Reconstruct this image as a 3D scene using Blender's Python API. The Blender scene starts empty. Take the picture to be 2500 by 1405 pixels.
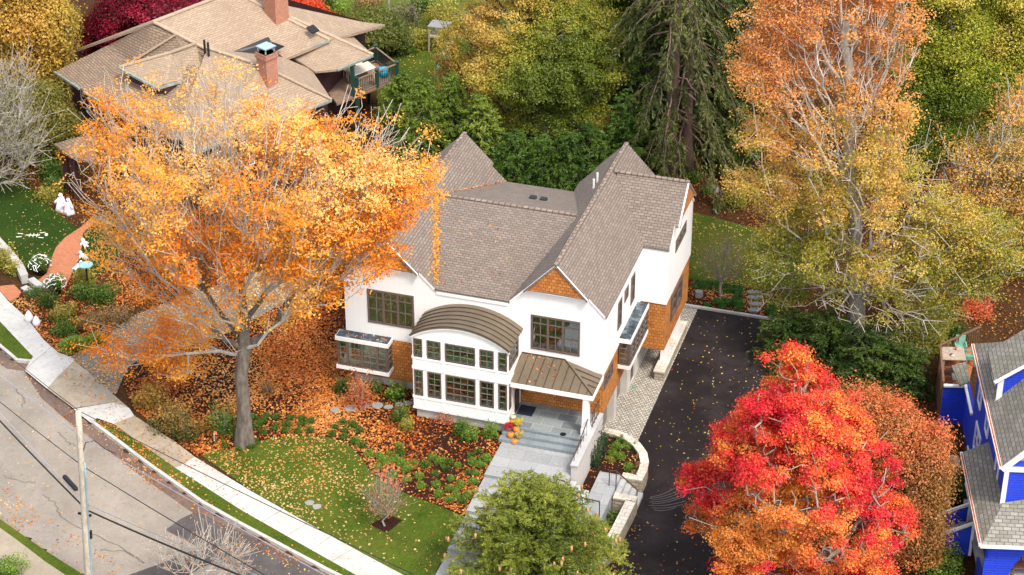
import bpy, bmesh, math, random
import numpy as np
from mathutils import Vector, geometry
random.seed(11)
RNG = np.random.default_rng(5)
SC = bpy.context.scene
COL = SC.collection
PI = math.pi

# ------------------------------------------------------------------ camera (surveyed from the house)
CAM_F, CAM_PIT, CAM_YAW = 5243.145, 0.5425993, -0.3021251
CAM_C = (33.49467, -80.76202, 57.71849)
_sy, _cy = math.sin(CAM_YAW), math.cos(CAM_YAW)
_sp, _cp = math.sin(CAM_PIT), math.cos(CAM_PIT)
_R = (_cy, -_sy, 0); _F = (_sy*_cp, _cy*_cp, -_sp); _U = (_sy*_sp, _cy*_sp, _cp)

def at(px, py, x=None, y=None, z=None):
    """survey helper: point of the photograph on a plane of the place"""
    a = (px-1250)/CAM_F; b = -(py-702.5)/CAM_F
    d = [_F[i]+a*_R[i]+b*_U[i] for i in range(3)]
    k, v = (0, x) if x is not None else (1, y) if y is not None else (2, z)
    t = (v-CAM_C[k])/d[k]
    return Vector([CAM_C[i]+t*d[i] for i in range(3)])

def sstep(a, b, v):
    t = min(1, max(0, (v-a)/(b-a))); return t*t*(3-2*t)

def H(x, y):
    """height of the yard"""
    f = max(-0.85, -0.19*sstep(3.4, 5.4, -y)-0.06*max(0, -5.4-y)) if y < 0 else 0.0
    b = -1.75
    if y > 14.2:
        b = -1.75+0.3*sstep(14.2, 15.2, y)+1.2*sstep(15, 34, y)
    if x > 20.5: b += 0.35*sstep(20.5, 24, x)
    if y > 12.3:
        u_ = sstep(14.25, 16.5, y); k = sstep(11.2-2.2*u_, 11.9+3.1*u_, x)
    elif y > 0:
        k = sstep(11.86, 11.94, x)
    elif y > -2.62:
        k = sstep(12.62, 12.7, x)
    else:
        k = sstep(15.3, 15.38, x)
        f = f+(-1.05-f)*sstep(10.6, 14.0, x)
        if y > -6.28 and x > 12.54: k = 1.0
    far = 2.5*sstep(34, 70, y)
    return f*(1-k)+b*k+far

def G(px, py, lo=False):
    """photo point on the yard"""
    z = -1.75 if lo else 0.0
    for _ in range(8):
        p = at(px, py, z=z)
        z = -1.75 if lo else H(p.x, p.y)
    return (p.x, p.y)

# ------------------------------------------------------------------ object helpers
ORG = {}
def thing(name, label, cat, loc, group=None):
    o = bpy.data.objects.new(name, None); COL.objects.link(o)
    o.empty_display_size = 0.2
    o.location = loc; o['label'] = label; o['category'] = cat
    if group: o['group'] = group
    ORG[o.name] = Vector(loc)
    return o

def tag(o, label, cat, group=None, kind=None):
    o['label'] = label; o['category'] = cat
    if group: o['group'] = group
    if kind: o['kind'] = kind
    return o

def recenter(o):
    """move the origin of a mesh thing to its base"""
    me = o.data; n = len(me.vertices)
    co = np.empty(n*3, np.float32); me.vertices.foreach_get('co', co); co = co.reshape(-1, 3)
    c = Vector(((co[:, 0].min()+co[:, 0].max())/2, (co[:, 1].min()+co[:, 1].max())/2, co[:, 2].min()))
    co -= np.array(c, np.float32); me.vertices.foreach_set('co', co.ravel()); me.update()
    o.location = c
    return o

class MB:
    def __init__(s): s.v = []; s.f = []; s.sm = False
    def quad(s, *p):
        n = len(s.v); s.v += [tuple(q) for q in p]; s.f.append(tuple(range(n, n+len(p)))); return s
    def box(s, x0, y0, z0, x1, y1, z1):
        n = len(s.v)
        s.v += [(x0,y0,z0),(x1,y0,z0),(x1,y1,z0),(x0,y1,z0),(x0,y0,z1),(x1,y0,z1),(x1,y1,z1),(x0,y1,z1)]
        s.f += [tuple(n+i for i in q) for q in ((3,2,1,0),(4,5,6,7),(0,1,5,4),(1,2,6,5),(2,3,7,6),(3,0,4,7))]
        return s
    def obox(s, o, u, v, w):
        """box from a corner and three edge vectors"""
        o, u, v, w = Vector(o), Vector(u), Vector(v), Vector(w); n = len(s.v)
        if u.cross(v).dot(w) < 0: u, v = v, u
        s.v += [tuple(q) for q in (o, o+u, o+u+v, o+v, o+w, o+u+w, o+u+v+w, o+v+w)]
        s.f += [tuple(n+i for i in q) for q in ((3,2,1,0),(4,5,6,7),(0,1,5,4),(1,2,6,5),(2,3,7,6),(3,0,4,7))]
        return s
    def bar(s, a, b, t, t2=None, up=(0,0,1)):
        a, b = Vector(a), Vector(b); d = (b-a).normalized()
        upv = Vector(up)
        if abs(d.dot(upv)) > .98: upv = Vector((1, 0, 0))
        p = d.cross(upv).normalized(); q = p.cross(d).normalized(); t2 = t2 or t
        return s.obox(a-p*t/2-q*t2/2, b-a, p*t, q*t2)
    def tube(s, pts, rad, n=6, cap=True):
        pts = [Vector(p) for p in pts]; m = len(pts)
        if not hasattr(rad, '__len__'): rad = [rad]*m
        b0 = len(s.v); ref = Vector((0, 0, 1))
        for i, p in enumerate(pts):
            d = (pts[min(i+1, m-1)]-pts[max(i-1, 0)]).normalized()
            if abs(d.dot(ref)) > .95: ref = Vector((1, 0, 0)) if abs(d.x) < .9 else Vector((0, 1, 0))
            a = d.cross(ref).normalized(); c = a.cross(d)
            for k in range(n):
                an = 2*PI*k/n
                s.v.append(tuple(p+(a*math.cos(an)+c*math.sin(an))*rad[i]))
        for i in range(m-1):
            for k in range(n):
                k2 = (k+1) % n
                s.f.append((b0+i*n+k, b0+(i+1)*n+k, b0+(i+1)*n+k2, b0+i*n+k2))
        if cap:
            s.f.append(tuple(b0+k for k in range(n))); s.f.append(tuple(b0+(m-1)*n+k for k in reversed(range(n))))
        return s
    def prism(s, poly, z0, z1):
        """upright prism over a plan polygon"""
        n = len(s.v); m = len(poly)
        ar = sum(poly[i][0]*poly[(i+1) % m][1]-poly[(i+1) % m][0]*poly[i][1] for i in range(m))
        if ar < 0: poly = list(reversed(poly))
        zz0 = z0 if callable(z0) else (lambda x, y: z0)
        zz1 = z1 if callable(z1) else (lambda x, y: z1)
        s.v += [(p[0], p[1], zz0(p[0], p[1])) for p in poly]+[(p[0], p[1], zz1(p[0], p[1])) for p in poly]
        s.f.append(tuple(n+i for i in reversed(range(m)))); s.f.append(tuple(n+m+i for i in range(m)))
        for i in range(m):
            j = (i+1) % m; s.f.append((n+i, n+j, n+m+j, n+m+i))
        return s
    def slab(s, pts, t, down=(0,0,-1)):
        """thick sheet: polygon pts and the same moved by down*t"""
        n = len(s.v); m = len(pts); d = Vector(down)*t
        pts = [Vector(p) for p in pts]
        nor = Vector((0, 0, 0))
        for i in range(m): nor += pts[i].cross(pts[(i+1) % m])
        if nor.dot(d) > 0: pts = pts[::-1]
        s.v += [tuple(p) for p in pts]+[tuple(p+d) for p in pts]
        s.f.append(tuple(n+i for i in range(m))); s.f.append(tuple(n+m+i for i in reversed(range(m))))
        for i in range(m):
            j = (i+1) % m; s.f.append((n+j, n+i, n+m+i, n+m+j))
        return s
    def lathe(s, c, prof, n=16, sq=None):
        b = len(s.v)
        for r, z in prof:
            for k in range(n):
                a = 2*PI*k/n; rr = r*(sq(a) if sq else 1)
                s.v.append((c[0]+rr*math.cos(a), c[1]+rr*math.sin(a), c[2]+z))
        for i in range(len(prof)-1):
            for k in range(n):
                k2 = (k+1) % n; s.f.append((b+i*n+k, b+i*n+k2, b+(i+1)*n+k2, b+(i+1)*n+k))
        s.f.append(tuple(b+k for k in reversed(range(n)))); s.f.append(tuple(b+(len(prof)-1)*n+k for k in range(n)))
        return s
    def build(s, name, mat, parent=None, smooth=False, bevel=0, mat2=None, n1=0):
        me = bpy.data.meshes.new(name)
        off = ORG[parent.name] if parent is not None else Vector((0, 0, 0))
        me.from_pydata([tuple(Vector(q)-off) for q in s.v], [], s.f)
        if bevel:
            bm = bmesh.new(); bm.from_mesh(me)
            bmesh.ops.bevel(bm, geom=[e for e in bm.edges if len(e.link_faces) == 2 and e.calc_face_angle(0) > .6],
                            offset=bevel, segments=1, affect='EDGES', clamp_overlap=True)
            bm.to_mesh(me); bm.free()
        face_uv(me)
        if smooth: me.polygons.foreach_set('use_smooth', [True]*len(me.polygons))
        o = bpy.data.objects.new(name, me); COL.objects.link(o)
        if mat: me.materials.append(mat)
        if mat2:
            me.materials.append(mat2); me.polygons.foreach_set('material_index', [0 if i < n1 else 1 for i in range(len(me.polygons))])
        if parent is not None:
            o.parent = parent; ORG[o.name] = off
        return o

def face_uv(me):
    """metric UVs: u along the horizontal of each face, v up its slope"""
    uvl = me.uv_layers.new(name='UVMap').data
    vs = me.vertices
    for p in me.polygons:
        n = p.normal
        if abs(n.z) > .985: t, w = Vector((1, 0, 0)), Vector((0, 1, 0))
        else:
            t = Vector((0, 0, 1)).cross(n).normalized(); w = n.cross(t)
        for li in p.loop_indices:
            c = vs[me.loops[li].vertex_index].co
            uvl[li].uv = (c.dot(t), c.dot(w))

def np_mesh(name, verts, k, mat, col=None, parent=None, smooth=False):
    """mesh of k-gons from a numpy array of shape (n*k,3), optional colour per face"""
    off = np.array(ORG[parent.name]) if parent is not None else np.zeros(3)
    verts = (verts-off).astype(np.float32); nv = len(verts); nf = nv//k
    me = bpy.data.meshes.new(name)
    me.vertices.add(nv); me.vertices.foreach_set('co', verts.ravel())
    me.loops.add(nv); me.loops.foreach_set('vertex_index', np.arange(nv, dtype=np.int32))
    me.polygons.add(nf); me.polygons.foreach_set('loop_start', np.arange(0, nv, k, dtype=np.int32))
    me.update(calc_edges=True)
    if col is not None:
        at_ = me.attributes.new('Col', 'FLOAT_COLOR', 'FACE')
        c = np.ones((nf, 4), np.float32); c[:, :3] = col; at_.data.foreach_set('color', c.ravel())
    if smooth: me.polygons.foreach_set('use_smooth', np.ones(nf, bool))
    o = bpy.data.objects.new(name, me); COL.objects.link(o); me.materials.append(mat)
    if parent is not None: o.parent = parent; ORG[o.name] = ORG[parent.name]
    return o

def np_mesh_idx(name, verts, faces, mat, parent=None, smooth=True, k=4):
    off = np.array(ORG[parent.name]) if parent is not None else np.zeros(3)
    verts = (verts-off).astype(np.float32); nf = len(faces)
    me = bpy.data.meshes.new(name)
    me.vertices.add(len(verts)); me.vertices.foreach_set('co', verts.ravel())
    me.loops.add(nf*k); me.loops.foreach_set('vertex_index', faces.astype(np.int32).ravel())
    me.polygons.add(nf); me.polygons.foreach_set('loop_start', np.arange(0, nf*k, k, dtype=np.int32))
    if smooth: me.polygons.foreach_set('use_smooth', np.ones(nf, bool))
    me.update(calc_edges=True)
    o = bpy.data.objects.new(name, me); COL.objects.link(o); me.materials.append(mat)
    if parent is not None: o.parent = parent; ORG[o.name] = ORG[parent.name]
    return o

def dup(root, loc, label=None, rz=0, scale=1, group=None):
    r = root.copy(); COL.objects.link(r); r.location = loc; r.rotation_euler = (0, 0, rz); r.scale = (scale,)*3
    if label: r['label'] = label
    if group: r['group'] = group
    for ch in list(root.children):
        c = ch.copy(); COL.objects.link(c); c.parent = r
        for g in list(ch.children):
            d = g.copy(); COL.objects.link(d); d.parent = c
    return r

# ------------------------------------------------------------------ materials
class NT:
    def __init__(s, name):
        s.m = bpy.data.materials.new(name); s.m.use_nodes = True
        s.t = s.m.node_tree; s.t.nodes.clear()
        s.out = s.t.nodes.new('ShaderNodeOutputMaterial')
    def n(s, typ, **kw):
        nd = s.t.nodes.new('ShaderNode'+typ)
        for k, v in kw.items():
            if k.startswith('i_'):
                key = k[2:].replace('_', ' ')
                s.set(nd.inputs[key], v)
            else: setattr(nd, k, v)
        return nd
    def set(s, sock, v):
        if isinstance(v, bpy.types.NodeSocket): s.t.links.new(v, sock)
        elif isinstance(v, (tuple, list)) and len(v) == 3 and sock.type == 'RGBA': sock.default_value = (*v, 1)
        else: sock.default_value = v
    def link(s, a, b): s.t.links.new(a, b)
    def noise(s, vec, scale, detail=4, rough=.6):
        nd = s.n('TexNoise', i_Scale=scale, i_Detail=detail, i_Roughness=rough)
        if vec is not None: s.link(vec, nd.inputs['Vector'])
        return nd.outputs['Fac']
    def ramp(s, fac, *stops):
        nd = s.n('ValToRGB'); e = nd.color_ramp.elements
        e[0].position, e[0].color = stops[0][0], (*stops[0][1], 1)
        e[1].position, e[1].color = stops[-1][0], (*stops[-1][1], 1)
        for p, c in stops[1:-1]:
            x = e.new(p); x.color = (*c, 1)
        s.link(fac, nd.inputs[0]); return nd.outputs[0]
    def mix(s, fac, a, b, mode='MIX'):
        nd = s.n('Mix', data_type='RGBA', blend_type=mode)
        s.set(nd.inputs[0], fac); s.set(nd.inputs[6], a if not isinstance(a, tuple) else (*a, 1)); s.set(nd.inputs[7], b if not isinstance(b, tuple) else (*b, 1))
        return nd.outputs[2]
    def math(s, op, a, b=0.0):
        nd = s.n('Math', operation=op); s.set(nd.inputs[0], a); s.set(nd.inputs[1], b); return nd.outputs[0]
    def coord(s, which='Object'):
        return s.n('TexCoord').outputs[which]
    def world(s):
        return s.n('NewGeometry').outputs['Position']
    def mapv(s, vec, scale=(1,1,1), rot=(0,0,0)):
        nd = s.n('Mapping'); nd.inputs['Scale'].default_value = scale; nd.inputs['Rotation'].default_value = rot
        s.link(vec, nd.inputs['Vector']); return nd.outputs[0]
    def bsdf(s, color, rough=.8, metal=0, bump=None, bstr=.3, bdist=.02, spec=.5, **kw):
        b = s.n('BsdfPrincipled'); s.set(b.inputs['Base Color'], color if not (isinstance(color, tuple) and len(color) == 3) else (*color, 1))
        s.set(b.inputs['Roughness'], rough); s.set(b.inputs['Metallic'], metal)
        b.inputs['Specular IOR Level'].default_value = spec
        if bump is not None:
            bn = s.n('Bump', i_Strength=bstr, i_Distance=bdist); s.link(bump, bn.inputs['Height']); s.link(bn.outputs[0], b.inputs['Normal'])
        s.link(b.outputs[0], s.out.inputs[0]); return s.m

def m_plain(name, col, rough=.6, metal=0, var=.15, scale=3, spec=.5):
    t = NT(name); w = t.world()
    n = t.noise(w, scale, 5)
    c2 = tuple(min(1, c*(1+var)) for c in col); c1 = tuple(c*(1-var) for c in col)
    return t.bsdf(t.ramp(n, (.3, c1), (.7, c2)), rough, metal, spec=spec)

def m_brick(name, c1, c2, mortar, bw, bh, ms=.01, rough=.85, offset=.5, bstr=.4, weather=.25, wcol=None, wscale=.4, bias=0.0, rand=True, extra=None, squash=1.0):
    """rows of pieces laid on metric UVs, each with its own tone"""
    t = NT(name); uv = t.n('UVMap').outputs[0]
    br = t.n('TexBrick', offset=offset, squash=squash, i_Scale=1.0, i_Color1=c1, i_Color2=c2, i_Mortar=mortar)
    br.inputs['Mortar Size'].default_value = ms; br.inputs['Brick Width'].default_value = bw
    br.inputs['Row Height'].default_value = bh; br.inputs['Bias'].default_value = bias
    br.inputs['Mortar Smooth'].default_value = .1
    t.link(uv, br.inputs['Vector'])
    w = t.world(); c = br.outputs['Color']
    n = t.noise(w, wscale, 6, .65)
    dark = wcol or tuple(x*.55 for x in c1)
    f = t.ramp(n, (.42, (0, 0, 0)), (.68, (1, 1, 1)))
    c = t.mix(t.math('MULTIPLY', f, weather), c, dark)
    fine = t.noise(w, 9, 3)
    c = t.mix(.35, c, t.ramp(fine, (.3, (.55, .55, .55)), (.7, (1.25, 1.25, 1.25))), 'MULTIPLY')
    if extra: c = extra(t, c, w)
    return t.bsdf(c, rough, bump=t.math('SUBTRACT', 1.0, br.outputs['Fac']), bstr=bstr)

def m_leaf(name, trans=.35, rough=.6, gain=1.0):
    t = NT(name)
    a = t.n('Attribute', attribute_name='Col').outputs['Color']
    d = t.n('BsdfDiffuse'); t.link(a, d.inputs[0])
    tr = t.n('BsdfTranslucent'); t.link(a, tr.inputs[0])
    gl = t.n('BsdfGlossy'); gl.inputs['Roughness'].default_value = .45; gl.inputs[0].default_value = (.6, .6, .6, 1)
    m1 = t.n('MixShader'); m1.inputs[0].default_value = trans; t.link(d.outputs[0], m1.inputs[1]); t.link(tr.outputs[0], m1.inputs[2])
    m2 = t.n('MixShader'); m2.inputs[0].default_value = .03; t.link(m1.outputs[0], m2.inputs[1]); t.link(gl.outputs[0], m2.inputs[2])
    t.link(m2.outputs[0], t.out.inputs[0]); return t.m

def m_bark(name, c1, c2, scale=6):
    t = NT(name); w = t.mapv(t.world(), (1, 1, .35))
    n = t.noise(w, scale, 6, .7); n2 = t.noise(t.world(), .9, 3)
    c = t.ramp(n, (.3, c1), (.7, c2))
    c = t.mix(.4, c, t.ramp(n2, (.35, (.6, .6, .58)), (.65, (1.2, 1.2, 1.15))), 'MULTIPLY')
    return t.bsdf(c, .9, bump=n, bstr=.6, bdist=.03)

def m_glass(name, tint=(.75, .86, .82), refl=.22):
    t = NT(name)
    tr = t.n('BsdfTransparent'); tr.inputs[0].default_value = (*tint, 1)
    gl = t.n('BsdfGlossy'); gl.inputs['Roughness'].default_value = .03; gl.inputs[0].default_value = (.9, .95, 1, 1)
    fr = t.n('Fresnel'); fr.inputs[0].default_value = 1.5
    f = t.math('ADD', t.math('MULTIPLY', fr.outputs[0], 1.0), refl*.4)
    mx = t.n('MixShader'); t.link(f, mx.inputs[0]); t.link(tr.outputs[0], mx.inputs[1]); t.link(gl.outputs[0], mx.inputs[2])
    t.link(mx.outputs[0], t.out.inputs[0]); return t.m
# ------------------------------------------------------------------ world, sun, camera
W = bpy.data.worlds.new('World'); SC.world = W; W.use_nodes = True
wn = W.node_tree; bg = wn.nodes['Background']
sky = wn.nodes.new('ShaderNodeTexSky'); sky.sky_type = 'NISHITA'; sky.sun_disc = False
SUN_EL = math.radians(54); SUN_AZ = math.atan2(.78, -.62)      # measured from +y towards +x
sky.sun_elevation = SUN_EL; sky.sun_rotation = SUN_AZ
sky.air_density = 1.0; sky.dust_density = 3.0; sky.ozone_density = 1.0
hs = wn.nodes.new('ShaderNodeHueSaturation'); hs.inputs['Saturation'].default_value = .45   # thin bright cloud
wn.links.new(sky.outputs[0], hs.inputs['Color']); wn.links.new(hs.outputs[0], bg.inputs[0]); bg.inputs[1].default_value = 0.37
sl = bpy.data.lights.new('Sun', 'SUN'); sl.energy = 3.1; sl.angle = math.radians(10); sl.color = (1, .90, .76)
so = bpy.data.objects.new('Sun', sl); COL.objects.link(so)
sd = Vector((math.cos(SUN_EL)*math.sin(SUN_AZ), math.cos(SUN_EL)*math.cos(SUN_AZ), math.sin(SUN_EL)))
so.rotation_euler = sd.to_track_quat('Z', 'Y').to_euler(); so.location = (30, -30, 60)
cam = bpy.data.cameras.new('Camera'); cam.sensor_width = 36; cam.lens = CAM_F/2500*36; cam.clip_end = 2000; cam.clip_start = 1
co = bpy.data.objects.new('Camera', cam); COL.objects.link(co); co.location = CAM_C
co.rotation_euler = (PI/2-CAM_PIT, 0, -CAM_YAW)
SC.camera = co
SC.view_settings.view_transform = 'Standard'; SC.view_settings.look = 'None'
SC.view_settings.exposure = 0; SC.view_settings.gamma = 1
SC.render.engine = 'CYCLES'
SC.cycles.max_bounces = 6; SC.cycles.transparent_max_bounces = 12; SC.cycles.diffuse_bounces = 3
SC.cycles.use_denoising = True
SC.cycles.caustics_reflective = False; SC.cycles.caustics_refractive = False

# ------------------------------------------------------------------ ground materials
def grass_mat(name, dark, light, dry=(.16, .15, .03), dryamt=.15):
    t = NT(name); w = t.world()
    n1 = t.noise(w, .55, 4, .6); n2 = t.noise(t.mapv(w, (1, 1, 1)), 9, 5, .75); n3 = t.noise(t.mapv(w, (22, 5, 8), (0, 0, .5)), 1, 4, .7)
    c = t.ramp(n2, (.3, tuple(x*.45 for x in dark)), (.52, dark), (.75, light))
    c = t.mix(t.ramp(n1, (.35, (0, 0, 0)), (.7, (.55, .55, .55))), c, light)
    c = t.mix(.5, c, t.ramp(n3, (.3, (.5, .5, .5)), (.7, (1.35, 1.35, 1.35))), 'MULTIPLY')
    c = t.mix(t.math('MULTIPLY', t.ramp(t.noise(w, .23, 3), (.5, (0, 0, 0)), (.75, (1, 1, 1))), dryamt), c, dry)
    return t.bsdf(c, .95, bump=n2, bstr=.6, bdist=.05, spec=.1)

def ground_mat():
    t = NT('leaf_litter_soil'); w = t.world()
    n = t.noise(w, 7, 6, .75); n2 = t.noise(w, .35, 4); n3 = t.noise(w, 30, 3, .7)
    c = t.ramp(n, (.28, (.012, .006, .004)), (.5, (.04, .016, .009)), (.62, (.10, .04, .012)), (.8, (.24, .10, .02)))
    c = t.mix(t.ramp(n2, (.4, (0, 0, 0)), (.65, (.6, .6, .6))), c, (.07, .04, .015))
    c = t.mix(.5, c, t.ramp(n3, (.3, (.5, .5, .5)), (.7, (1.3, 1.3, 1.3))), 'MULTIPLY')
    return t.bsdf(c, .95, bump=n, bstr=.7, bdist=.04, spec=.1)

def mulch_mat():
    t = NT('bark_mulch'); w = t.world()
    n = t.noise(w, 14, 6, .8); n2 = t.noise(w, 1.2, 4)
    c = t.ramp(n, (.3, (.008, .004, .004)), (.55, (.035, .014, .009)), (.8, (.11, .045, .02)))
    c = t.mix(.5, c, t.ramp(n2, (.3, (.6, .6, .6)), (.7, (1.2, 1.2, 1.2))), 'MULTIPLY')
    return t.bsdf(c, .95, bump=n, bstr=.8, bdist=.04, spec=.1)

def asphalt_mat(name, c1, c2, spots=None, scale=.5, rough=.85, crack=0, fine=60):
    t = NT(name); w = t.world()
    n = t.noise(w, scale, 6, .65); f = t.noise(w, fine, 2, .6); m = t.noise(w, 5, 5, .7)
    c = t.ramp(n, (.32, c1), (.68, c2))
    c = t.mix(.6, c, t.ramp(f, (.3, (.7, .7, .7)), (.7, (1.25, 1.25, 1.25))), 'MULTIPLY')
    c = t.mix(.5, c, t.ramp(m, (.3, (.8, .8, .78)), (.7, (1.15, 1.15, 1.15))), 'MULTIPLY')
    if spots: c = t.mix(t.ramp(t.noise(w, .28, 5, .7), (.5, (0, 0, 0)), (.7, (.85, .85, .85))), c, spots)
    if crack:
        v = t.n('TexVoronoi', feature='DISTANCE_TO_EDGE', i_Scale=crack)
        t.link(t.mix(.5, w, t.n('TexNoise', i_Scale=1.1, i_Detail=6.0).outputs['Color'], 'LINEAR_LIGHT'), v.inputs['Vector'])
        k = t.ramp(v.outputs['Distance'], (.0, (1, 1, 1)), (.007, (0, 0, 0)))
        k = t.mix(1, k, t.ramp(t.noise(w, .25, 3), (.52, (0, 0, 0)), (.62, (1, 1, 1))), 'MULTIPLY')
        c = t.mix(t.math('MULTIPLY', k, .5), c, (.05, .045, .04))
    return t.bsdf(c, rough, bump=f, bstr=.25, bdist=.01, spec=.3)

def concrete_mat(name, c1, c2, stain, amt=.3):
    t = NT(name); w = t.world()
    n = t.noise(w, .9, 5, .65); f = t.noise(w, 45, 3); m = t.noise(w, 4, 5, .75)
    c = t.ramp(n, (.3, c1), (.7, c2))
    c = t.mix(t.math('MULTIPLY', t.ramp(m, (.5, (0, 0, 0)), (.72, (1, 1, 1))), amt), c, stain)
    c = t.mix(.4, c, t.ramp(f, (.3, (.85, .85, .85)), (.7, (1.1, 1.1, 1.1))), 'MULTIPLY')
    return t.bsdf(c, .9, bump=f, bstr=.15, bdist=.01, spec=.2)

M = {}
M['soil'] = ground_mat(); M['mulch'] = mulch_mat()
M['lawn'] = grass_mat('short_lawn_grass', (.042, .072, .007), (.11, .145, .016), (.17, .15, .035), .4)
M['rough'] = grass_mat('rough_grass', (.06, .085, .012), (.15, .17, .03), (.26, .19, .06), .6)
M['darklawn'] = grass_mat('dark_lawn_grass', (.016, .04, .005), (.04, .075, .009), dryamt=.05)  # darker green grass of the left neighbour's lawn
M['rearlawn'] = grass_mat('leafy_lawn_grass', (.038, .06, .008), (.10, .125, .016), (.2, .17, .03), .35)
M['road'] = asphalt_mat('worn_road_asphalt', (.20, .174, .145), (.30, .264, .225), scale=.35)
M['patch'] = asphalt_mat('newer_asphalt_patch', (.055, .048, .048), (.10, .09, .088), scale=.8)
M['drive'] = asphalt_mat('fresh_black_asphalt', (.006, .0035, .004), (.015, .009, .0095), spots=(.036, .027, .028), scale=.4, rough=.92)
M['nbrdrive'] = asphalt_mat('old_drive_asphalt', (.14, .115, .098), (.22, .19, .165))
M['conc_new'] = concrete_mat('fresh_concrete', (.40, .39, .365), (.53, .52, .495), (.28, .25, .2), .6)
M['conc_old_shade'] = concrete_mat('weathered_shaded_concrete', (.25, .21, .155), (.36, .31, .24), (.18, .135, .08), .6)
M['kerb'] = concrete_mat('kerb_granite', (.38, .37, .35), (.50, .49, .46), (.22, .18, .13), .6)
M['tar'] = asphalt_mat('faded_tar_line', (.10, .088, .078), (.17, .15, .13), scale=2)
M['gutter'] = asphalt_mat('leaf_stained_gutter', (.10, .065, .05), (.17, .12, .10), scale=1.2)

# ------------------------------------------------------------------ draped sheets
def in_poly(poly, x, y):
    """vectorised point in polygon"""
    x = np.asarray(x); y = np.asarray(y); r = np.zeros(x.shape, bool); n = len(poly)
    for i in range(n):
        x1, y1 = poly[i][:2]; x2, y2 = poly[(i+1) % n][:2]
        if y1 == y2: continue
        c = ((y1 > y) != (y2 > y)) & (x < (x2-x1)*(y-y1)/(y2-y1)+x1); r ^= c
    return r

def smooth_poly(poly, it=2):
    for _ in range(it):
        q = []
        for i in range(len(poly)):
            a, b = poly[i], poly[(i+1) % len(poly)]
            q += [(a[0]*.75+b[0]*.25, a[1]*.75+b[1]*.25), (a[0]*.25+b[0]*.75, a[1]*.25+b[1]*.75)]
        poly = q
    return poly

def sheet(name, poly, off, mat, zf=H, cell=1.0, kind='structure', parent=None):
    tris = geometry.tessellate_polygon([[Vector((p[0], p[1], 0)) for p in poly]])
    bm = bmesh.new(); vs = [bm.verts.new((p[0], p[1], 0)) for p in poly]
    for t in tris:
        try: bm.faces.new([vs[i] for i in t])
        except ValueError: pass
    xs = [p[0] for p in poly]; ys = [p[1] for p in poly]
    for ax, lo, hi in ((0, min(xs), max(xs)), (1, min(ys), max(ys))):
        k = math.ceil(lo/cell)*cell
        while k < hi:
            pc = (k, 0, 0) if ax == 0 else (0, k, 0); pn = (1, 0, 0) if ax == 0 else (0, 1, 0)
            bmesh.ops.bisect_plane(bm, geom=bm.verts[:]+bm.edges[:]+bm.faces[:], plane_co=pc, plane_no=pn, dist=1e-5)
            k += cell
    for v in bm.verts: v.co.z = zf(v.co.x, v.co.y)+off
    bmesh.ops.recalc_face_normals(bm, faces=bm.faces[:])
    me = bpy.data.meshes.new(name)
    for f in bm.faces:
        if f.normal.z < 0: f.normal_flip()
    bm.to_mesh(me); bm.free(); face_uv(me)
    o = bpy.data.objects.new(name, me); COL.objects.link(o); me.materials.append(mat)
    if kind: o['kind'] = kind
    return o

def gp(*pts): return [G(*p) for p in pts]

# outlines surveyed from the photograph
KERB = gp((223,1032),(290,1082),(356,1132),(490,1227),(585,1281),(672,1327),(790,1390),(900,1445),(1080,1530),(1300,1640))
KERBL = gp((-140,735),(-60,800),(0,848),(38,880),(82,884))
SW_UP = gp((-160,600),(-60,668),(0,712),(21,737),(64,776),(107,831),(141,861),(171,872),(273,961),(316,998),(328,1016),(427,1079),(478,1116),(616,1202),(790,1300),(900,1360),(985,1405),(1100,1462),(1320,1570))
SW_LO = gp((-150,690),(-60,740),(0,786),(81,872),(179,998),(237,1020),(277,1036),(429,1144),(593,1249),(711,1316),(869,1405),(1000,1470),(1250,1590))
ROAD_LO = gp((-200,1130),(-100,1195),(0,1268),(100,1338),(205,1405),(400,1515),(700,1680))
road_poly = KERBL+gp((130,955),(200,1015))+KERB+gp((1250,1900),(700,1690))+ROAD_LO[::-1][1:]
road_poly = [(-36, 9)]+KERBL+gp((130,955),(200,1015))+KERB+[(30,-24),(20,-40)]+[(9,-34)]+ROAD_LO[::-1]+[(-36,-1)]

# base ground out to the horizon, sunk under the road
def axis(lo, hi, fine_lo, fine_hi, st, extra):
    a = list(np.arange(fine_lo, fine_hi, st)); k = fine_hi; s = st
    while k < hi: a.append(k); s *= 1.35; k += s
    a.append(hi); k = fine_lo-st; s = st
    while k > lo: a.append(k); s *= 1.35; k -= s
    a.append(lo); a += extra
    return np.array(sorted(set(np.round(a, 3))))
gx = axis(-600, 600, -42, 40, .5, [11.86, 11.94, 12.52, 12.56, 12.62, 12.7, 15.28, 15.3, 15.38]); gy = axis(-200, 900, -26, 60, .5, [-6.3, -6.26, -2.64, -2.6, -.01, .01])
X, Y = np.meshgrid(gx, gy); Z = np.vectorize(H)(X, Y)
rd = in_poly(road_poly, X, Y); Z = Z-.02-.28*rd
nx, ny = len(gx), len(gy)
V = np.stack([X.ravel(), Y.ravel(), Z.ravel()], -1)
ii, jj = np.meshgrid(np.arange(nx-1), np.arange(ny-1)); b = (jj*nx+ii).ravel()
Fq = np.stack([b, b+1, b+1+nx, b+nx], -1)
np_mesh_idx('ground', V, Fq, M['soil'])['kind'] = 'structure'

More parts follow.
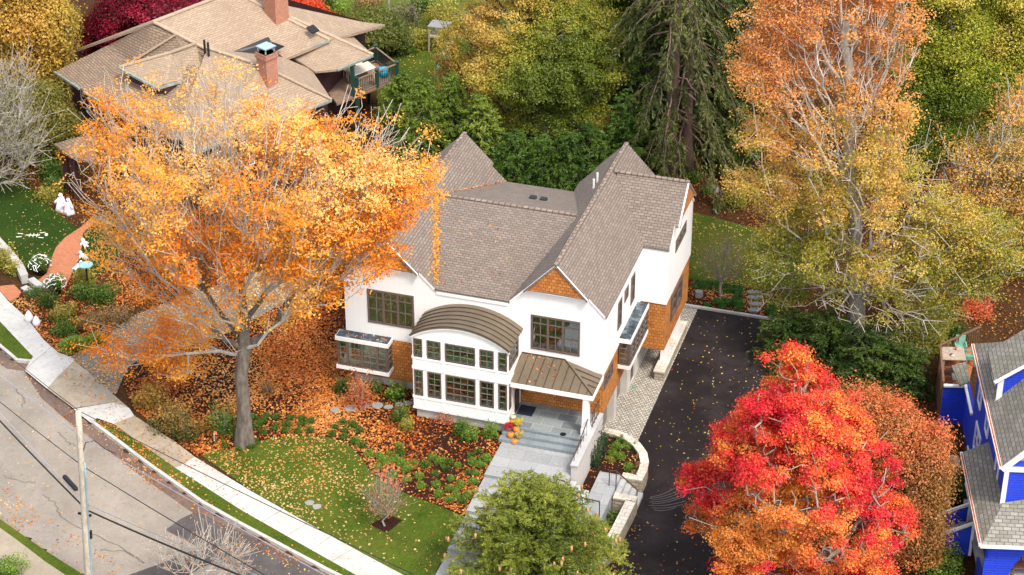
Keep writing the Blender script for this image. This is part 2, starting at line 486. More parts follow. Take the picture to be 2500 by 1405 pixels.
roadz = lambda x, y: H(x, y)-.13
sheet('road', road_poly, 0, M['road'], roadz)
def strip_poly(line, w0, w1):
    """band beside a polyline, from w0 to w1 to its right"""
    a, b = [], []
    for i, p in enumerate(line):
        q0 = line[max(i-1, 0)]; q1 = line[min(i+1, len(line)-1)]
        dx, dy = q1[0]-q0[0], q1[1]-q0[1]; L = math.hypot(dx, dy); nxv, nyv = dy/L, -dx/L
        a.append((p[0]+nxv*w0, p[1]+nyv*w0)); b.append((p[0]+nxv*w1, p[1]+nyv*w1))
    return a+b[::-1]
def dens(line, n=3):
    o = []
    for i in range(len(line)-1):
        for k in range(n):
            t = k/n; o.append((line[i][0]*(1-t)+line[i+1][0]*t, line[i][1]*(1-t)+line[i+1][1]*t))
    return o+[line[-1]]
gut = KERBL+gp((130,957),(200,1017))+KERB
sheet('road_gutter', strip_poly(dens(gut), .02, .62), .004, M['gutter'], roadz)
sheet('road_patch', gp((403,1289),(440,1262),(480,1243),(530,1268),(600,1300),(690,1345),(800,1402),(880,1440),(700,1440),(585,1397),(561,1373),(529,1365),(486,1383),(454,1404),(430,1440),(250,1440),(296,1405),(400,1368),(486,1332),(440,1308)), .008, M['patch'], roadz)
# tar lines over old cracks
for k, pts in enumerate((((105,1203),(130,1222),(150,1260),(205,1290),(285,1325),(350,1370)), ((240,1337),(300,1342),(350,1368)), ((0,1155),(50,1172),(90,1172)), ((35,945),(60,975),(52,990)), ((140,1050),(165,1075),(180,1085)))):
    ln_ = dens(gp(*pts), 6); ln_ = [(a+random.gauss(0, .045), b+random.gauss(0, .045)) for a, b in ln_]
    sheet('tar_seam', strip_poly(ln_, -.025, .025), .006, M['tar'], roadz)
for nm, ln in (('kerb', KERB), ('kerb', KERBL)):
    d = dens(ln, 3); L_, R_ = strip_poly(d, -.16, 0)[:len(d)], d
    m = MB()
    for i in range(len(d)-1):
        q = [(*L_[i], 0), (*L_[i+1], 0), (*R_[i+1], 0), (*R_[i], 0)]
        top = [(a[0], a[1], H(a[0], a[1])+.025) for a in q]
        m.slab(top, .32)
    o = m.build(nm, M['kerb']); o['kind'] = 'structure'
# verge between kerb and sidewalk
verge = gp((232,1024))+SW_LO[6:]+strip_poly(KERB, -.16, 0)[:len(KERB)][::-1]
sheet('grass_verge', verge, .012, M['lawn'])
sheet('grass_verge', SW_LO[:4]+strip_poly(KERBL, -.16, 0)[:len(KERBL)][::-1], .012, M['lawn'])
# sidewalk in runs of new and old concrete; tan ones also painted with maple shade
sheet('sidewalk', SW_UP[:8]+gp((183,880),(115,950),(60,905))+SW_LO[:4][::-1], .02, M['conc_new'])
sheet('sidewalk', gp((183,880))+SW_UP[8:10]+gp((277,984),(179,998),(115,950)), .018, M['conc_old_shade'])
sheet('sidewalk', gp((277,984))+SW_UP[9:11]+gp((277,1036),(237,1022),(222,1034),(179,1000)), .02, M['conc_new'])
sheet('sidewalk', SW_UP[10:12]+gp((476,1117),(429,1144),(277,1036)), .018, M['conc_old_shade'])
sheet('sidewalk', gp((476,1117))+SW_UP[13:]+SW_LO[8:][::-1]+gp((429,1144)), .02, M['conc_new'])
m = MB()
M['joint'] = m_plain('joint_line', (.2, .17, .13), .9)  # dark line colour of the joints between slabs
for a, b_ in (((60,905),(128,846)),((205,968),(240,925)),((255,1000),(302,985)),((330,1072),(376,1045)),((380,1108),(427,1079)),((520,1202),(568,1172)),((555,1222),(605,1195)),((640,1276),(690,1245)),((700,1310),(750,1278)),((760,1344),(808,1311)),((810,1372),(862,1340))):
    pa, pb = G(*a), G(*b_); n = 4
    for i in range(n):
        q = [pa[0]+(pb[0]-pa[0])*i/n, pa[1]+(pb[1]-pa[1])*i/n]; q2 = [pa[0]+(pb[0]-pa[0])*(i+1)/n, pa[1]+(pb[1]-pa[1])*(i+1)/n]
        dx, dy = pb[0]-pa[0], pb[1]-pa[1]; L = math.hypot(dx, dy); ox, oy = -dy/L*.012, dx/L*.012
        m.quad(*[(c[0], c[1], H(c[0], c[1])+.025) for c in ((q[0]-ox, q[1]-oy), (q2[0]-ox, q2[1]-oy), (q2[0]+ox, q2[1]+oy), (q[0]+ox, q[1]+oy))])
m.build('sidewalk_joints', M['joint'])['kind'] = 'structure'
# far side: verge and walk
sheet('grass_verge', [(-36,-1)]+ROAD_LO[:]+[(9,-34)]+gp((620,1720),(350,1530),(160,1405),(110,1372),(45,1322),(0,1290),(-100,1216),(-200,1150)), .012, M['lawn'])
sheet('sidewalk', gp((-200,1150),(-100,1216),(0,1290),(45,1322),(110,1372),(160,1405),(350,1530),(620,1720),(560,1740),(0,1440),(-60,1390),(-200,1290)), .02, M['conc_old_shade'])
# lawns
LAWN = smooth_poly(gp((492,1113),(520,1100),(560,1098),(620,1088),(660,1070),(720,1064),(800,1068),(850,1086),(882,1118),(905,1152),(940,1182),(1000,1210),(1060,1231)), 0)
lawn_poly = LAWN+[(8.66, -8.3), (8.66, -12.6)]+[(p[0], p[1]+.02) for p in SW_UP[16:12:-1]]
sheet('lawn', lawn_poly, .016, M['lawn'])
LLAWN = gp((-150,330),(-60,395),(0,425),(64,446),(120,500),(159,535),(185,555),(199,557),(159,581),(137,605),(123,639),(112,665),(90,668),(58,659),(0,591),(-80,510),(-160,430))
sheet('lawn', LLAWN, .016, M['darklawn'])
sheet('lawn', gp((203,571),(201,599),(191,639),(176,668),(215,690),(260,660),(300,600),(260,560)), .014, M['darklawn'])
REARLAWN = smooth_poly(gp((1600,505),(1690,518),(1760,535),(1850,558),(1960,570),(2020,620),(1990,700),(1890,705),(1830,708),(1760,692),(1680,684),(1600,690)), 1)
sheet('lawn', REARLAWN, .016, M['rearlawn'])
sheet('lawn', smooth_poly(gp((900,250),(955,130),(1010,122),(1090,112),(1250,90),(1500,120),(1620,250),(1500,420),(1300,430),(1050,420))), .016, M['lawn'])
sheet('meadow', smooth_poly(gp((700,60),(760,-120),(1000,-180),(1400,-200),(1800,-150),(1700,60),(1400,95),(1080,112),(950,135),(860,150))), .014, M['rough'])
# neighbour's drive
NDRIVE = gp((171,872),(205,852),(250,838),(285,800),(330,770),(420,735),(560,690),(700,640),(760,700),(640,770),(560,812),(480,842),(400,862),(340,878),(312,900),(295,935),(285,962),(273,961))
sheet('neighbour_driveway', NDRIVE, .018, M['nbrdrive'])
# the house driveway, apron of setts
DZ = lambda x, y: -1.75
drive_poly = [(14.16,14.2),(14.16,.72),(14.5,.45),(15.05,-.2),(15.4,-1.0),(15.45,-2.6),(15.6,-3.9),(15.35,-9),(15.1,-14),(15,-24),(24,-24),(21.4,-12),(19.9,-7.4),(19.2,0),(18.75,6),(18.8,10.8),(18.6,14.2)]
sheet('driveway', drive_poly, .004, M['drive'], DZ, 2)
M['sett'] = m_brick('granite_setts', (.56, .53, .47), (.34, .32, .275), (.12, .10, .08), .19, .14, .02, .85, bstr=.8, weather=.3, wcol=(.2, .16, .08), wscale=1.2)
sheet('cobble_apron', [(11.9,14.2),(14.16,14.2),(14.16,.72),(13.6,.95),(12.6,1.0),(11.9,1.0)], .008, M['sett'], DZ, 2)
# ------------------------------------------------------------------ house materials
M['shingle'] = m_brick('asphalt_roof_shingles', (.235, .19, .158), (.172, .138, .114), (.09, .07, .057), .30, .145, .016, .92, bstr=.4, weather=.16, wscale=.45)
M['shingle_old'] = m_brick('old_tan_roof_shingles', (.375, .285, .20), (.30, .22, .152), (.19, .138, .095), .34, .14, .012, .95, bstr=.4, weather=.5, wcol=(.24, .165, .115), wscale=.35)
M['shingle_dark'] = m_brick('shade_toned_shingles', (.30, .215, .15), (.22, .155, .105), (.09, .06, .04), .36, .15, .018, .95, bstr=.5, weather=.4, wscale=.5)  # darker copy of the tan shingles: slope shade put into the colour
M['shingle_grey'] = m_brick('mossy_grey_shingles', (.30, .285, .25), (.20, .19, .165), (.09, .08, .07), .34, .19, .016, .95, bstr=.5, weather=.55, wcol=(.11, .115, .06), wscale=.5)
M['cedar'] = m_brick('cedar_shingles', (.58, .225, .045), (.38, .12, .022), (.13, .038, .008), .2, .17, .012, .8, bstr=.5, weather=.25, wcol=(.62, .28, .07), wscale=.9)
def board_mat():
    t = NT('white_board_and_batten'); uv = t.n('UVMap').outputs[0]
    sx = t.n('SeparateXYZ'); t.link(uv, sx.inputs[0])
    fr = t.math('FRACT', t.math('MULTIPLY', sx.outputs[0], 1/.3))
    bt = t.math('LESS_THAN', fr, .06)
    c = t.mix(bt, (.80, .795, .78), (.735, .73, .715))
    c = t.mix(.12, c, t.ramp(t.noise(t.world(), .8, 4), (.3, (.8, .8, .8)), (.7, (1.05, 1.05, 1.05))), 'MULTIPLY')
    return t.bsdf(c, .55, bump=bt, bstr=.3, bdist=.02)
M['board'] = board_mat()
M['white'] = m_plain('white_trim_paint', (.80, .79, .77), .5, var=.04)
M['stucco'] = concrete_mat('stucco_foundation', (.47, .445, .41), (.56, .53, .49), (.38, .35, .3), .3)
M['foundation'] = concrete_mat('grey_foundation', (.36, .35, .33), (.46, .45, .42), (.25, .22, .18), .4)
M['frame'] = m_plain('bronze_window_frame', (.12, .085, .07), .45, var=.08)
M['muntin'] = m_plain('pale_bronze_muntin', (.17, .145, .125), .45, var=.05)
M['glass'] = m_glass('window_glass', (.76, .95, .86), .5)
M['roof_metal'] = m_plain('bronze_standing_seam', (.21, .165, .11), .42, .55, var=.12, scale=1.5)
M['seam'] = m_plain('bronze_seam_rib', (.085, .065, .045), .45, .5)
M['membrane'] = None
t_ = NT('mottled_dark_membrane'); n_ = t_.noise(t_.world(), 2.6, 6, .7)
M['membrane'] = t_.bsdf(t_.ramp(n_, (.38, (.012, .012, .02)), (.52, (.03, .045, .06)), (.66, (.16, .22, .24))), .25, spec=.6)  # dark membrane mottled with paler blue grey
M['garage'] = m_brick('taupe_garage_door', (.20, .175, .16), (.185, .165, .15), (.11, .09, .085), 8, .48, .02, .5, bstr=.3, weather=.05)
M['interior'] = m_plain('interior_wall', (.66, .74, .66), .8, var=.1)
M['intfloor'] = m_brick('oak_floor', (.40, .30, .19), (.30, .22, .13), (.12, .08, .04), 1.4, .12, .004, .35, bstr=.05, weather=.05)
M['sill'] = m_plain('pale_green_sill', (.50, .74, .64), .5, var=.06)
M['door'] = m_plain('dark_brown_door', (.075, .05, .045), .4)
M['bluestone'] = m_brick('bluestone_porch', (.28, .32, .32), (.115, .14, .155), (.40, .40, .38), .95, .58, .014, .6, offset=.37, bstr=.1, weather=.25, wcol=(.22, .23, .2), wscale=1.3)
M['bluestone_pale'] = m_brick('pale_bluestone_paving', (.33, .34, .345), (.25, .265, .275), (.19, .19, .18), 1.25, .78, .010, .7, offset=.37, bstr=.1, weather=.25, wcol=(.40, .40, .38), wscale=.9)
M['step'] = m_brick('bluestone_step', (.20, .235, .25), (.165, .195, .215), (.08, .09, .10), 1.5, 5, .004, .6, bstr=.1, weather=.3, wcol=(.33, .35, .36), wscale=1.5)
M['step_pale'] = concrete_mat('pale_stone_step', (.36, .365, .365), (.46, .46, .45), (.34, .33, .3), .3)
M['black'] = m_plain('black_metal', (.012, .012, .014), .4)
M['rail'] = m_plain('brown_iron_rail', (.10, .055, .04), .4, .3)
M['mat'] = m_plain('dark_blue_mat', (.012, .014, .03), .95)
M['pipe'] = m_plain('white_vent_pipe', (.75, .75, .74), .5)

WHO = thing('white_house', 'white board and batten house with orange cedar shingles and brown gabled roof', 'house', (6.4, 6, 0))
XA, XB, WW = 4.59, 8.18, 12.8
ZE, HL, HR = 6.0, 2.28, 2.44
XL, XR = XA/2, (XB+WW)/2

def panel(m, O, U, L, z0, z1, ops=(), t=.14, top=None):
    """upright wall sheet with openings; O corner, U run direction (outside on its right hand when looking along U)"""
    O = Vector(O); U = Vector(U).normalized(); N = Vector((U.y, -U.x, 0))
    us = sorted({0, L, *[o[0] for o in ops], *[o[1] for o in ops]}); zs = sorted({z0, z1, *[o[2] for o in ops], *[o[3] for o in ops]})
    P = lambda u, z, d: tuple(O+U*u-N*d+Vector((0, 0, z-O.z)))
    for i in range(len(us)-1):
        for j in range(len(zs)-1):
            cu, cz = (us[i]+us[i+1])/2, (zs[j]+zs[j+1])/2
            if any(o[0] < cu < o[1] and o[2] < cz < o[3] for o in ops): continue
            a, b, c, d = us[i], us[i+1], zs[j], zs[j+1]
            m.quad(P(a, c, 0), P(b, c, 0), P(b, d, 0), P(a, d, 0)); m.quad(P(a, d, t), P(b, d, t), P(b, c, t), P(a, c, t))
    for a, b, c, d in ops:
        m.quad(P(a, c, 0), P(a, d, 0), P(a, d, t), P(a, c, t)); m.quad(P(b, d, 0), P(b, c, 0), P(b, c, t), P(b, d, t))
        m.quad(P(b, c, 0), P(a, c, 0), P(a, c, t), P(b, c, t)); m.quad(P(a, d, 0), P(b, d, 0), P(b, d, t), P(a, d, t))
    m.quad(P(0, z1, 0), P(L, z1, 0), P(L, z1, t), P(0, z1, t)); m.quad(P(0, z0, t), P(L, z0, t), P(L, z0, 0), P(0, z0, 0))

def window(parent, O, U, u0, u1, z0, z1, units, name='window', fw=.06, mw=.05, frame=None, muntin=None, sill=False, out=.035, label=None):
    """units: list of (relative width, columns, list of row boundaries 0..1)"""
    O = Vector(O); U = Vector(U).normalized(); N = Vector((U.y, -U.x, 0)); Zv = Vector((0, 0, 1))
    P = lambda u, z, d: O+U*u+N*d+Vector((0, 0, z-O.z))
    f = MB()
    def hb(a, b, z, w, d0=-.09, d1=out): f.obox(P(a, z-w/2, d0), U*(b-a), N*(d1-d0), Zv*w)
    def vb(u, c, d, w, d0=-.09, d1=out): f.obox(P(u-w/2, c, d0), U*w, N*(d1-d0), Zv*(d-c))
    hb(u0, u1, z0+fw/2, fw); hb(u0, u1, z1-fw/2, fw)
    vb(u0+fw/2, z0+fw, z1-fw, fw); vb(u1-fw/2, z0+fw, z1-fw, fw)
    tot = sum(x[0] for x in units); u = u0+fw; wd = (u1-u0-2*fw)
    g = MB()
    for k, (rw, nc, rows) in enumerate(units):
        a = u; b = u+wd*rw/tot; u = b
        if k: vb(a, z0+fw, z1-fw, mw, -.07, out-.008)
        for c in range(1, nc): g.obox(P(a+(b-a)*c/nc-.011, z0+fw, -.04), U*.022, N*.05, Zv*(z1-z0-2*fw))
        for r in rows:
            wid = .05 if r < 0 else .022; r = abs(r); zz = z0+fw+(z1-z0-2*fw)*r
            (f if wid > .03 else g).obox(P(a, zz-wid/2, -.045), U*(b-a), N*(.06 if wid > .03 else .049), Zv*wid)
    n1 = len(f.f); n0 = len(f.v); f.v += g.v; f.f += [tuple(i+n0 for i in q) for q in g.f]
    o = f.build(name, frame or M['frame'], parent, mat2=muntin or M['muntin'], n1=n1)
    if label: o['label'] = label
    p = MB(); p.quad(P(u0+fw*.7, z0+fw*.7, -.03), P(u1-fw*.7, z0+fw*.7, -.03), P(u1-fw*.7, z1-fw*.7, -.03), P(u0+fw*.7, z1-fw*.7, -.03))
    p.build('pane', M['glass'], o)
    if sill:
        s_ = MB(); s_.obox(P(u0+fw, z0+.01, -.42), U*(u1-u0-2*fw), N*.33, Zv*.06); s_.build('sill', M['sill'], o)
    return o

DH = [(1, 2, [.78*.5, -.80]), (1, 2, [.78*.5, -.80]), (1, 2, [.78*.5, -.80])]
DH = [(1, 2, [-.42, -.79]) for _ in range(3)]
# upper storey
m = MB()
panel(m, (0, 0, 2.8), (1, 0, 0), WW, 2.8, ZE, [(1.16, 3.5, 3.53, 5.38), (9.25, 11.61, 3.57, 5.44)])
panel(m, (WW, 0, 2.8), (0, 1, 0), 6.85, 2.8, ZE, [(2.26, 2.95, 3.83, 5.33), (3.46, 4.16, 4.66, 5.32), (4.68, 5.42, 3.8, 5.33)])
panel(m, (WW, 6.85, 2.8), (1, 0, 0), 1.29, 2.8, ZE)
panel(m, (14.09, 6.85, 2.8), (0, 1, 0), 5.19, 2.8, ZE, [(1.47, 3.68, 4.92, 5.6)])
panel(m, (14.09, 12.04, 2.8), (-1, 0, 0), 1.29, 2.8, ZE)
panel(m, (WW, 12.04, 2.8), (-1, 0, 0), WW-XB, 2.8, ZE, [(1.2, 3.2, 3.6, 5.2)])
panel(m, (XB, 10.95, 2.8), (-1, 0, 0), XB-XA, 2.8, ZE)
panel(m, (XA, 11.0, 2.8), (-1, 0, 0), XA, 2.8, ZE, [(1.2, 3.2, 3.6, 5.2)])
panel(m, (0, 11.0, 2.8), (0, -1, 0), 11.0, 2.8, ZE, [(2.5, 4.0, 3.7, 5.2), (6.5, 8, 3.7, 5.2)])
for x0, x1, xm, h in ((0, XA, XL, HL), (XB, WW, XR, HR)):
    m.slab([(x0+.05, .0, ZE-.001), (x1-.05, .0, ZE-.001), (xm, .0, ZE+h-.06)], .14, (0, 1, 0))
    yb = 11.0 if x0 == 0 else 12.04
    m.slab([(x0+.05, yb, ZE-.001), (x1-.05, yb, ZE-.001), (xm, yb, ZE+h-.06)], .14, (0, -1, 0))
m.slab([(14.09, 6.9, ZE-.001), (14.09, 12.0, ZE-.001), (14.09, 9.44, ZE+2.28)], .14, (-1, 0, 0))
m.box(.02, .02, 2.72, 12.78, .14, 2.8); m.box(12.66, .14, 2.72, 12.78, 6.85, 2.8)
m.build('upper_wall', M['board'], WHO)
# first storey
m = MB()
panel(m, (.2, .05, .42), (1, 0, 0), 12.54, .42, 2.719, [(10.8, 11.56, 1.12, 1.32), (4.0, 8.4, .46, 2.7), (.1, 2.0, 1.2, 2.6)])
panel(m, (12.74, .05, .42), (0, 1, 0), 6.8, .42, 2.719, [(.15, 1.75, 1.75, 2.45), (2.9, 6.0, 1.7, 2.7)])
panel(m, (12.74, 6.9, .115), (1, 0, 0), 1.30, .115, 2.8)
panel(m, (14.04, 6.9, .115), (0, 1, 0), 5.09, .115, 2.8, [(1.15, 3.45, 1.15, 2.55)])
panel(m, (14.04, 11.99, .115), (-1, 0, 0), 1.30, .115, 2.8)
panel(m, (12.74, 11.99, .42), (-1, 0, 0), 12.54, .42, 2.719)
panel(m, (.2, 11.99, .42), (0, -1, 0), 11.94, .42, 2.719)
m.box(12.74, 6.95, .09, 14.0, 11.95, .114)
m.build('shingle_wall', M['cedar'], WHO)
m = MB(); m.box(.28, .12, -.4, 12.5, .3, .42); m.box(.28, .3, -.4, .46, 11.9, .42); m.box(4.22, -1.92, -.3, 8.66, -1.75, .5); m.box(8.5, -1.75, -.3, 8.66, .12, .5); m.box(4.22, -1.75, -.3, 4.4, .12, .5)
m.build('foundation', M['foundation'], WHO)
m = MB()
panel(m, (12.62, .02, -1.8), (0, 1, 0), 11.9, -1.8, .42, [(.4, 2.75, -1.8, .2), (3.25, 5.25, -1.8, .2), (5.95, 6.75, -1.6, .1)], t=.4)
panel(m, (12.2, .02, -1.8), (1, 0, 0), .42, -1.8, .42)
m.build('garage_wall', M['stucco'], WHO)
for a, b in ((.42, 2.77), (3.27, 5.27)):
    g = MB(); g.box(12.22, a-.05, -1.8, 12.28, b+.05, .25); g.build('garage_door', M['garage'], WHO)
g = MB(); g.box(12.5, 5.97, -1.6, 12.56, 6.77, .1); g.build('side_door', M['door'], WHO)

# windows of the upper storey
window(WHO, (0, 0, 0), (1, 0, 0), 1.16, 3.5, 3.53, 5.38, DH, fw=.09, mw=.11)
window(WHO, (0, 0, 0), (1, 0, 0), 9.25, 11.61, 3.57, 5.44, DH, fw=.09, mw=.11)
for a, b, c, d in ((2.26, 2.95, 3.83, 5.33), (3.46, 4.16, 4.66, 5.32), (4.68, 5.42, 3.8, 5.33)):
    window(WHO, (WW, 0, 0), (0, 1, 0), a, b, c, d, [(1, 2, [-.5])], fw=.08)
window(WHO, (14.09, 6.85, 0), (0, 1, 0), 1.47, 3.68, 4.92, 5.6, [(1, 2, [.5]), (1, 2, [.5])], fw=.07)
window(WHO, (14.04, 6.9, 0), (0, 1, 0), 1.15, 3.45, 1.15, 2.55, [(1, 2, [-.5]), (1, 2, [-.5])], fw=.16, out=.07)
window(WHO, (12.74, .05, 0), (0, 1, 0), .15, 1.75, 1.75, 2.45, [(1, 2, [.5]), (1, 2, [.5]), (1, 2, [.5])], fw=.06)
window(WHO, (.2, .05, 0), (1, 0, 0), 10.8, 11.56, 1.12, 1.32, [(1, 1, [])], fw=.04)

# floors and rooms behind the glass
m = MB(); m.box(.3, .25, .38, 12.4, 10.8, .44); m.box(.2, .2, 2.84, 12.6, 10.8, 2.9); m.box(4.2, -1.9, .44, 8.6, .24, .47)
m.build('floor', M['intfloor'], WHO)
m = MB()
m.box(.3, 3.4, .44, 12.4, 3.5, 2.7); m.box(.3, 4.2, 2.9, 12.5, 4.3, 6.2); m.box(4.6, .2, 2.9, 4.7, 4.2, 5.85); m.box(8.2, .2, 2.9, 8.3, 4.2, 5.85)
m.box(3.5, .3, .44, 3.6, 3.4, 2.7); m.box(8.85, .3, .44, 8.95, 3.4, 2.7); m.box(8.5, 4.3, 2.9, 8.6, 10.7, 6.2); m.box(8.6, 7, 2.9, 12.5, 7.1, 6.2)
m.build('room_wall', M['interior'], WHO)

# roofs: upper slabs with the stepped-out gable ends
def slope(m, xr, zr, xe, ze, y0, y1, k=.66, oh=.33, t=.12, axis='y', end0=True, end1=True):
    xn, zn = xr+(xe-xr)*k, zr+(ze-zr)*k
    xx, zz = xe+(xe-xr)*.02, ze+(ze-zr)*.02
    a0, a1 = y0-(oh if end0 else 0), y1+(oh if end1 else 0); b0, b1 = y0-.04, y1+.04
    pts = [(xr, a0, zr), (xn, a0, zn), (xn, b0, zn), (xx, b0, zz), (xx, b1, zz), (xn, b1, zn), (xn, a1, zn), (xr, a1, zr)]
    if axis == 'x': pts = [(p[1], p[0], p[2]) for p in pts]
    m.slab(pts, t)
m = MB()
slope(m, XL, ZE+HL, 0, ZE, 0, 11.0); slope(m, XL, ZE+HL, XA, ZE, 0, 11.0)
slope(m, XR, ZE+HR, XB, ZE, 0, 12.04); slope(m, XR, ZE+HR, WW, ZE, 0, 12.04)
mz = lambda y: ZE+1.83*y/5.52
m.slab([(XA-.04, -.05, mz(-.05)), (XB+.04, -.05, mz(-.05)), (XB+.04, .2, mz(.2)), (10.2, .2, mz(.2)), (10.2, 5.52, ZE+1.83), (2.5, 5.52, ZE+1.83), (2.5, .2, mz(.2)), (XA-.04, .2, mz(.2))], .11)
m.slab([(XA-.04, 11.0, ZE-.01), (10.2, 11.0, ZE-.01), (10.2, 5.52, ZE+1.83), (2.5, 5.52, ZE+1.83), (2.5, 10.7, ZE+.09), (XA-.04, 10.7, ZE+.09)], .11)
for ye in (6.85, 12.04):
    slope(m, 9.44, ZE+2.345, ye, ZE, XR+.3, 14.09, axis='x', end0=False, k=.66)
m.build('roof', M['shingle'], WHO)
rg = MB()
rg.bar((XL, -.34, ZE+HL+.01), (XL, 11.34, ZE+HL+.01), .2, .05); rg.bar((XR, -.34, ZE+HR+.01), (XR, 12.37, ZE+HR+.01), .2, .05)
rg.bar((2.85, 5.52, ZE+1.84), (9.85, 5.52, ZE+1.84), .2, .05); rg.bar((XR+.1, 9.44, ZE+2.355), (14.41, 9.44, ZE+2.355), .2, .05)
M['ridge'] = m_brick('ridge_cap_shingles', (.29, .225, .185), (.19, .15, .12), (.09, .065, .05), .3, .3, .03, .9, bstr=.4, weather=.1)
rg.build('ridge_cap', M['ridge'], WHO)
# gable peaks: shingled triangle, rake boards, curved lower edge
def gable(O, U, half, h, k=.66, proj=.26):
    O, U = Vector(O), Vector(U); N = Vector((U.y, -U.x, 0)); Zv = Vector((0, 0, 1))
    f = lambda u, z, d: tuple(O+U*u+N*d+Zv*z)
    w = half*k; zb = h*(1-k)
    m = MB(); n = 8
    bot = [f(-w+2*w*i/n, zb-.02+.10*(1-((i/n)*2-1)**2), proj) for i in range(n+1)]
    m.slab(bot+[f(0, h-.13, proj)], .04, tuple(-N)); g = m.build('gable', M['cedar'], WHO)
    t = MB()
    for s in (-1, 1):
        t.obox(f(s*(w+.02), zb-.14, proj-.02), Vector(f(0, h-.12, 0))-Vector(f(s*(w+.02), zb-.14, 0)), N*.07, Zv*.135)
        t.obox(f(s*half, -.16, -.01), Vector(f(s*w, zb-.16, 0))-Vector(f(s*half, -.16, 0)), N*.06, Zv*.13)
    t.slab([f(-w, zb-.03, proj-.05), f(w, zb-.03, proj-.05), f(w, zb-.03, 0), f(-w, zb-.03, 0)], .03)
    t.build('rake_board', M['white'], g)
    return g
gable((XL, 0, ZE), (1, 0, 0), XL, HL); gable((XR, 0, ZE), (1, 0, 0), WW-XR, HR); gable((14.09, 9.44, ZE), (0, 1, 0), 2.59, 2.345)
m = MB(); m.box(XA+.05, -.05, ZE-.3, XB-.05, -.005, ZE-.12); m.build('fascia', M['white'], WHO)
for y in (8.45, 9.12):
    zz = ZE+HR-abs(9.86-XR)*HR/(XR-XB)
    m = MB(); m.tube([(9.86, y, zz-.1), (9.86, y, zz+.5)], .055, 10); m.build('vent_pipe', M['pipe'], WHO)
for x in (6.95, 7.5):
    y = 7.85; zz = ZE+1.83*(11-y)/5.48
    m = MB(); m.box(x-.17, y-.15, zz-.05, x+.17, y+.15, zz+.12); m.build('roof_vent', M['black'], WHO, bevel=.03)

# box bays
def box_bay(x0, x1, y0, y1, z0, z1, name):
    m = MB(); m.box(x0, y0, z0, x1, y1, z0+.2); m.build('bay_base', M['white'], WHO)
    m = MB(); m.box(x0, y0, z1-.22, x1, y1, z1); o = m.build(name, M['white'], WHO)
    r = MB(); r.box(x0+.04, y0+.04, z1, x1-.04, y1-.04, z1+.03); r.build('bay_roof', M['membrane'], o)
    return o
bx = box_bay(-.34, 2.36, -.62, .04, 1.0, 2.82, 'box_bay')
window(WHO, (-.26, -.56, 0), (1, 0, 0), 0, 2.54, 1.2, 2.6, [(.55, 1, [.25, .5, .75]), (.95, 2, [.25, .5, .75]), (.95, 2, [.25, .5, .75]), (.55, 1, [.25, .5, .75])], fw=.06, mw=.1, sill=True)
window(WHO, (2.28, -.56, 0), (0, 1, 0), .02, .58, 1.2, 2.6, [(1, 1, [.25, .5, .75])], fw=.06)
window(WHO, (-.26, .02, 0), (0, -1, 0), .02, .56, 1.2, 2.6, [(1, 1, [.25, .5, .75])], fw=.06)
m = MB(); m.box(-.2, -.5, 1.205, 2.22, .6, 1.26); m.box(-.2, .55, 1.26, 2.22, .6, 2.5); m.build('added_bay_panel', M['sill'], bx)  # pale green boxes added inside the bay to brighten its glass
bx = box_bay(12.76, 13.38, 2.7, 6.2, 1.45, 3.13, 'box_bay')
window(WHO, (12.8, 2.76, 0), (1, 0, 0), .0, .52, 1.65, 2.91, [(1, 1, [.25, .5, .75])], fw=.06, sill=True)
window(WHO, (13.32, 2.76, 0), (0, 1, 0), .02, 3.38, 1.65, 2.91, [(1, 2, [.25, .5, .75])]*4, fw=.06, mw=.08)
window(WHO, (13.3, 6.14, 0), (-1, 0, 0), .0, .5, 1.65, 2.91, [(1, 1, [.25, .5, .75])], fw=.06)

# two storey front bay with barrel roof
B0, B1, BY, BZ = 4.1, 8.78, -2.02, 4.5
BAY = MB()
LO = [(4.17, 4.6), (4.83, 5.5), (5.72, 7.18), (7.4, 8.08), (8.3, 8.72)]
ops = [(a-B0, b-B0, 1.26, 2.68) for a, b in LO]+[(a-B0, b-B0, 3.42, 4.42) for a, b in LO]
panel(BAY, (B0, BY, .5), (1, 0, 0), B1-B0, .5, BZ, ops)
panel(BAY, (B1, BY, .5), (0, 1, 0), 1.98, .5, BZ, [(.06, .36, 1.26, 2.68), (.06, 1.5, 3.42, 4.42), (.95, 1.85, .5, 2.55)])
panel(BAY, (B0, 0, .5), (0, -1, 0), 1.98, .5, BZ, [(1.6, 1.92, 1.26, 2.68), (.5, 1.92, 3.42, 4.42)])
# the arched head
n = 20; xm, hw, rise = (B0+B1)/2, (B1-B0)/2, .82
arc = lambda i: (xm-hw*math.cos(PI*i/n)*1.0, BZ+rise*(1-(abs(math.cos(PI*i/n)))**2.0))
R_ = (hw*hw+rise*rise)/(2*rise); th = math.asin(hw/R_)
arc = lambda i: (xm+R_*math.sin(-th+2*th*i/n), BZ+rise-R_+R_*math.cos(-th+2*th*i/n))
BAY.slab([(*(arc(i)[0],), BY, arc(i)[1]) for i in range(n+1)], .14, (0, 1, 0))
bay = BAY.build('bay', M['white'], WHO)
t = MB()   # proud panel trim
for z in (.5, 1.1, 2.74, 3.3): t.box(B0-.03, BY-.035, z, B1+.035, BY-.001, z+(.16 if z > .6 else .12))
t.box(B1+.001, BY, .5, B1+.03, -1.15, .62); t.box(B1+.001, BY, 2.74, B1+.03, -.05, 2.9); t.box(B1+.001, BY, 3.26, B1+.03, -.05, 3.38)
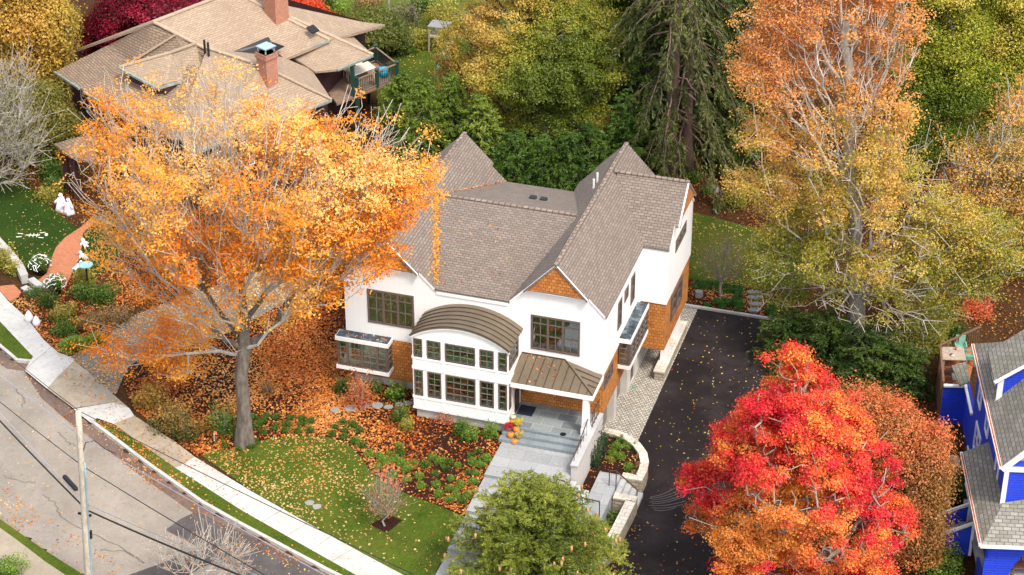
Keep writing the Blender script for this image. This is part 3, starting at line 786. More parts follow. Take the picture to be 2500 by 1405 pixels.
for x in (B0+.0, 4.62, 5.52, 7.2, 8.12):
    w_ = .06 if x == B0 else .17
    t.box(x+.01, BY-.02, .62, x+w_+.01, BY-.001, 1.1); t.box(x+.01, BY-.02, 2.9, x+w_+.01, BY-.001, 3.3)
t.build('bay_trim', M['white'], bay)
for k, (a, b) in enumerate(LO):
    nc = [1, 2, 4, 2, 1][k]
    window(WHO, (B0, BY, 0), (1, 0, 0), a-B0, b-B0, 1.26, 2.68, [(1, nc, [.25, .5, .75])], fw=.055, sill=True)
    window(WHO, (B0, BY, 0), (1, 0, 0), a-B0, b-B0, 3.42, 4.42, [(1, nc, [.34, .67])], fw=.055, sill=True)
window(WHO, (B1, BY, 0), (0, 1, 0), .06, .36, 1.26, 2.68, [(1, 1, [.25, .5, .75])], fw=.05)
window(WHO, (B1, BY, 0), (0, 1, 0), .06, 1.5, 3.42, 4.42, [(1, 3, [.34, .67])], fw=.055)
window(WHO, (B0, 0, 0), (0, -1, 0), .5, 1.92, 3.42, 4.42, [(1, 3, [.34, .67])], fw=.055)
window(WHO, (B0, 0, 0), (0, -1, 0), 1.6, 1.92, 1.26, 2.68, [(1, 1, [.25, .5, .75])], fw=.055)
d = MB(); d.box(B1-.1, BY+.97, .5, B1-.03, BY+1.83, 2.52); d = d.build('front_door', M['door'], WHO)
h_ = MB(); h_.bar((B1+.0, BY+1.05, 1.3), (B1+.0, BY+1.05, 1.62), .03); h_.build('handle', M['black'], d)
l_ = MB(); l_.box(B1+.002, -1.3, 1.98, B1+.10, -1.2, 2.25); M['brass'] = m_plain('brass_lamp', (.65, .38, .12), .35, .6)
l_.build('wall_lamp', M['brass'], WHO)
bm_ = MB()
A0 = [arc(i) for i in range(n+1)]
over = [(x+(x-xm)*.035, z) for x, z in A0]
for i in range(n):
    (x0, z0), (x1, z1) = over[i], over[i+1]
    bm_.slab([(x0, BY-.14, z0+.1), (x1, BY-.14, z1+.1), (x1, .0, z1+.1), (x0, .0, z0+.1)], .07)
br = bm_.build('barrel_roof', M['roof_metal'], WHO)
sm = MB()
for y in (-2.14, -1.78, -1.42, -1.06, -.70, -.34):
    sm = MB()
    for i in range(n): sm.bar((over[i][0], y, over[i][1]+.115), (over[i+1][0], y, over[i+1][1]+.115), .03, .05)
    sm.build('seam', M['seam'], br)
ft = MB()
for i in range(n):
    (x0, z0), (x1, z1) = over[i], over[i+1]
    ft.obox((x0, BY-.11, z0-.06), (x1-x0, 0, z1-z0), (0, .1, 0), (0, 0, .085))
ft.build('arch_trim', M['white'], br)

# porch: roof, column, floor, steps
pr = MB()
e0, e1, eb = (8.74, -1.78, 2.74), (12.74, -1.78, 2.74), (12.74, -.02, 2.74)
r0, r1 = (8.72, -.02, 3.26), (10.9, -.02, 3.26)
pr.slab([e0, e1, r1, r0], .05); pr.slab([e1, eb, r1], .05)
pr = pr.build('porch_roof', M['roof_metal'], WHO)
sm = MB()
for i in range(1, 10):
    x = 8.75+i*.41; ztop = 3.26; y = -.02
    if x > 10.9: k = (x-10.9)/(12.74-10.9); y = -.02-1.76*k; ztop = 3.26-.52*k
    sm = MB(); sm.bar((x, -1.78, 2.755), (x, y, ztop+.015), .025, .045); sm.build('seam', M['seam'], pr)
sm = MB(); sm.bar((12.74, -1.78, 2.76), (10.9, -.02, 3.28), .04, .05); sm.bar((8.74, -.03, 3.28), (10.9, -.03, 3.28), .03, .06); sm.build('ridge_seam', M['seam'], pr)
for k in (.2, .42, .64, .86):
    y = -.02-1.76*k; x1 = 12.74; x0 = 10.9+1.84*k; z0 = 3.26-.52*k; sm = MB(); sm.bar((x0+.25, y, z0+.015-.06), (x1, y, 2.755), .025, .045); sm.build('seam', M['seam'], pr)
f = MB(); f.box(8.76, -1.83, 2.48, 12.78, -1.7, 2.7); f.box(12.64, -1.7, 2.48, 12.78, .03, 2.7); f.box(8.76, -1.7, 2.62, 12.64, .0, 2.66)
f.build('porch_fascia', M['white'], WHO)
c = MB()
def tap(m, x, y, z0, z1, a, b):
    m.v += [(x+sx*w, y+sy*w, z) for z, w in ((z0, a), (z1, b)) for sx, sy in ((-1,-1),(1,-1),(1,1),(-1,1))]
    n = len(m.v)-8; m.f += [tuple(n+i for i in q) for q in ((3,2,1,0),(4,5,6,7),(0,1,5,4),(1,2,6,5),(2,3,7,6),(3,0,4,7))]
tap(c, 12.42, -1.66, .84, 2.48, .17, .13); tap(c, 12.42, -1.66, .46, .84, .2, .2)
c.build('porch_column', M['white'], WHO)
p = MB(); p.box(8.8, -2.12, -.2, 12.5, .1, .47); p.build('porch_floor', M['bluestone'], WHO)
s = MB(); s.box(8.6, -2.46, -.2, 12.46, -2.121, .313); s.box(8.55, -2.8, -.2, 12.46, -2.461, .157); s.box(8.79, -2.14, .39, 12.5, -2.0, .474)
s.build('porch_step', M['step'], WHO)
# stone-capped wall beside the porch and stairs
w_ = MB(); w_.box(12.5, -4.42, -1.8, 12.8, .0, .56); w_.build('porch_wall', M['stucco'], WHO)
w_ = MB(); w_.box(12.47, -4.46, .562, 12.83, -.03, .64); w_.build('wall_cap', M['step_pale'], WHO)
r = MB()
for y in (-.2, -.55, -.9, -1.25): r.bar((12.64, y, .64), (12.64, y, 1.45), .022)
r.bar((12.64, -.1, 1.45), (12.64, -1.4, 1.45), .04); r.bar((12.64, -.1, .78), (12.64, -1.4, .78), .03)
for y, z in ((-2.0, 1.42), (-2.5, 1.3), (-3.0, 1.18), (-3.5, 1.06), (-4.1, .92)): r.bar((12.56, y, .64), (12.56, y, z), .022)
r.bar((12.56, -1.85, 1.45), (12.56, -4.2, .9), .04)
r.build('railing', M['rail'], WHO)
# cantilever posts on a stone base
M['fieldstone'] = m_brick('fieldstone_wall', (.46, .40, .30), (.30, .27, .22), (.16, .13, .10), .38, .17, .016, .9, offset=.4, bstr=.8, weather=.4, wcol=(.42, .30, .14), wscale=1.6)
M['capstone'] = m_brick('pale_cap_stones', (.68, .64, .56), (.50, .46, .40), (.28, .24, .2), .42, .28, .012, .85, offset=.4, bstr=.5, weather=.35, wcol=(.55, .40, .24), wscale=1.1)
b = MB(); b.box(13.6, 6.95, -1.8, 14.1, 11.9, -1.25); b = b.build('pier_base', M['fieldstone'], WHO)
c = MB(); c.box(13.56, 6.9, -1.249, 14.13, 11.95, -1.16); c.build('cap', M['capstone'], b)
for y in (8.1, 10.35):
    c = MB(); tap(c, 13.85, y, -1.16, .09, .21, .17); c.build('porch_column', M['white'], WHO)
# ------------------------------------------------------------------ trees
M['bark_grey'] = m_bark('grey_bark', (.20, .17, .14), (.42, .38, .33), 7)
M['bark_pale'] = m_bark('pale_lichen_bark', (.30, .27, .23), (.55, .51, .45), 7)
M['bark_dark'] = m_bark('dark_bark', (.05, .038, .03), (.12, .09, .07), 6)
M['bark_red'] = m_bark('reddish_conifer_bark', (.10, .06, .045), (.22, .14, .11), 5)
M['bark_maple'] = m_bark('furrowed_maple_bark', (.045, .035, .028), (.20, .165, .135), 5)
M['bark_twig'] = m_bark('pale_twig_bark', (.36, .32, .27), (.60, .55, .48), 7)
M['leaf'] = m_leaf('autumn_leaves', .45)
M['needle'] = m_leaf('conifer_needles', .3)

def grow(base, trunk, pts, bf=.35, seed=0, crown_from=.3, down_pen=.8, jit=.12, seg=.8):
    """skeleton that reaches every point from the trunk, greedy and favouring short, climbing paths"""
    rg = np.random.default_rng(seed)
    nodes = [np.array(p, float) for p in trunk]; par = [-1]+list(range(len(trunk)-1))
    plen = [0.0]
    for i in range(1, len(nodes)): plen.append(plen[-1]+np.linalg.norm(nodes[i]-nodes[i-1]))
    pts = np.asarray(pts, float); n = len(pts)
    best = np.full(n, 1e9); bp = np.zeros(n, int); done = np.zeros(n, bool)
    def relax(k):
        d = pts-nodes[k]; L = np.linalg.norm(d, axis=1)+1e-6
        c = L*(1+down_pen*np.maximum(0, -d[:, 2]/L+.05))+bf*plen[k]
        u = (c < best) & ~done; best[u] = c[u]; bp[u] = k
    z0 = nodes[0][2]; zt = nodes[len(trunk)-1][2]
    for k in range(len(trunk)):
        if nodes[k][2] >= z0+crown_from*(zt-z0): relax(k)
    for _ in range(n):
        i = int(np.argmin(np.where(done, 1e9, best))); done[i] = True
        p = bp[i]; a = nodes[p]; b = pts[i]; L = np.linalg.norm(b-a)
        ns = max(1, int(L/seg)); prev = p; cvv = rg.normal(0, .085*L, 3); cvv[2] = -abs(cvv[2])*.6; ph = rg.uniform(1.5, 3.2)
        for s_ in range(1, ns+1):
            t = s_/ns; q = a*(1-t)+b*t
            if s_ < ns:
                q = q+rg.normal(0, jit*min(1, L*.3), 3)+cvv*(math.sin(PI*t)+.35*math.sin(PI*ph*t)*(1-t)); q[2] += .10*L*math.sin(PI*t)*.3
            nodes.append(q); par.append(prev); plen.append(plen[prev]+np.linalg.norm(q-nodes[prev])); prev = len(nodes)-1
            relax(prev)
    return np.array(nodes), np.array(par)

def tubes(nodes, par, r_base, r_tip=.012, e=2.3, flare=1.6, nt=None, ttap=.45):
    n = len(nodes); acc = np.zeros(n)
    for i in range(n-1, 0, -1):
        if acc[i] == 0: acc[i] = 1
        acc[par[i]] += acc[i]
    r = acc**(1/e); r = r/r[0]*r_base; r = np.maximum(r, r_tip)
    if nt:
        for i in range(nt): # trunk flares at the foot
            t = i/max(1, nt-1); r[i] = max(r[i], r_base*(1-ttap*t))*(1+(flare-1)*max(0, 1-i/1.8)**2)
    VV, FF = [], []; off = 0; mark = None
    if nt:
        k = 16; an = np.arange(k)*2*PI/k; rgf = np.random.default_rng(n)
        lob_ = 1+.16*np.sin(an*5+rgf.uniform(0, 6))+.08*np.sin(an*3+1)
        for i in range(nt):
            fl = max(0, 1-i/2.0); rr = r[i]*(1+(lob_-1)*(.35+fl)); c_ = nodes[i]
            VV.append(np.stack([c_[0]+rr*np.cos(an), c_[1]+rr*np.sin(an), np.full(k, c_[2])], 1))
        for i in range(nt-1):
            j = np.arange(k); j2 = (j+1) % k; FF.append(np.stack([i*k+j, i*k+j2, (i+1)*k+j2, (i+1)*k+j], 1))
        off = nt*k
    for lo, hi, k in ((.09, 99, 9), (.03, .09, 5), (0, .03, 3)):
        idx = [i for i in range(max(1, nt or 1), n) if lo <= r[i] < hi]
        if hi <= .09 and mark is None: mark = (off, sum(len(f) for f in FF))
        if not idx: continue
        idx = np.array(idx); a = nodes[par[idx]]; b = nodes[idx]; d = b-a; L = np.linalg.norm(d, axis=1, keepdims=True)+1e-6; d = d/L
        ref = np.where(np.abs(d[:, 2:3]) > .9, [[1., 0, 0]], [[0, 0, 1.]])
        p = np.cross(d, ref); p /= np.linalg.norm(p, axis=1, keepdims=True); q = np.cross(p, d)
        ra = np.minimum(r[par[idx]], r[idx]*1.5)[:, None]; rb = r[idx][:, None]
        if hi > 50: ra = np.minimum(r[par[idx]], r[idx]*1.8)[:, None]
        rings = []
        for (c, rr) in ((a, ra), (b+d*.0, rb)):
            for j in range(k):
                an = 2*PI*j/k; rings.append(c+(p*math.cos(an)+q*math.sin(an))*rr)
        R_ = np.stack(rings, 1)
        m_ = len(idx); VV.append(R_.reshape(-1, 3)); b0 = off+np.arange(m_)*2*k
        for j in range(k):
            j2 = (j+1) % k; FF.append(np.stack([b0+j, b0+k+j, b0+k+j2, b0+j2], 1))
        off += m_*2*k
    VA, FA = np.concatenate(VV), np.concatenate(FF)
    return VA[:mark[0]], FA[:mark[1]], VA[mark[0]:], FA[mark[1]:]-mark[0], r

def quads(c, size, nrm_bias=(0, 0, .6), spread=1.0, aspect=.62, rg=RNG):
    """diamond leaves at points c"""
    n = len(c); nr = rg.normal(0, spread, (n, 3))+np.array(nrm_bias); nr /= np.linalg.norm(nr, axis=1, keepdims=True)+1e-9
    t = rg.normal(0, 1, (n, 3)); a = np.cross(nr, t); a /= np.linalg.norm(a, axis=1, keepdims=True)+1e-9; b = np.cross(nr, a)
    s = (size*rg.uniform(.65, 1.35, n))[:, None]
    v = np.stack([c-a*s*.5, c-b*s*.5*aspect+a*s*.06, c+a*s*.5, c+b*s*.5*aspect+a*s*.06], 1)
    v[:, 0] -= nr*s*.12; v[:, 2] -= nr*s*.12
    return v.reshape(-1, 3)

def palette(cols, t):
    cols = np.array(cols, float); t = np.clip(t, 0, .9999)*(len(cols)-1); i = t.astype(int); f = (t-i)[:, None]
    return cols[i]*(1-f)+cols[i+1]*f

def lobes_points(lobes, n, rg, shell=.55, zmin=None):
    """points spread through ellipsoids (c, r); weighted by volume"""
    vol = np.array([l[1][0]*l[1][1]*l[1][2] for l in lobes]); pr = vol**.8/np.sum(vol**.8)
    out = []
    for (c, r), k in zip(lobes, rg.multinomial(n, pr)):
        d = rg.normal(0, 1, (k, 3)); d /= np.linalg.norm(d, axis=1, keepdims=True)
        rad = rg.uniform(0, 1, (k, 1))**(1/3*(1-shell)+.02)
        out.append(np.array(c)+d*rad*np.array(r))
    return np.concatenate(out)

def lob(px, py, rx, rz, Y, ry=None):
    """crown lobe seen at (px,py) with pixel radii, standing at depth y=Y"""
    c = at(px, py, y=Y); w = (c-Vector(CAM_C)).dot(Vector(_F)); s = w/CAM_F
    return ((c.x, c.y, c.z), (rx*s, (ry if ry else (rx*s+rz*s)*.5), rz*s))

def hnoise(p, sc, seed):
    """cheap smooth value noise on points"""
    rg = np.random.default_rng(seed); o = np.zeros(len(p))
    for k in range(6):
        f = rg.normal(0, sc, 3); o += np.sin(p@f+rg.uniform(0, 6.28))
    return o/3.2

def tree(name, label, cat, base, top, lobes, n_attr, leaves, lsize, cols, trunk_r, bark, seed=1, bf=.35, sig=.38, bare=None, lean=None, group=None,
         twigs=1.0, shell=.5, crown_from=.3, cvar=.5, flat=.6, ctop=None, matl='leaf', jit=.12, down=.8, tip=.012, hfrac=.75, csize=1.0, spur=0, e=2.3, nbias=(0, 0, .6), ttap=.45, bark2=None, ljit=.10, tjit=.13):
    rg = np.random.default_rng(seed)
    bx, by, bz = base
    root = thing(name, label, cat, (bx, by, bz), group)
    H_ = top[2]-bz; nt = max(4, int(H_*hfrac/1.1))
    tk = []
    for i in range(nt):
        t = i/(nt-1)*hfrac
        tk.append((bx+(top[0]-bx)*t+rg.normal(0, .07)*(i > 0), by+(top[1]-by)*t+rg.normal(0, .07)*(i > 0), bz-.15*(i == 0)+H_*t))
    pts = lobes_points(lobes, n_attr, rg, shell)
    pts = pts[pts[:, 2] > bz+H_*.06]
    gn = np.array([H(x, y) for x, y in pts[:, :2]]); pts = pts[pts[:, 2] > gn+.5]
    nodes, par = grow(base, tk, pts, bf, seed, crown_from, down, jit)
    if spur:  # fine bare twigs at the ends
        k = rg.choice(np.arange(nt, len(nodes)), int(spur), replace=True)
        cen = nodes[:nt].mean(0); d = nodes[k]-cen; d /= np.linalg.norm(d, axis=1, keepdims=True); d = d*.7+rg.normal(0, .5, d.shape)+np.array([0, 0, .35])
        en = nodes[k]+d*rg.uniform(.3, .9, (len(k), 1))
        par = np.concatenate([par, k]); nodes = np.concatenate([nodes, en])
    V, F, V2, F2, r = tubes(nodes, par, trunk_r, tip, e=e, nt=nt, ttap=ttap)
    np_mesh_idx('trunk', V, F, bark, root)
    if len(F2): np_mesh_idx('branches', V2, F2, bark2 or bark, root)
    # foliage
    tips = nodes[nt:]; rr = r[nt:]; fine = rr < max(.05, tip*2.2)
    cl = tips[fine]
    if bare is not None: keep = rg.uniform(0, 1, len(cl)) > bare(cl); cl = cl[keep]
    if len(cl) and leaves:
        cnt = np.maximum(1, rg.poisson(leaves/len(cl), len(cl)))
        id_ = np.repeat(np.arange(len(cl)), cnt)
        off = rg.normal(0, 1, (len(id_), 3))*np.array([sig, sig, sig*flat])
        c = cl[id_]+off
        tone = .5+cvar*hnoise(cl, .55, seed+3)+rg.normal(0, tjit, len(cl))
        if ctop is not None: tone = tone+ctop(cl)
        tn = tone[id_]+rg.normal(0, ljit, len(id_))
        col = palette(cols, tn)*rg.uniform(.84, 1.14, (len(id_), 1))
        out = off*.5/sig+(c-np.array([bx, by, bz+H_*.5]))*np.array([1, 1, .6])/max(2, H_*.4); v = quads(c, lsize*csize, nrm_bias=np.array(nbias)+.55*out, spread=.6, rg=rg)
        np_mesh('crown', v, 4, M[matl], col, root)
    return root

# palettes (base colours)
ORANGE = [(.84, .27, .018), (.95, .42, .045), (.97, .53, .10), (.97, .62, .20)]
RED = [(.50, .02, .03), (.80, .03, .05), (.86, .05, .06), (.88, .11, .05), (.88, .23, .05), (.86, .36, .07)]
REDOR = [(.36, .18, .05), (.70, .25, .08), (.82, .21, .09), (.80, .12, .07)]
CRIM = [(.14, .008, .016), (.40, .014, .045), (.62, .02, .08), (.70, .06, .09)]
GOLD = [(.17, .17, .025), (.38, .30, .045), (.58, .38, .07), (.66, .40, .08)]
OLIVE = [(.15, .20, .02), (.32, .33, .035), (.54, .43, .07), (.68, .44, .11)]
LIME = [(.14, .20, .015), (.34, .37, .03), (.60, .54, .075), (.70, .56, .11)]
TAWNY = [(.40, .32, .06), (.64, .42, .09), (.82, .42, .11), (.84, .34, .09)]
DARKG = [(.016, .035, .008), (.04, .08, .013), (.075, .13, .018), (.11, .17, .026)]
HEML = [(.04, .08, .010), (.11, .18, .02), (.20, .28, .032), (.29, .35, .05)]
SPRUCE = [(.055, .08, .012), (.12, .16, .02), (.24, .28, .035), (.38, .39, .065)]

def needles(c, a, ln, wd, rg, upb=.5):
    n = len(c); a = a/(np.linalg.norm(a, axis=1, keepdims=True)+1e-9)
    nr = rg.normal(0, 1, (n, 3))+np.array([0, 0, upb]); b = np.cross(nr, a); b /= np.linalg.norm(b, axis=1, keepdims=True)+1e-9
    l = (ln*rg.uniform(.7, 1.3, n))[:, None]; w = (wd*rg.uniform(.7, 1.3, n))[:, None]
    v = np.stack([c-a*l*.5, c+b*w*.5, c+a*l*.5, c-b*w*.5], 1); return v.reshape(-1, 3)

def conifer(name, label, base, h, R, cols, bark, trunk_r, seed, whorls=26, per=6, p=.8, droop=.25, rise=.15, low=.06, ln=.26, wd=.075, dens=9, tw=.42, group=None, gap=0.0, hang=.0, bare_in=.25, top2=None, cones=0, cvar=.35, cat='tree', step=.17):
    rg = np.random.default_rng(seed); bx, by, bz = base
    root = thing(name, label, cat, (bx, by, bz), group); axes = [(bx, by)]
    T = MB(); n_ = 8; lean = rg.normal(0, .02, 2)
    trk = lambda t: np.array([bx+lean[0]*h*t, by+lean[1]*h*t, bz+h*t])
    T.tube([tuple(trk(i/n_)-np.array([0, 0, .15*(i == 0)])) for i in range(n_+1)], [trunk_r*(1.35 if i == 0 else 1)*(1-.93*i/n_)+.012 for i in range(n_+1)], 10)
    C, A, TN = [], [], []; cone_pts = []
    for wi in range(whorls):
        t = low+(1-low)*((wi+.5)/whorls)**.95; a0 = rg.uniform(0, 6.28)
        for k in range(per):
            if rg.uniform() < gap: continue
            L = max(.18, R*(1-t)**p*rg.uniform(.72, 1.12)+.06*R); an = a0+k*2*PI/per+rg.normal(0, .22)
            tt = min(1, max(.01, t+rg.normal(0, .5/whorls))); s0 = trk(tt); d = np.array([math.cos(an), math.sin(an), 0])
            m = max(3, int(L/.45)+1); ss = np.linspace(0, 1, m+1); up = rise+.5*tt
            pts = s0+d*(ss[:, None]*L); pts[:, 2] += L*(up*ss-(droop+.25*(1-tt)*droop)*ss**2*1.6)
            pts[1:-1] += rg.normal(0, .03*L**.5, (m-1, 3))
            T.tube([tuple(q) for q in pts], [max(.008, trunk_r*.22*(1-.85*s_)*(L/R)**.7) for s_ in ss], 4, cap=False)
            nt_ = max(4, int(L/step)); sv = rg.uniform(bare_in if L > 1 else .05, 1.0, nt_)
            bp = np.stack([np.interp(sv, ss, pts[:, j]) for j in range(3)], 1); side = np.array([-d[1], d[0], 0])
            sg = rg.choice([-1, 1], nt_)[:, None]; tl = (tw*L**.6*(1-sv*.72)+.14)[:, None]*rg.uniform(.7, 1.2, (nt_, 1))
            td = d*rg.uniform(.35, .9, (nt_, 1))+side*sg*rg.uniform(.5, 1, (nt_, 1)); td[:, 2] += rg.normal(-.02-hang, .2, nt_)
            td /= np.linalg.norm(td, axis=1, keepdims=True)
            q = rg.uniform(0, 1, (nt_, dens, 1)); cc = bp[:, None]+td[:, None]*tl[:, None]*q
            cc[:, :, 2] -= (hang*.6+.12)*(tl*q[:, :, 0])**2; cc += rg.normal(0, .035, cc.shape)
            C.append(cc.reshape(-1, 3)); A.append((td[:, None]+rg.normal(0, .42, cc.shape)).reshape(-1, 3))
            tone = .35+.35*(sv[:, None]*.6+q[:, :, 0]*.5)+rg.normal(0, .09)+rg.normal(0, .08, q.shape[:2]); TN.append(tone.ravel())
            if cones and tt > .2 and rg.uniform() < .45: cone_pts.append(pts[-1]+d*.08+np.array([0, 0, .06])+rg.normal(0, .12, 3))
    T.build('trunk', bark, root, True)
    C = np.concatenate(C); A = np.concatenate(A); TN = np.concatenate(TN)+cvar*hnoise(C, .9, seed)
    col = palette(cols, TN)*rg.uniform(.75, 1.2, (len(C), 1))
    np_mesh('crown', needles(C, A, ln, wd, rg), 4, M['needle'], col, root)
    if cones:
        cp = np.array(cone_pts)[:cones]
        for q in cp:
            m = MB(); m.lathe(tuple(q), [(.015, .13), (.05, .08), (.06, 0), (.045, -.10), (.01, -.17)], 7); m.build('cone', M['cone'], root, True)
    return root
M['cone'] = m_plain('spruce_cone', (.46, .24, .11), .7)

# 1 the great orange maple in front
Y0 = -6.1
L = [lob(300, 290, 110, 100, Y0), lob(540, 260, 130, 100, Y0), lob(250, 430, 85, 110, Y0-1), lob(420, 430, 170, 150, Y0-2.5), lob(650, 420, 170, 160, Y0-2.5), lob(860, 480, 150, 120, Y0),
     lob(960, 440, 100, 110, Y0+.5), lob(320, 600, 110, 70, Y0), lob(500, 600, 150, 100, Y0-2), lob(740, 590, 150, 90, Y0-1), lob(730, 355, 110, 75, Y0), lob(880, 330, 110, 80, Y0+1),
     lob(400, 720, 110, 50, Y0-1), lob(760, 700, 90, 55, Y0-.5), lob(880, 600, 110, 80, Y0), lob(320, 850, 110, 60, Y0+1), lob(430, 850, 90, 80, Y0+1.5)]
tp = at(596, 260, y=Y0)
def bare1(p):
    q = .6*hnoise(p, .5, 77)+.8*hnoise(p, 1.1, 78); top_ = np.clip((p[:, 2]-15.6)/3.2, 0, 1); right = np.clip((p[:, 0]-1.0)/4, 0, 1)*np.clip((p[:, 2]-14)/3, 0, 1)
    low = np.clip((6.2-p[:, 2])/1.8, 0, 1)*np.clip((p[:, 0]+6.5)/3, .2, 1)
    front = .40*np.clip((-6.3-p[:, 1])/3, 0, 1)*np.clip((p[:, 2]-8)/2, 0, 1)
    return np.clip(.20+front+.58*top_+.30*right+.85*low+.58*q, 0, .97)
tree('maple_tree', 'largest tree, bright orange maple with bare grey upper branches left of the white house', 'tree', (-2.85, -6.15, H(-2.85, -6.15)), (tp.x, Y0, tp.z), L, 1800, 104000, .118, ORANGE, .30, M['bark_maple'], 3,
     bf=.90, sig=.23, cvar=.6, bare=bare1, crown_from=.55, shell=.35, spur=1800, tip=.016, flat=.42, hfrac=.44, e=2.1, down=1.4, jit=.10, ttap=.6, bark2=M['bark_twig'])

# 2 red tree by the driveway
OR_ = [(at(x, y, y=-9.5), r) for x, y, r in ((1990, 1250, 2.6), (1850, 1370, 2.6), (1790, 1310, 1.6), (2100, 1040, 1.4), (1930, 1160, 1.2), (2060, 1350, 1.3))]
Y2 = -8.0
L = [lob(1940, 890, 40, 45, Y2), lob(1950, 950, 85, 70, Y2), lob(1880, 1010, 70, 50, Y2), lob(1990, 1000, 80, 60, Y2), lob(1930, 1020, 120, 70, Y2-1), lob(1850, 1090, 110, 80, Y2-.5), lob(2020, 1060, 100, 90, Y2-1), lob(1790, 1190, 110, 60, Y2), lob(1950, 1180, 150, 100, Y2-2.5),
     lob(2110, 1160, 90, 90, Y2-1), lob(1730, 1180, 70, 45, Y2), lob(1740, 1260, 70, 60, Y2), lob(1850, 1290, 120, 80, Y2-2), lob(2030, 1290, 130, 90, Y2-2.5), lob(2160, 1280, 70, 80, Y2-1), lob(1880, 1390, 130, 70, Y2-2), lob(2060, 1400, 120, 70, Y2-2)]
tp = at(1945, 860, y=Y2)
tree('maple_tree', 'broad cone shaped tree with vivid scarlet and orange leaves beside the black driveway', 'tree', (23.6, -8.2, H(23.6, -8.2)), (tp.x+.3, Y2, tp.z), L, 2100, 230000, .10, RED, .38, M['bark_grey'], 8,
     ctop=lambda p: -.08-.03*np.clip((p[:, 2]-7)/5, -1.2, 1)+.22*hnoise(p, 1.3, 55)+.17*np.max([np.exp(-((p[:, 0]-c.x)**2+(p[:, 2]-c.z)**2)/(2*(r*.75)**2)) for c, r in OR_], axis=0)-.05, bf=.3, sig=.19, crown_from=.15, shell=.6, spur=110, flat=.5, cvar=.45, ljit=.1, tjit=.24, bare=lambda p: np.clip(.26+.6*hnoise(p, 1.0, 5)+.7*hnoise(p, 1.9, 6), 0, .98), tip=.014, hfrac=.85)
# 3 duller red tree behind it
Y3 = -4.5
L = [lob(2090, 980, 60, 45, Y3), lob(2170, 1030, 75, 60, Y3), lob(2225, 1110, 70, 70, Y3), lob(2250, 1200, 60, 60, Y3), lob(2255, 1290, 55, 50, Y3), lob(2220, 1350, 65, 60, Y3), lob(2150, 1150, 80, 80, Y3), lob(2270, 1060, 35, 40, Y3), lob(2285, 1150, 30, 40, Y3), lob(2190, 1400, 80, 60, Y3)]
tp = at(2180, 980, y=Y3)
tree('maple_tree', 'rust red tree between the scarlet tree and the blue house', 'tree', (27.0, -5.2, H(27, -5.2)), (tp.x, Y3, tp.z), L, 1000, 110000, .105, REDOR, .25, M['bark_dark'], 12, bf=.3, sig=.32, crown_from=.1, shell=.55, flat=.6, hfrac=.85, cvar=.7, ljit=.15, bare=lambda p: np.clip(.16+.7*hnoise(p, 1.1, 6), 0, .95))

def bxy(px, py, z0=None):
    x, y = G(px, py); return (x, y, H(x, y))
# 4 the tall tree right of the rear lawn: orange above, yellow green below
b = (22.87, 12.5, H(22.87, 12.5)); Y = 12.5
L = [lob(2010, 20, 170, 100, Y), lob(1920, 120, 120, 70, Y), lob(2090, 140, 140, 100, Y), lob(2170, 60, 90, 100, Y), lob(1900, 210, 110, 50, Y-1), lob(2010, 260, 140, 70, Y-1), lob(1890, 330, 100, 40, Y-1), lob(2140, 280, 110, 80, Y-1), lob(2060, 380, 150, 70, Y-2), lob(1900, 450, 120, 45, Y-1), lob(2190, 400, 90, 80, Y), lob(2040, -90, 150, 70, Y),
     lob(1960, 550, 120, 50, Y), lob(2090, 500, 130, 80, Y-1), lob(2210, 510, 110, 90, Y), lob(1930, 640, 90, 40, Y-1), lob(2060, 640, 110, 60, Y-2), lob(2190, 650, 120, 80, Y-2), lob(2300, 590, 100, 90, Y), lob(1930, 715, 80, 30, Y-.5), lob(1880, 600, 60, 26, Y), lob(2400, 560, 80, 60, Y), lob(2440, 640, 60, 50, Y), lob(2100, 740, 120, 50, Y-2), lob(2260, 750, 90, 60, Y-1), lob(2370, 690, 70, 60, Y), lob(2010, 800, 70, 28, Y-1), lob(2200, 830, 70, 45, Y-1.5)]
tp = at(2055, -110, y=Y)
tree('oak_tree', 'tallest tree, orange above and yellow green below, standing right of the rear lawn', 'tree', b, (tp.x, Y, tp.z), L, 2600, 150000, .115, [(.22, .24, .03), (.42, .38, .05), (.64, .48, .085), (.80, .44, .12), (.80, .36, .11)], .40, M['bark_grey'], 22, bf=.62, sig=.27, shell=.3, crown_from=.16, down=1.1, spur=1500, flat=.42, hfrac=.85, cvar=.28, bark2=M['bark_twig'],
     ctop=lambda p: +.04+.40*np.clip((p[:, 2]-9.5)/6, -1, 1), bare=lambda p: np.clip(.30+.8*hnoise(p, .75, 19)+.4*(p[:, 2] < 3.0)+.55*((np.abs(p[:, 0]-22.6) < 1.0) & (p[:, 1] < 12.4)), 0, .96), tip=.016, e=2.1)
# 6 far right orange tree
b = bxy(2330, 640); Y = b[1]
L = [lob(2400, 420, 100, 100, Y), lob(2480, 330, 70, 120, Y), lob(2460, 520, 90, 90, Y), lob(2340, 480, 70, 70, Y), lob(2540, 450, 80, 120, Y), lob(2400, 600, 90, 60, Y), lob(2500, 640, 70, 60, Y)]
tp = at(2400, 330, y=Y)
tree('orange_leaf_tree', 'thin orange tree with many pale branches at the right edge of the photo', 'tree', b, (tp.x, Y, tp.z), L, 1100, 38000, .12, TAWNY, .25, M['bark_pale'], 23, bf=.6, sig=.34, shell=.4, crown_from=.25, spur=700, flat=.5, hfrac=.4, cvar=.4,
     bare=lambda p: np.clip(.35+.35*hnoise(p, .6, 29), 0, .9), tip=.018, e=2.15)
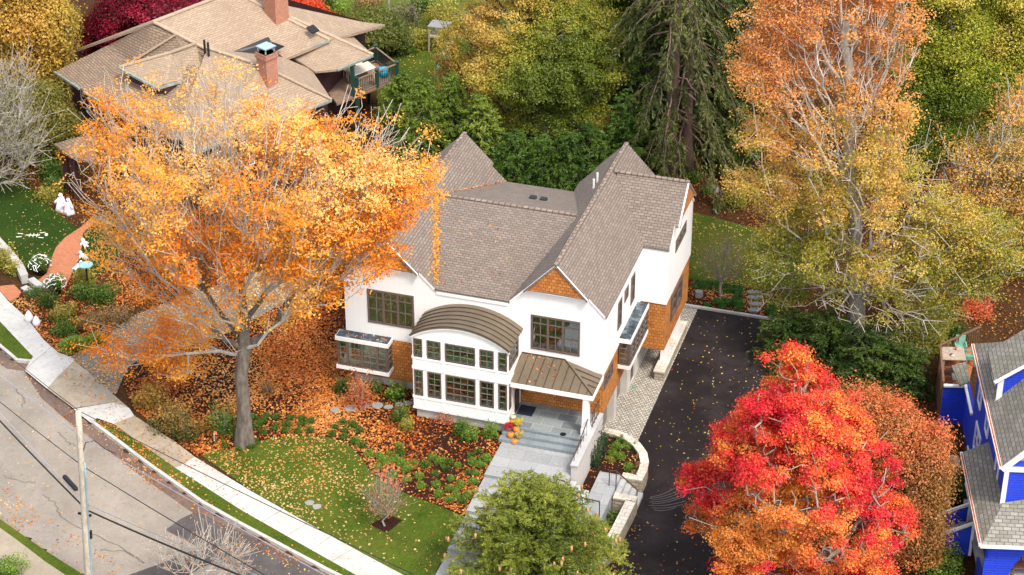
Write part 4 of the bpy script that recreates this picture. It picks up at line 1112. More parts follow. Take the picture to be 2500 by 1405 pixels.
# 7 lime trees top right
for k, (bp, ls) in enumerate((((2290, 440), [(2300, 60, 110, 90), (2230, 180, 70, 80), (2330, 190, 100, 80), (2250, 320, 80, 80), (2350, 330, 60, 60), (2290, -60, 120, 70)]), ((2440, 400), [(2440, 60, 90, 90), (2420, 190, 80, 70), (2490, 140, 70, 90), (2470, 270, 70, 60), (2540, 60, 70, 90), (2450, -60, 110, 70)]))):
    b = bxy(*bp); Y = b[1]; L = [lob(*q, Y-(i % 2)) for i, q in enumerate(ls)]; tp = at(bp[0], -90, y=Y)
    tree('lime_tree', ('leafy lime green tree just left of the top right corner', 'leafy yellow lime tree in the top right corner')[k], 'tree', b, (tp.x, Y, tp.z), L, 900, 110000, .12, LIME, .3, M['bark_dark'], 31+k, bf=.35, sig=.38, shell=.6, crown_from=.15, flat=.55, hfrac=.85, cvar=.6,
         bare=lambda p: np.clip(.1+.3*hnoise(p, .7, 3), 0, .85))
# 8 oaks behind the house
b = bxy(1287, 338); Y = b[1]
L = [lob(1150, 90, 80, 80, Y), lob(1270, 60, 120, 80, Y-1), lob(1400, 80, 110, 80, Y-1), lob(1120, 190, 60, 50, Y), lob(1260, 170, 130, 70, Y-2), lob(1420, 180, 100, 70, Y-2), lob(1200, 260, 70, 45, Y-1), lob(1340, 280, 100, 45, Y-2), lob(1440, 300, 60, 50, Y-2), lob(1390, 370, 50, 45, Y-2), lob(1450, 400, 40, 40, Y-2.5), lob(1280, -60, 150, 70, Y), lob(1230, 350, 50, 30, Y-2)]
tp = at(1290, -90, y=Y)
tree('oak_tree', 'yellowing oak tree with a dark trunk on the lawn behind the white house', 'tree', b, (tp.x, Y, tp.z), L, 1400, 130000, .12, OLIVE, .33, M['bark_dark'], 41, bf=.5, sig=.27, shell=.4, crown_from=.15, flat=.45, hfrac=.85, cvar=.5, spur=300,
     bare=lambda p: np.clip(.28+.6*hnoise(p, .75, 13), 0, .95))
b = bxy(1500, 260); Y = b[1]
L = [lob(1500, 60, 90, 90, Y), lob(1430, 20, 90, 70, Y), lob(1540, 150, 60, 60, Y), lob(1450, 140, 80, 60, Y), lob(1500, -50, 110, 70, Y)]
tp = at(1490, -90, y=Y)
tree('oak_tree', 'greener round tree between the yellowing oak and the dark conifers', 'tree', b, (tp.x, Y, tp.z), L, 700, 90000, .12, LIME, .28, M['bark_dark'], 42, bf=.35, sig=.36, shell=.55, crown_from=.15, flat=.55, hfrac=.85, cvar=.5, bare=lambda p: np.clip(.1+.3*hnoise(p, .7, 14), 0, .85))
# 9 two ragged dark conifers with reddish trunks and the gloom of hemlocks behind
for k, (px, py, lab) in enumerate(((1632, 432, 'dark ragged conifer with a reddish trunk, left of the close pair'), (1672, 418, 'dark ragged conifer with a reddish trunk, right of the close pair'))):
    b = bxy(px, py)
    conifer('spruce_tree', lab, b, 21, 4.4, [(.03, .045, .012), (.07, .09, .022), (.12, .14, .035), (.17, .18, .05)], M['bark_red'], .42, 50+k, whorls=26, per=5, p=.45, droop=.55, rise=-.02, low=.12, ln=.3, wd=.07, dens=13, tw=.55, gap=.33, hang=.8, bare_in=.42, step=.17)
for k, (px, py, h, R) in enumerate(((1580, 400, 10, 2.6), (1740, 360, 13, 3.2), (1810, 400, 11, 2.6), (1690, 300, 14, 3.4), (1570, 290, 13, 3.0), (1790, 280, 15, 3.4))):
    b = bxy(px, py)
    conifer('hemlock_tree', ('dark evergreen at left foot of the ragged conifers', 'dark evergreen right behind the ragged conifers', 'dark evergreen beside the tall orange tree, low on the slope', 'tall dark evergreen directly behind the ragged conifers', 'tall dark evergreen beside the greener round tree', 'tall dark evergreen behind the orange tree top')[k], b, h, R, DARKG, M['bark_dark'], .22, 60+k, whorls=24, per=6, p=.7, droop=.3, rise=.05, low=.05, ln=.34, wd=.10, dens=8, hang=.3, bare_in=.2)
# 10 hemlocks behind the roof
for k, (px, py, h, R, lab) in enumerate(((985, 335, 4.0, 2.2, 'feathery green hemlock under the corner of the dark deck'), (1035, 405, 5.4, 2.4, 'feathery green hemlock left of the white house back peak'), (1110, 385, 5.2, 2.5, 'tallest feathery hemlock left of the oak trunk'), (1175, 420, 4.8, 2.3, 'feathery hemlock just behind the left roof peak'))):
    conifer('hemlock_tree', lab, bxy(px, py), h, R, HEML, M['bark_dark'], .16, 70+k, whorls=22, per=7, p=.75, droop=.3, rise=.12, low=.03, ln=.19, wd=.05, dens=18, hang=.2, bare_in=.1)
for k, (px, py, h, R, lab) in enumerate(((1255, 450, 3.2, 1.9, 'low dark evergreen right of the left roof peak'), (1320, 458, 3.0, 1.8, 'low dark evergreen behind the middle of the flat rear roof'), (1385, 465, 3.4, 1.9, 'low dark evergreen behind the roof under the oak leaves'), (1440, 450, 3.6, 2.0, 'low dark evergreen left of the two vent pipes'), (1530, 440, 5.2, 2.0, 'dark evergreen behind the right roof peak'))):
    conifer('yew_bush', lab, bxy(px, py), h, R, [(.02, .05, .008), (.05, .11, .014), (.09, .17, .02), (.13, .22, .03)], M['bark_dark'], .1, 80+k, whorls=15, per=7, p=.5, droop=.3, rise=.2, low=.03, ln=.17, wd=.045, dens=22, hang=.15, bare_in=.1, cat='bush')
# 11 left edge
b = bxy(70, 300); Y = b[1]
L = [lob(60, 40, 100, 80, Y), lob(90, 140, 80, 60, Y), lob(0, 110, 70, 90, Y), lob(140, 60, 40, 60, Y), lob(40, -60, 110, 60, Y), lob(120, 190, 40, 35, Y)]
tp = at(60, -60, y=Y)
tree('willow_tree', 'golden weeping tree in the top left corner', 'tree', b, (tp.x, Y, tp.z), L, 700, 60000, .17, GOLD, .3, M['bark_grey'], 91, bf=.4, sig=.36, shell=.5, crown_from=.15, flat=1.0, hfrac=.85, cvar=.5, nbias=(0, 0, 0))
b = bxy(95, 395); Y = b[1]
L = [lob(100, 270, 60, 70, Y), lob(50, 290, 60, 60, Y), lob(140, 310, 40, 50, Y), lob(110, 350, 50, 40, Y)]
tp = at(95, 220, y=Y)
tree('small_tree', 'olive green rounded tree left of the brown house corner', 'tree', b, (tp.x, Y, tp.z), L, 500, 40000, .14, [(.11, .12, .02), (.19, .18, .03), (.28, .24, .05), (.36, .27, .06)], .16, M['bark_grey'], 92, bf=.35, sig=.34, shell=.5, crown_from=.1, hfrac=.85)
b = bxy(-30, 480); Y = b[1]
L = [lob(0, 260, 80, 80, Y), lob(50, 330, 60, 70, Y), lob(10, 400, 70, 60, Y), lob(-60, 330, 80, 90, Y), lob(30, 200, 50, 50, Y)]
tp = at(-20, 200, y=Y)
tree('bare_tree', 'leafless grey twiggy tree at the left edge of the photo', 'tree', b, (tp.x, Y, tp.z), L, 900, 1500, .12, GOLD, .2, M['bark_pale'], 93, bf=.5, shell=.4, crown_from=.15, hfrac=.4, spur=1600, tip=.013, e=2.2)
# 12 reds behind the brown house
b = bxy(400, 175); Y = b[1]
L = [lob(300, 60, 80, 60, Y), lob(400, 30, 100, 55, Y), lob(280, 110, 60, 35, Y), lob(470, 40, 80, 40, Y), lob(370, 90, 70, 40, Y), lob(560, 0, 70, 35, Y), lob(230, 90, 40, 50, Y)]
tp = at(400, 0, y=Y)
tree('japanese_maple', 'wide crimson Japanese maple behind the brown house roof', 'tree', b, (tp.x, Y, tp.z), L, 700, 60000, .15, CRIM, .18, M['bark_dark'], 95, bf=.3, sig=.32, shell=.6, crown_from=.1, flat=.45, hfrac=.7, cvar=.6)
b = bxy(755, 130); Y = b[1]
L = [lob(740, 30, 50, 40, Y), lob(770, 60, 40, 35, Y), lob(720, 70, 35, 30, Y), lob(640, -10, 60, 30, Y)]
tp = at(745, 0, y=Y)
tree('japanese_maple', 'small orange red maple right of the rear brick chimney', 'tree', b, (tp.x, Y, tp.z), L, 350, 26000, .15, [(.45, .04, .02), (.68, .07, .03), (.78, .13, .04), (.74, .2, .05)], .12, M['bark_dark'], 96, bf=.3, sig=.32, shell=.55, crown_from=.1, flat=.5, hfrac=.7)
# 13 spruce with cones at the foot of the photo
conifer('spruce_tree', 'bright green spruce hung with tan cones at the bottom beside the stone walk', (13.05, -12.0, H(13.05, -12)), 5.8, 4.7, SPRUCE, M['bark_dark'], .2, 101, whorls=26, per=9, p=.68, droop=.16, low=.05, ln=.13, wd=.034, dens=30, tw=.40, hang=-.12, bare_in=.12, cones=48, step=.11, rise=.16)
# 14 dark evergreens between driveway and trees
for k, (px, py, h, R, lab) in enumerate(((1920, 880, 2.6, 1.9, 'dark yew at the far end of the black driveway'), (2010, 900, 3.0, 2.2, 'dark yew behind the tip of the scarlet tree'), (2110, 950, 3.2, 2.3, 'dark yew right of the scarlet tree tip'), (2190, 960, 2.6, 1.8, 'dark yew left of the blue house deck'))):
    conifer('yew_bush', lab, bxy(px, py), h, R, [(.012, .03, .006), (.03, .065, .010), (.06, .105, .014), (.09, .14, .02)], M['bark_dark'], .1, 110+k, whorls=13, per=8, p=.45, droop=.2, rise=.25, low=.03, ln=.17, wd=.045, dens=24, hang=.1, bare_in=.1, cat='bush')
# ------------------------------------------------------------------ brown house, back left
M['brick'] = m_brick('red_chimney_brick', (.46, .135, .06), (.34, .09, .045), (.36, .28, .22), .22, .075, .012, .9, bstr=.3, weather=.2)
M['maroon'] = m_brick('dark_maroon_shingles', (.075, .022, .02), (.05, .015, .015), (.02, .008, .008), .25, .18, .012, .85, bstr=.4)
M['copper'] = m_plain('weathered_gutter', (.28, .33, .29), .5, .3, var=.3)
M['green'] = m_plain('dark_green_paint', (.018, .055, .045), .45)
M['deckwood'] = m_brick('brown_deck_boards', (.30, .20, .14), (.24, .155, .105), (.06, .04, .03), 4, .14, .012, .8, bstr=.3)
M['tin'] = m_plain('pale_blue_tin', (.50, .66, .80), .3, .6)
M['cream'] = m_plain('cream_table', (.68, .62, .5), .6)
M['cyan'] = m_plain('bright_blue_plastic', (.02, .38, .62), .4)
BR = thing('brown_house', 'old brown house with sprawling tan hipped roofs behind the orange maple', 'house', (-14, 22, 0))
q = lambda px, py, z: at(px, py, z=z)
A, R3 = q(375, 55, 8.0), q(569, -20, 8.0)
F1, F2 = q(430, 85, 7.4), q(520, 130, 6.4)
E0, E1 = q(700, 135, 5.5), q(805, 99, 5.5)
m = MB()
uw = (R3-A).normalized(); wv = Vector((uw.y, -uw.x, 0))
Eb = A-wv*6.5-uw*1.0; Eb.z = 4.6; Rb = R3-wv*6.5+uw*2; Rb.z = 4.6
lo = A+wv*4.9+uw*1.5; lo.z = 5.5
m.slab([A, R3, E1, lo, F2, F1], .16)
m.slab([A, Eb, Rb, R3], .16)
m.slab([R3, Rb, q(940, 60, 4.6), E1], .16)
roof = m.build('roof', M['shingle_old'], BR)
m = MB(); c1, c2 = q(135, 175, 4.5), q(195, 215, 4.6)
mid1, mid2 = q(262, 112, 5.6), q(310, 160, 5.55)
m.slab([A, F1, mid2, mid1], .14); m.slab([mid1, mid2, c2, c1], .14)
c3, c4 = q(430, 345, 4.4), q(500, 260, 5.2)
m.slab([F1, F2, c4, mid2], .14); m.slab([mid2, c4, c3, c2], .14)
m.build('roof', M['shingle_dark'], BR)
# dormer
m = MB(); d = [q(292, 165, 6.0), q(480, 107, 7.3), q(492, 184, 5.7), q(385, 215, 5.7), q(415, 130, 6.75)]
m.slab([d[0], d[4], q(400, 205, 5.85), d[3]], .12); m.slab([d[4], d[1], d[2], d[3], q(400, 205, 5.85)], .12)
m.build('roof', M['shingle_old'], BR, )
m = MB()
for a, b in ((d[0], d[3]), (d[3], d[2])):
    a2, b2 = a+Vector((.25, .25, 0)), b+Vector((-.1, .25, 0)); m.quad((a2.x, a2.y, 4.4), (b2.x, b2.y, 4.4), (b2.x, b2.y, b2.z-.1), (a2.x, a2.y, a2.z-.1))
m.build('dormer_wall', M['maroon'], BR)
# front wing
P1, P2 = q(505, 118, 6.9), q(640, 162, 6.9)
CR, CL = q(810, 244, 4.5), q(470, 376, 4.5)
m = MB(); m.slab([P2, CL, CR], .14); v1 = q(430, 330, 4.5); m.slab([P1, P2, CL, v1], .14)
CB = q(760, 170, 4.6); m.slab([P1, P2, CR, CB, q(690, 140, 6.0)], .14)
m.build('roof', M['shingle_old'], BR)
# porch roof at the right end
S1 = q(706, 42, 6.4); Qc, Ql = q(911, 135, 4.6), q(825, 170, 4.6)
m = MB(); m.slab([q(700, 132, 5.2), q(806, 99, 5.4), Qc, Ql, q(770, 175, 4.7)], .12); m.slab([S1, q(806, 99, 5.42), Qc, q(830, 60, 4.9)], .12)
m.build('roof', M['shingle_old'], BR)
g = MB()
for a, b in ((c1, c2), (q(205, 222, 4.6), q(330, 300, 4.5)), (d[0], d[3]), (d[3], d[2]), (E0, E1), (Ql, Qc), (CL, CR)):
    g.bar(a+Vector((0, -.08, -.02)), b+Vector((0, -.08, -.02)), .12, .12)
g.build('gutter', M['copper'], BR)
m = MB(); m.slab([p+Vector((0, 0, .05)) for p in (q(572, 127, 6.2), q(655, 92, 6.5), q(663, 104, 6.3), q(694, 115, 6.2), q(672, 126, 5.9), q(700, 150, 5.5), q(640, 162, 5.6))], .05)
m.build('flat_roof', M['black'], BR)
# ridge tiles
g = MB()
for a, b in ((A, R3), (A, F2), (R3, E1), (P2, CR), (P1, P2), (d[0], d[4]), (d[4], d[1]), (S1, Qc), (F1, mid2)): g.bar(a+Vector((0, 0, .04)), b+Vector((0, 0, .04)), .24, .07)
M['ridge_old'] = m_plain('tan_ridge_tiles', (.37, .28, .20), .9, var=.2, scale=6)
g.build('ridge_cap', M['ridge_old'], BR)
# walls
m = MB()
def wl(a, b, z0, z1):
    m.quad((a[0], a[1], z0), (b[0], b[1], z0), (b[0], b[1], z1), (a[0], a[1], z1))
i1 = c1+wv*.5+uw*.5; i2 = c2+wv*2.6+uw*.5
w0 = Vector((c1.x, c1.y, 0))+uw*.6+wv*.5; w1 = w0+wv*5.5; w2 = q(480, 372, 4.4)+uw*.7; w3 = CR-uw*.5-wv*.3; w4 = w3-wv*3+uw*.2; w5 = Ql-wv*1.2; w6 = Vector((-10.5, 30.5, 0)); w7 = Vector((-18.5, 33, 0))
ring = [w0, w1, w2, w3, w4, w5, w6, w7]
for i in range(len(ring)): wl(ring[i], ring[(i+1) % len(ring)], -.2, 4.5)
m.build('wall', M['maroon'], BR)
for s_ in (.9, 2.0, 3.1):
    o_ = w0+wv*s_; window(BR, (o_.x, o_.y, 0), tuple(wv), 0, .8, 2.5, 4.0, [(1, 1, [-.5])], frame=M['white'])
for s_ in (.6, 2.2, 3.8):
    o_ = w2+(w3-w2).normalized()*s_; window(BR, (o_.x, o_.y, 0), tuple((w3-w2).normalized()), 0, .9, 2.3, 3.9, [(1, 1, [-.5])], frame=M['white'])
def chimney(px, py, z0, z1, w, lab):
    c = q(px, py, z0); m = MB(); z = c.z
    o, a, b = c, uw*w, wv*w
    m.obox(o-a/2-b/2-Vector((0, 0, 1.5)), a, b, (0, 0, z1-z0+1.5)); m.obox(o-a*.58-b*.58+Vector((0, 0, z1-z0-.32)), a*1.16, b*1.16, (0, 0, .14)); m.obox(o-a*.55-b*.55+Vector((0, 0, z1-z0-.12)), a*1.1, b*1.1, (0, 0, .12))
    ch = m.build('chimney', M['brick'], BR); ch['label'] = lab
    k = MB(); k.obox(o-a*.5-b*.5+Vector((0, 0, z1-z0+.3)), a, b, (0, 0, .06))
    for s in (-1, 1):
        for t in (-1, 1): k.bar(o+a*.38*s+b*.38*t+Vector((0, 0, z1-z0)), o+a*.38*s+b*.38*t+Vector((0, 0, z1-z0+.3)), .06)
    k.build('chimney_cap', M['tin'] if z0 < 6 else M['black'], ch)
chimney(657, 235, 5.2, 7.9, .8, 'front red brick chimney with pale blue metal cap'); chimney(675, 32, 7.0, 9.4, 1.0, 'rear wide red brick chimney')
for px, py in ((500, 112), (509, 118)):
    c = q(px, py+8, 7.0); m = MB(); m.tube([c-Vector((0, 0, .4)), c+Vector((0, 0, .55))], .07, 8); m.build('vent_pipe', M['black'], BR)
c = q(748, 72, 6.35); m = MB(); m.obox(c+Vector((0, 0, .05)), uw*.55, wv*.5-Vector((0, 0, .2)), (0, 0, .08)); m.build('skylight', M['black'], BR)
# small entry roof on the left
m = MB(); e = [q(130, 352, 2.9), q(168, 380, 2.9), q(235, 400, 3.2), q(235, 330, 3.7), q(190, 335, 3.6)]
m.slab(e, .12); m.build('roof', M['shingle_dark'], BR)
for p in (e[0]+wv*.4+uw*.4, e[1]-wv*.2+uw*.4): m = MB(); m.bar((p.x, p.y, 0), (p.x, p.y, 2.85), .3); m.build('porch_post', M['maroon'], BR)
# deck with rail
DZ_ = 2.5
fl, fr, bk = q(872, 232, DZ_), q(970, 193, DZ_), q(918, 152, DZ_)
in_ = fl+(bk-fr)
m = MB(); m.slab([fl-(fr-fl)*.5, fr, bk, bk+(fl-fr)*1.4], .18); m.build('deck', M['deckwood'], BR)
for p in (fr-(fr-fl)*.03-(fr-bk)*.05, fl, bk+(fl-fr)*.2): m = MB(); m.bar((p.x, p.y, 0), (p.x, p.y, DZ_-.2), .2); m.build('deck_post', M['green'], BR)
rl = MB(); bal = MB()
post = [fl, fl+(fr-fl)*.5, fr, bk, bk+(fl-fr)*.5, bk+(fl-fr)]
for p in post:
    pm = MB(); pm.bar((p.x, p.y, DZ_), (p.x, p.y, DZ_+1.08), .17); pm.box(p.x-.12, p.y-.12, DZ_+1.08, p.x+.12, p.y+.12, DZ_+1.14); pm.build('rail_post', M['green'], BR)
for a, b in ((post[0], post[2]), (post[2], post[3]), (post[3], post[5])):
    up = Vector((0, 0, 1)); n = int((b-a).length/.14)
    rl.bar(a+up*.98, b+up*.98, .1, .05); rl.bar(a+up*.12, b+up*.12, .06, .05)
    for i in range(1, n): p = a+(b-a)*i/n; bal.bar(p+up*.12, p+up*.96, .03)
rl.build('handrail', M['deckwood'], BR); bal.build('balusters', M['green'], BR)['kind'] = 'stuff'
p = Ql+(Qc-Ql)*.38; m = MB(); m.bar((p.x, p.y+.1, DZ_), (p.x, p.y+.1, 4.55), .2); m.build('porch_post', M['green'], BR)
# things on the deck
ux = (fr-fl).normalized(); vy = (bk-fr).normalized()
def slab_table(name, label, c, lx, ly, h, mat, ux, vy, legs=True):
    r = thing(name, label, 'table', tuple(c)); m = MB(); m.obox(c-ux*lx/2-vy*ly/2+Vector((0, 0, h-.05)), ux*lx, vy*ly, (0, 0, .05)); m.build('tabletop', mat, r, bevel=.01)
    for s in (-1, 1):
        for t in (-1, 1):
            p = c+ux*(lx/2-.1)*s+vy*(ly/2-.1)*t; l = MB(); l.bar(p, p+Vector((0, 0, h-.05)), .06); l.build('leg', mat, r)
    return r
tc = q(882, 195, DZ_); slab_table('patio_table', 'long cream table on the dark green railed deck', tc, 1.7, 1.0, .74, M['cream'], ux, vy)
def chair(name, label, c, face, mat, arms=False, group=None):
    r = thing(name, label, 'chair', tuple(c), group); f = Vector(face).normalized(); s = Vector((f.y, -f.x, 0)); Z = Vector((0, 0, 1))
    m = MB(); m.obox(c-s*.24-f*.22+Z*.42, s*.48, f*.46, Z*.05); m.build('seat', mat, r)
    m = MB(); m.obox(c-s*.24-f*.24+Z*.46, s*.48, f*.05, Z*.52-f*.1); m.build('backrest', mat, r)
    for a in (-1, 1):
        for b in (-1, 1): m = MB(); p = c+s*.2*a+f*.19*b; m.bar(p, p+Z*.43, .045); m.build('leg', mat, r)
        if arms: m = MB(); p = c+s*.26*a; m.bar(p-f*.22+Z*.66, p+f*.24+Z*.64, .07, .03); m.bar(p+f*.2+Z*.42, p+f*.2+Z*.63, .04); m.build('armrest', mat, r)
    return r
chair('patio_chair', 'pale deck chair nearest the deck corner, beside the cream table', tc+ux*.45+vy*.85, -vy, M['cream']); chair('patio_chair', 'pale deck chair half hidden by the porch roof, beside the cream table', tc-ux*.5+vy*.85, -vy, M['cream'])
cc = q(937, 188, DZ_); r = thing('cooler', 'bright blue round bin standing on the deck behind the railing', 'bin', tuple(cc)); m = MB(); m.lathe(tuple(cc), [(.22, 0), (.27, .5)], 14); m.build('body', M['cyan'], r, True); m = MB(); m.lathe(tuple(cc), [(.29, .5), (.29, .55), (.1, .6)], 14); m.build('lid', M['cyan'], r)

# ------------------------------------------------------------------ blue house, right edge
M['blue'] = m_brick('vivid_blue_clapboard', (.016, .058, .66), (.014, .052, .60), (.005, .018, .26), 6, .13, .014, .6, bstr=.5, weather=.35, wcol=(.01, .03, .40))
M['greyboard'] = m_plain('grey_deck_paint', (.36, .34, .32), .7, var=.15)
M['fence'] = m_plain('brown_stained_wood', (.16, .085, .05), .8, var=.3, scale=8)
M['oldwood'] = m_plain('weathered_table_wood', (.36, .29, .23), .85, var=.25, scale=6)
M['greenp'] = m_plain('green_plastic', (.16, .34, .26), .5)
BO, bf_, bu_ = Vector((29.02, 4.87, 0)), Vector((.2389, -.9710, 0)), Vector((.9710, .2389, 0))
B = lambda a, b, z: BO+bu_*a+bf_*b+Vector((0, 0, z))
LB = 9.67
BL = thing('blue_house', 'vivid blue clapboard house with white trim and mossy grey roof', 'house', tuple(B(3, 5, -1.45)))
gz = -1.45
m = MB()
panel(m, tuple(B(.3, .3, gz)), tuple(bf_), LB-.6, gz, 4.45, t=.12); panel(m, tuple(B(.3, LB-.3, gz)), tuple(bu_), 8.4, gz, 4.7, t=.12)
panel(m, tuple(B(8.7, .3, gz)), tuple(-bu_), 8.4, gz, 4.45, t=.12); panel(m, tuple(B(8.7, LB-.3, gz)), tuple(-bf_), LB-.6, gz, 4.45, t=.12)
panel(m, tuple(B(.36, -3.3, gz)), tuple(bf_), 3.6, gz, .9, t=.12)
# fix orientation: outer faces are checked by normals
m.build('wall', M['blue'], BL)
m = MB()
m.slab([B(0, 0, 4.6), B(0, LB, 4.6), B(4.5, LB, 9.4), B(4.5, 6.4, 9.4)], .14); m.slab([B(9, 0, 4.6), B(9, LB, 4.6), B(4.5, LB, 9.4), B(4.5, 6.4, 9.4)], .14); m.slab([B(0, 0, 4.6), B(9, 0, 4.6), B(4.5, 6.4, 9.4)], .14)
m.slab([B(-.78, 4.8, 1.9), B(-.78, 11.5, 1.9), B(.29, 9.5, 2.65), B(.29, 4.8, 2.5)], .1); m.slab([B(-.78, 11.5, 1.9), B(7, 11.5, 1.9), B(7, 9.4, 2.8), B(1.2, 9.4, 2.8), B(.29, 9.5, 2.65)], .1)
m.slab([B(.1, 2.8, 6.0), B(3.4, 2.4, 8.4), B(3.4, 5.2, 8.5), B(.1, 5.2, 6.0)], .1)
m.slab([B(-.3, -3.3, 1.25), B(.36, -3.3, 1.5), B(.36, -1.6, 1.5), B(-.1, -1.6, 1.25)], .08)
m.build('roof', M['shingle_grey'], BL)
d = MB(); d.slab([B(.4, 5.0, 4.9), B(3.4, 5.0, 8.0), B(3.4, 5.0, 8.35), B(.4, 5.0, 6.1)], .1, tuple(-bf_)); d.slab([B(.4, 2.9, 4.9), B(.4, 4.9, 4.9), B(.4, 4.9, 6.1), B(.4, 2.9, 6.1)], .1, tuple(bu_))
d.build('dormer_wall', M['blue'], BL)
m = MB(); m.slab([B(.2, LB-.42, 4.5), B(8.8, LB-.42, 4.5), B(4.5, LB-.42, 9.2)], .1, tuple(-bf_)); m.build('gable_wall', M['greyboard'], BL)
for a_ in ((B(.42, 5.0, 4.9), B(.42, 5.0, 6.02), .24),
    (B(.1, 5.23, 5.95), B(3.4, 5.23, 8.42), .05, .14),
    (B(.36, 3.2, 5.15), B(.36, 4.2, 5.15), .08, .1),
    (B(.36, 3.2, 5.85), B(.36, 4.2, 5.85), .08, .1),
    (B(.28, LB-.28, gz), B(.28, LB-.28, 4.45), .2),
    (B(.26, -3.3, .9), B(.26, .3, .9), .12),
    (B(.26, -3.3, gz), B(.26, -3.3, .9), .12),
    (B(.27, .3, gz+.5), B(.27, LB-5, gz+.5), .05, .16),
    (B(0, LB+.03, 4.5), B(4.5, LB+.03, 9.3), .1, .22),
    (B(.2, LB-.26, 4.35), B(6, LB-.26, 4.35), .14, .2)):
    t = MB(); t.bar(*a_); t.build('trim_board', M['white'], BL)

gt = MB(); gt.bar(B(-.06, 0, 4.55), B(-.06, LB, 4.55), .13, .1); gt.bar(B(-.85, 4.8, 1.86), B(-.85, 11.55, 1.86), .12, .1); gt.bar(B(-.85, 11.57, 1.86), B(7, 11.57, 1.86), .12, .1); gt.build('gutter', M['white'], BL)
lf = MB(); lf.bar(B(-.06, .05, 4.605), B(-.06, LB-.05, 4.605), .07, .03); lf.bar(B(-.85, 4.9, 1.915), B(-.85, 11.4, 1.915), .07, .03); M['gleaf'] = m_plain('rusty_gutter_leaves', (.34, .10, .03), .9, var=.6, scale=9)
lf.build('gutter_leaves', M['gleaf'], BL)
for b0, z0, z1 in ((1.2, 2.3, 3.6), (3.6, 2.4, 3.7), (6.9, 2.4, 3.8)):
    window(BL, tuple(B(.3, b0, 0)), tuple(bf_), 0, .85, z0, z1, [(1, 1, [-.5])], frame=M['white'], fw=.13, out=.06)
window(BL, tuple(B(.3, 1.6, 0)), tuple(bf_), 0, 1.5, .0, 1.45, [(1, 1, [-.5]), (1, 1, [-.5])], frame=M['white'], fw=.13, mw=.14, out=.06)
# front porch
m = MB()
n = 14
aw, z0, z1 = 2.6, gz+.9, 1.75
pts_top = []
for i in range(n):
    a0, a1 = .5+2.3*i/n, .5+2.3*(i+1)/n
    h0, h1 = (gz+1.0+1.9*math.sin(PI*i/n)**.6, gz+1.0+1.9*math.sin(PI*(i+1)/n)**.6)
    m.slab([B(a0, 11.1, h0), B(a1, 11.1, h1), B(a1, 11.1, z1), B(a0, 11.1, z1)], .12, tuple(-bf_))
m.slab([B(-.5, 11.1, gz+.9), B(.5, 11.1, gz+.9), B(.5, 11.1, z1), B(-.5, 11.1, z1)], .12, tuple(-bf_)); m.slab([B(2.8, 11.1, gz+.9), B(3.2, 11.1, gz+.9), B(3.2, 11.1, z1), B(2.8, 11.1, z1)], .12, tuple(-bf_))
m.slab([B(-.5, 5, .9), B(-.5, 11.1, .9), B(-.5, 11.1, z1), B(-.5, 5, z1)], .12, tuple(bu_)); m.slab([B(-.5, 9.5, gz), B(-.5, 11.1, gz), B(-.5, 11.1, -.3), B(-.5, 9.5, -.3)], .12, tuple(bu_))
m.build('porch_arch', M['blue'], BL)
for a in (.0, 2.95): c = MB(); tap(c, *B(a, 11.05, 0).xy, gz, gz+.95, .3, .24); c.build('porch_column', M['white'], BL)
m = MB(); m.slab([B(-.5, 5, -.55), B(-.5, 11.1, -.55), B(6, 11.1, -.55), B(6, 9.3, -.55), B(.3, 9.3, -.55), B(.3, 5, -.55)], .15); m.build('porch_floor', M['greyboard'], BL)
m = MB()
for i in range(5): m.obox(B(-.6-.3*(i+1), 6.6, gz), bu_*.3, bf_*1.3, (0, 0, .85-.17*i))
m.build('porch_step', M['greyboard'], BL)
m = MB()
for b in (6.55, 7.95): m.bar(B(-.5, b, .35), B(-2.0, b, -.4), .1, .12); m.bar(B(-2.0, b, gz), B(-2.0, b, -.4), .12); m.bar(B(-.5, b, gz), B(-.5, b, .4), .12)
m.bar(B(-.5, 5.0, .35), B(-.5, 6.55, .35), .1); m.build('stair_rail', M['white'], BL)
for b in (6.55, 7.95): m = MB(); m.slab([B(-.55, b, gz), B(-.55, b, .2), B(-1.95, b, -.55), B(-1.95, b, gz)], .04, tuple(bf_)); m.build('stair_panel', M['blue'], BL)
# bench on the porch
bc = B(1.6, 10.2, -.53); r = thing('porch_bench', 'slatted reddish brown bench under the blue porch arch', 'bench', tuple(bc))
m = MB()
for k in range(4): m.obox(bc-bu_*.7-bf_*(.2-.13*k)+Vector((0, 0, .42)), bu_*1.4, bf_*.1, (0, 0, .04))
M['bench'] = m_plain('reddish_bench_wood', (.20, .09, .06), .7, var=.25, scale=7); m.build('seat', M['bench'], r)
m = MB()
for k in range(10): m.obox(bc-bu_*(.7-.145*k)-bf_*.28+Vector((0, 0, .46)), bu_*.08, bf_*.04, Vector((0, 0, .5))-bf_*.12)
m.build('backrest', M['bench'], r)
for s in (-.65, .6):
    for t_2 in (-.22, .2): m = MB(); p = bc+bu_*s+bf_*t_2; m.bar(p, p+Vector((0, 0, .42)), .07); m.build('leg', M['bench'], r)
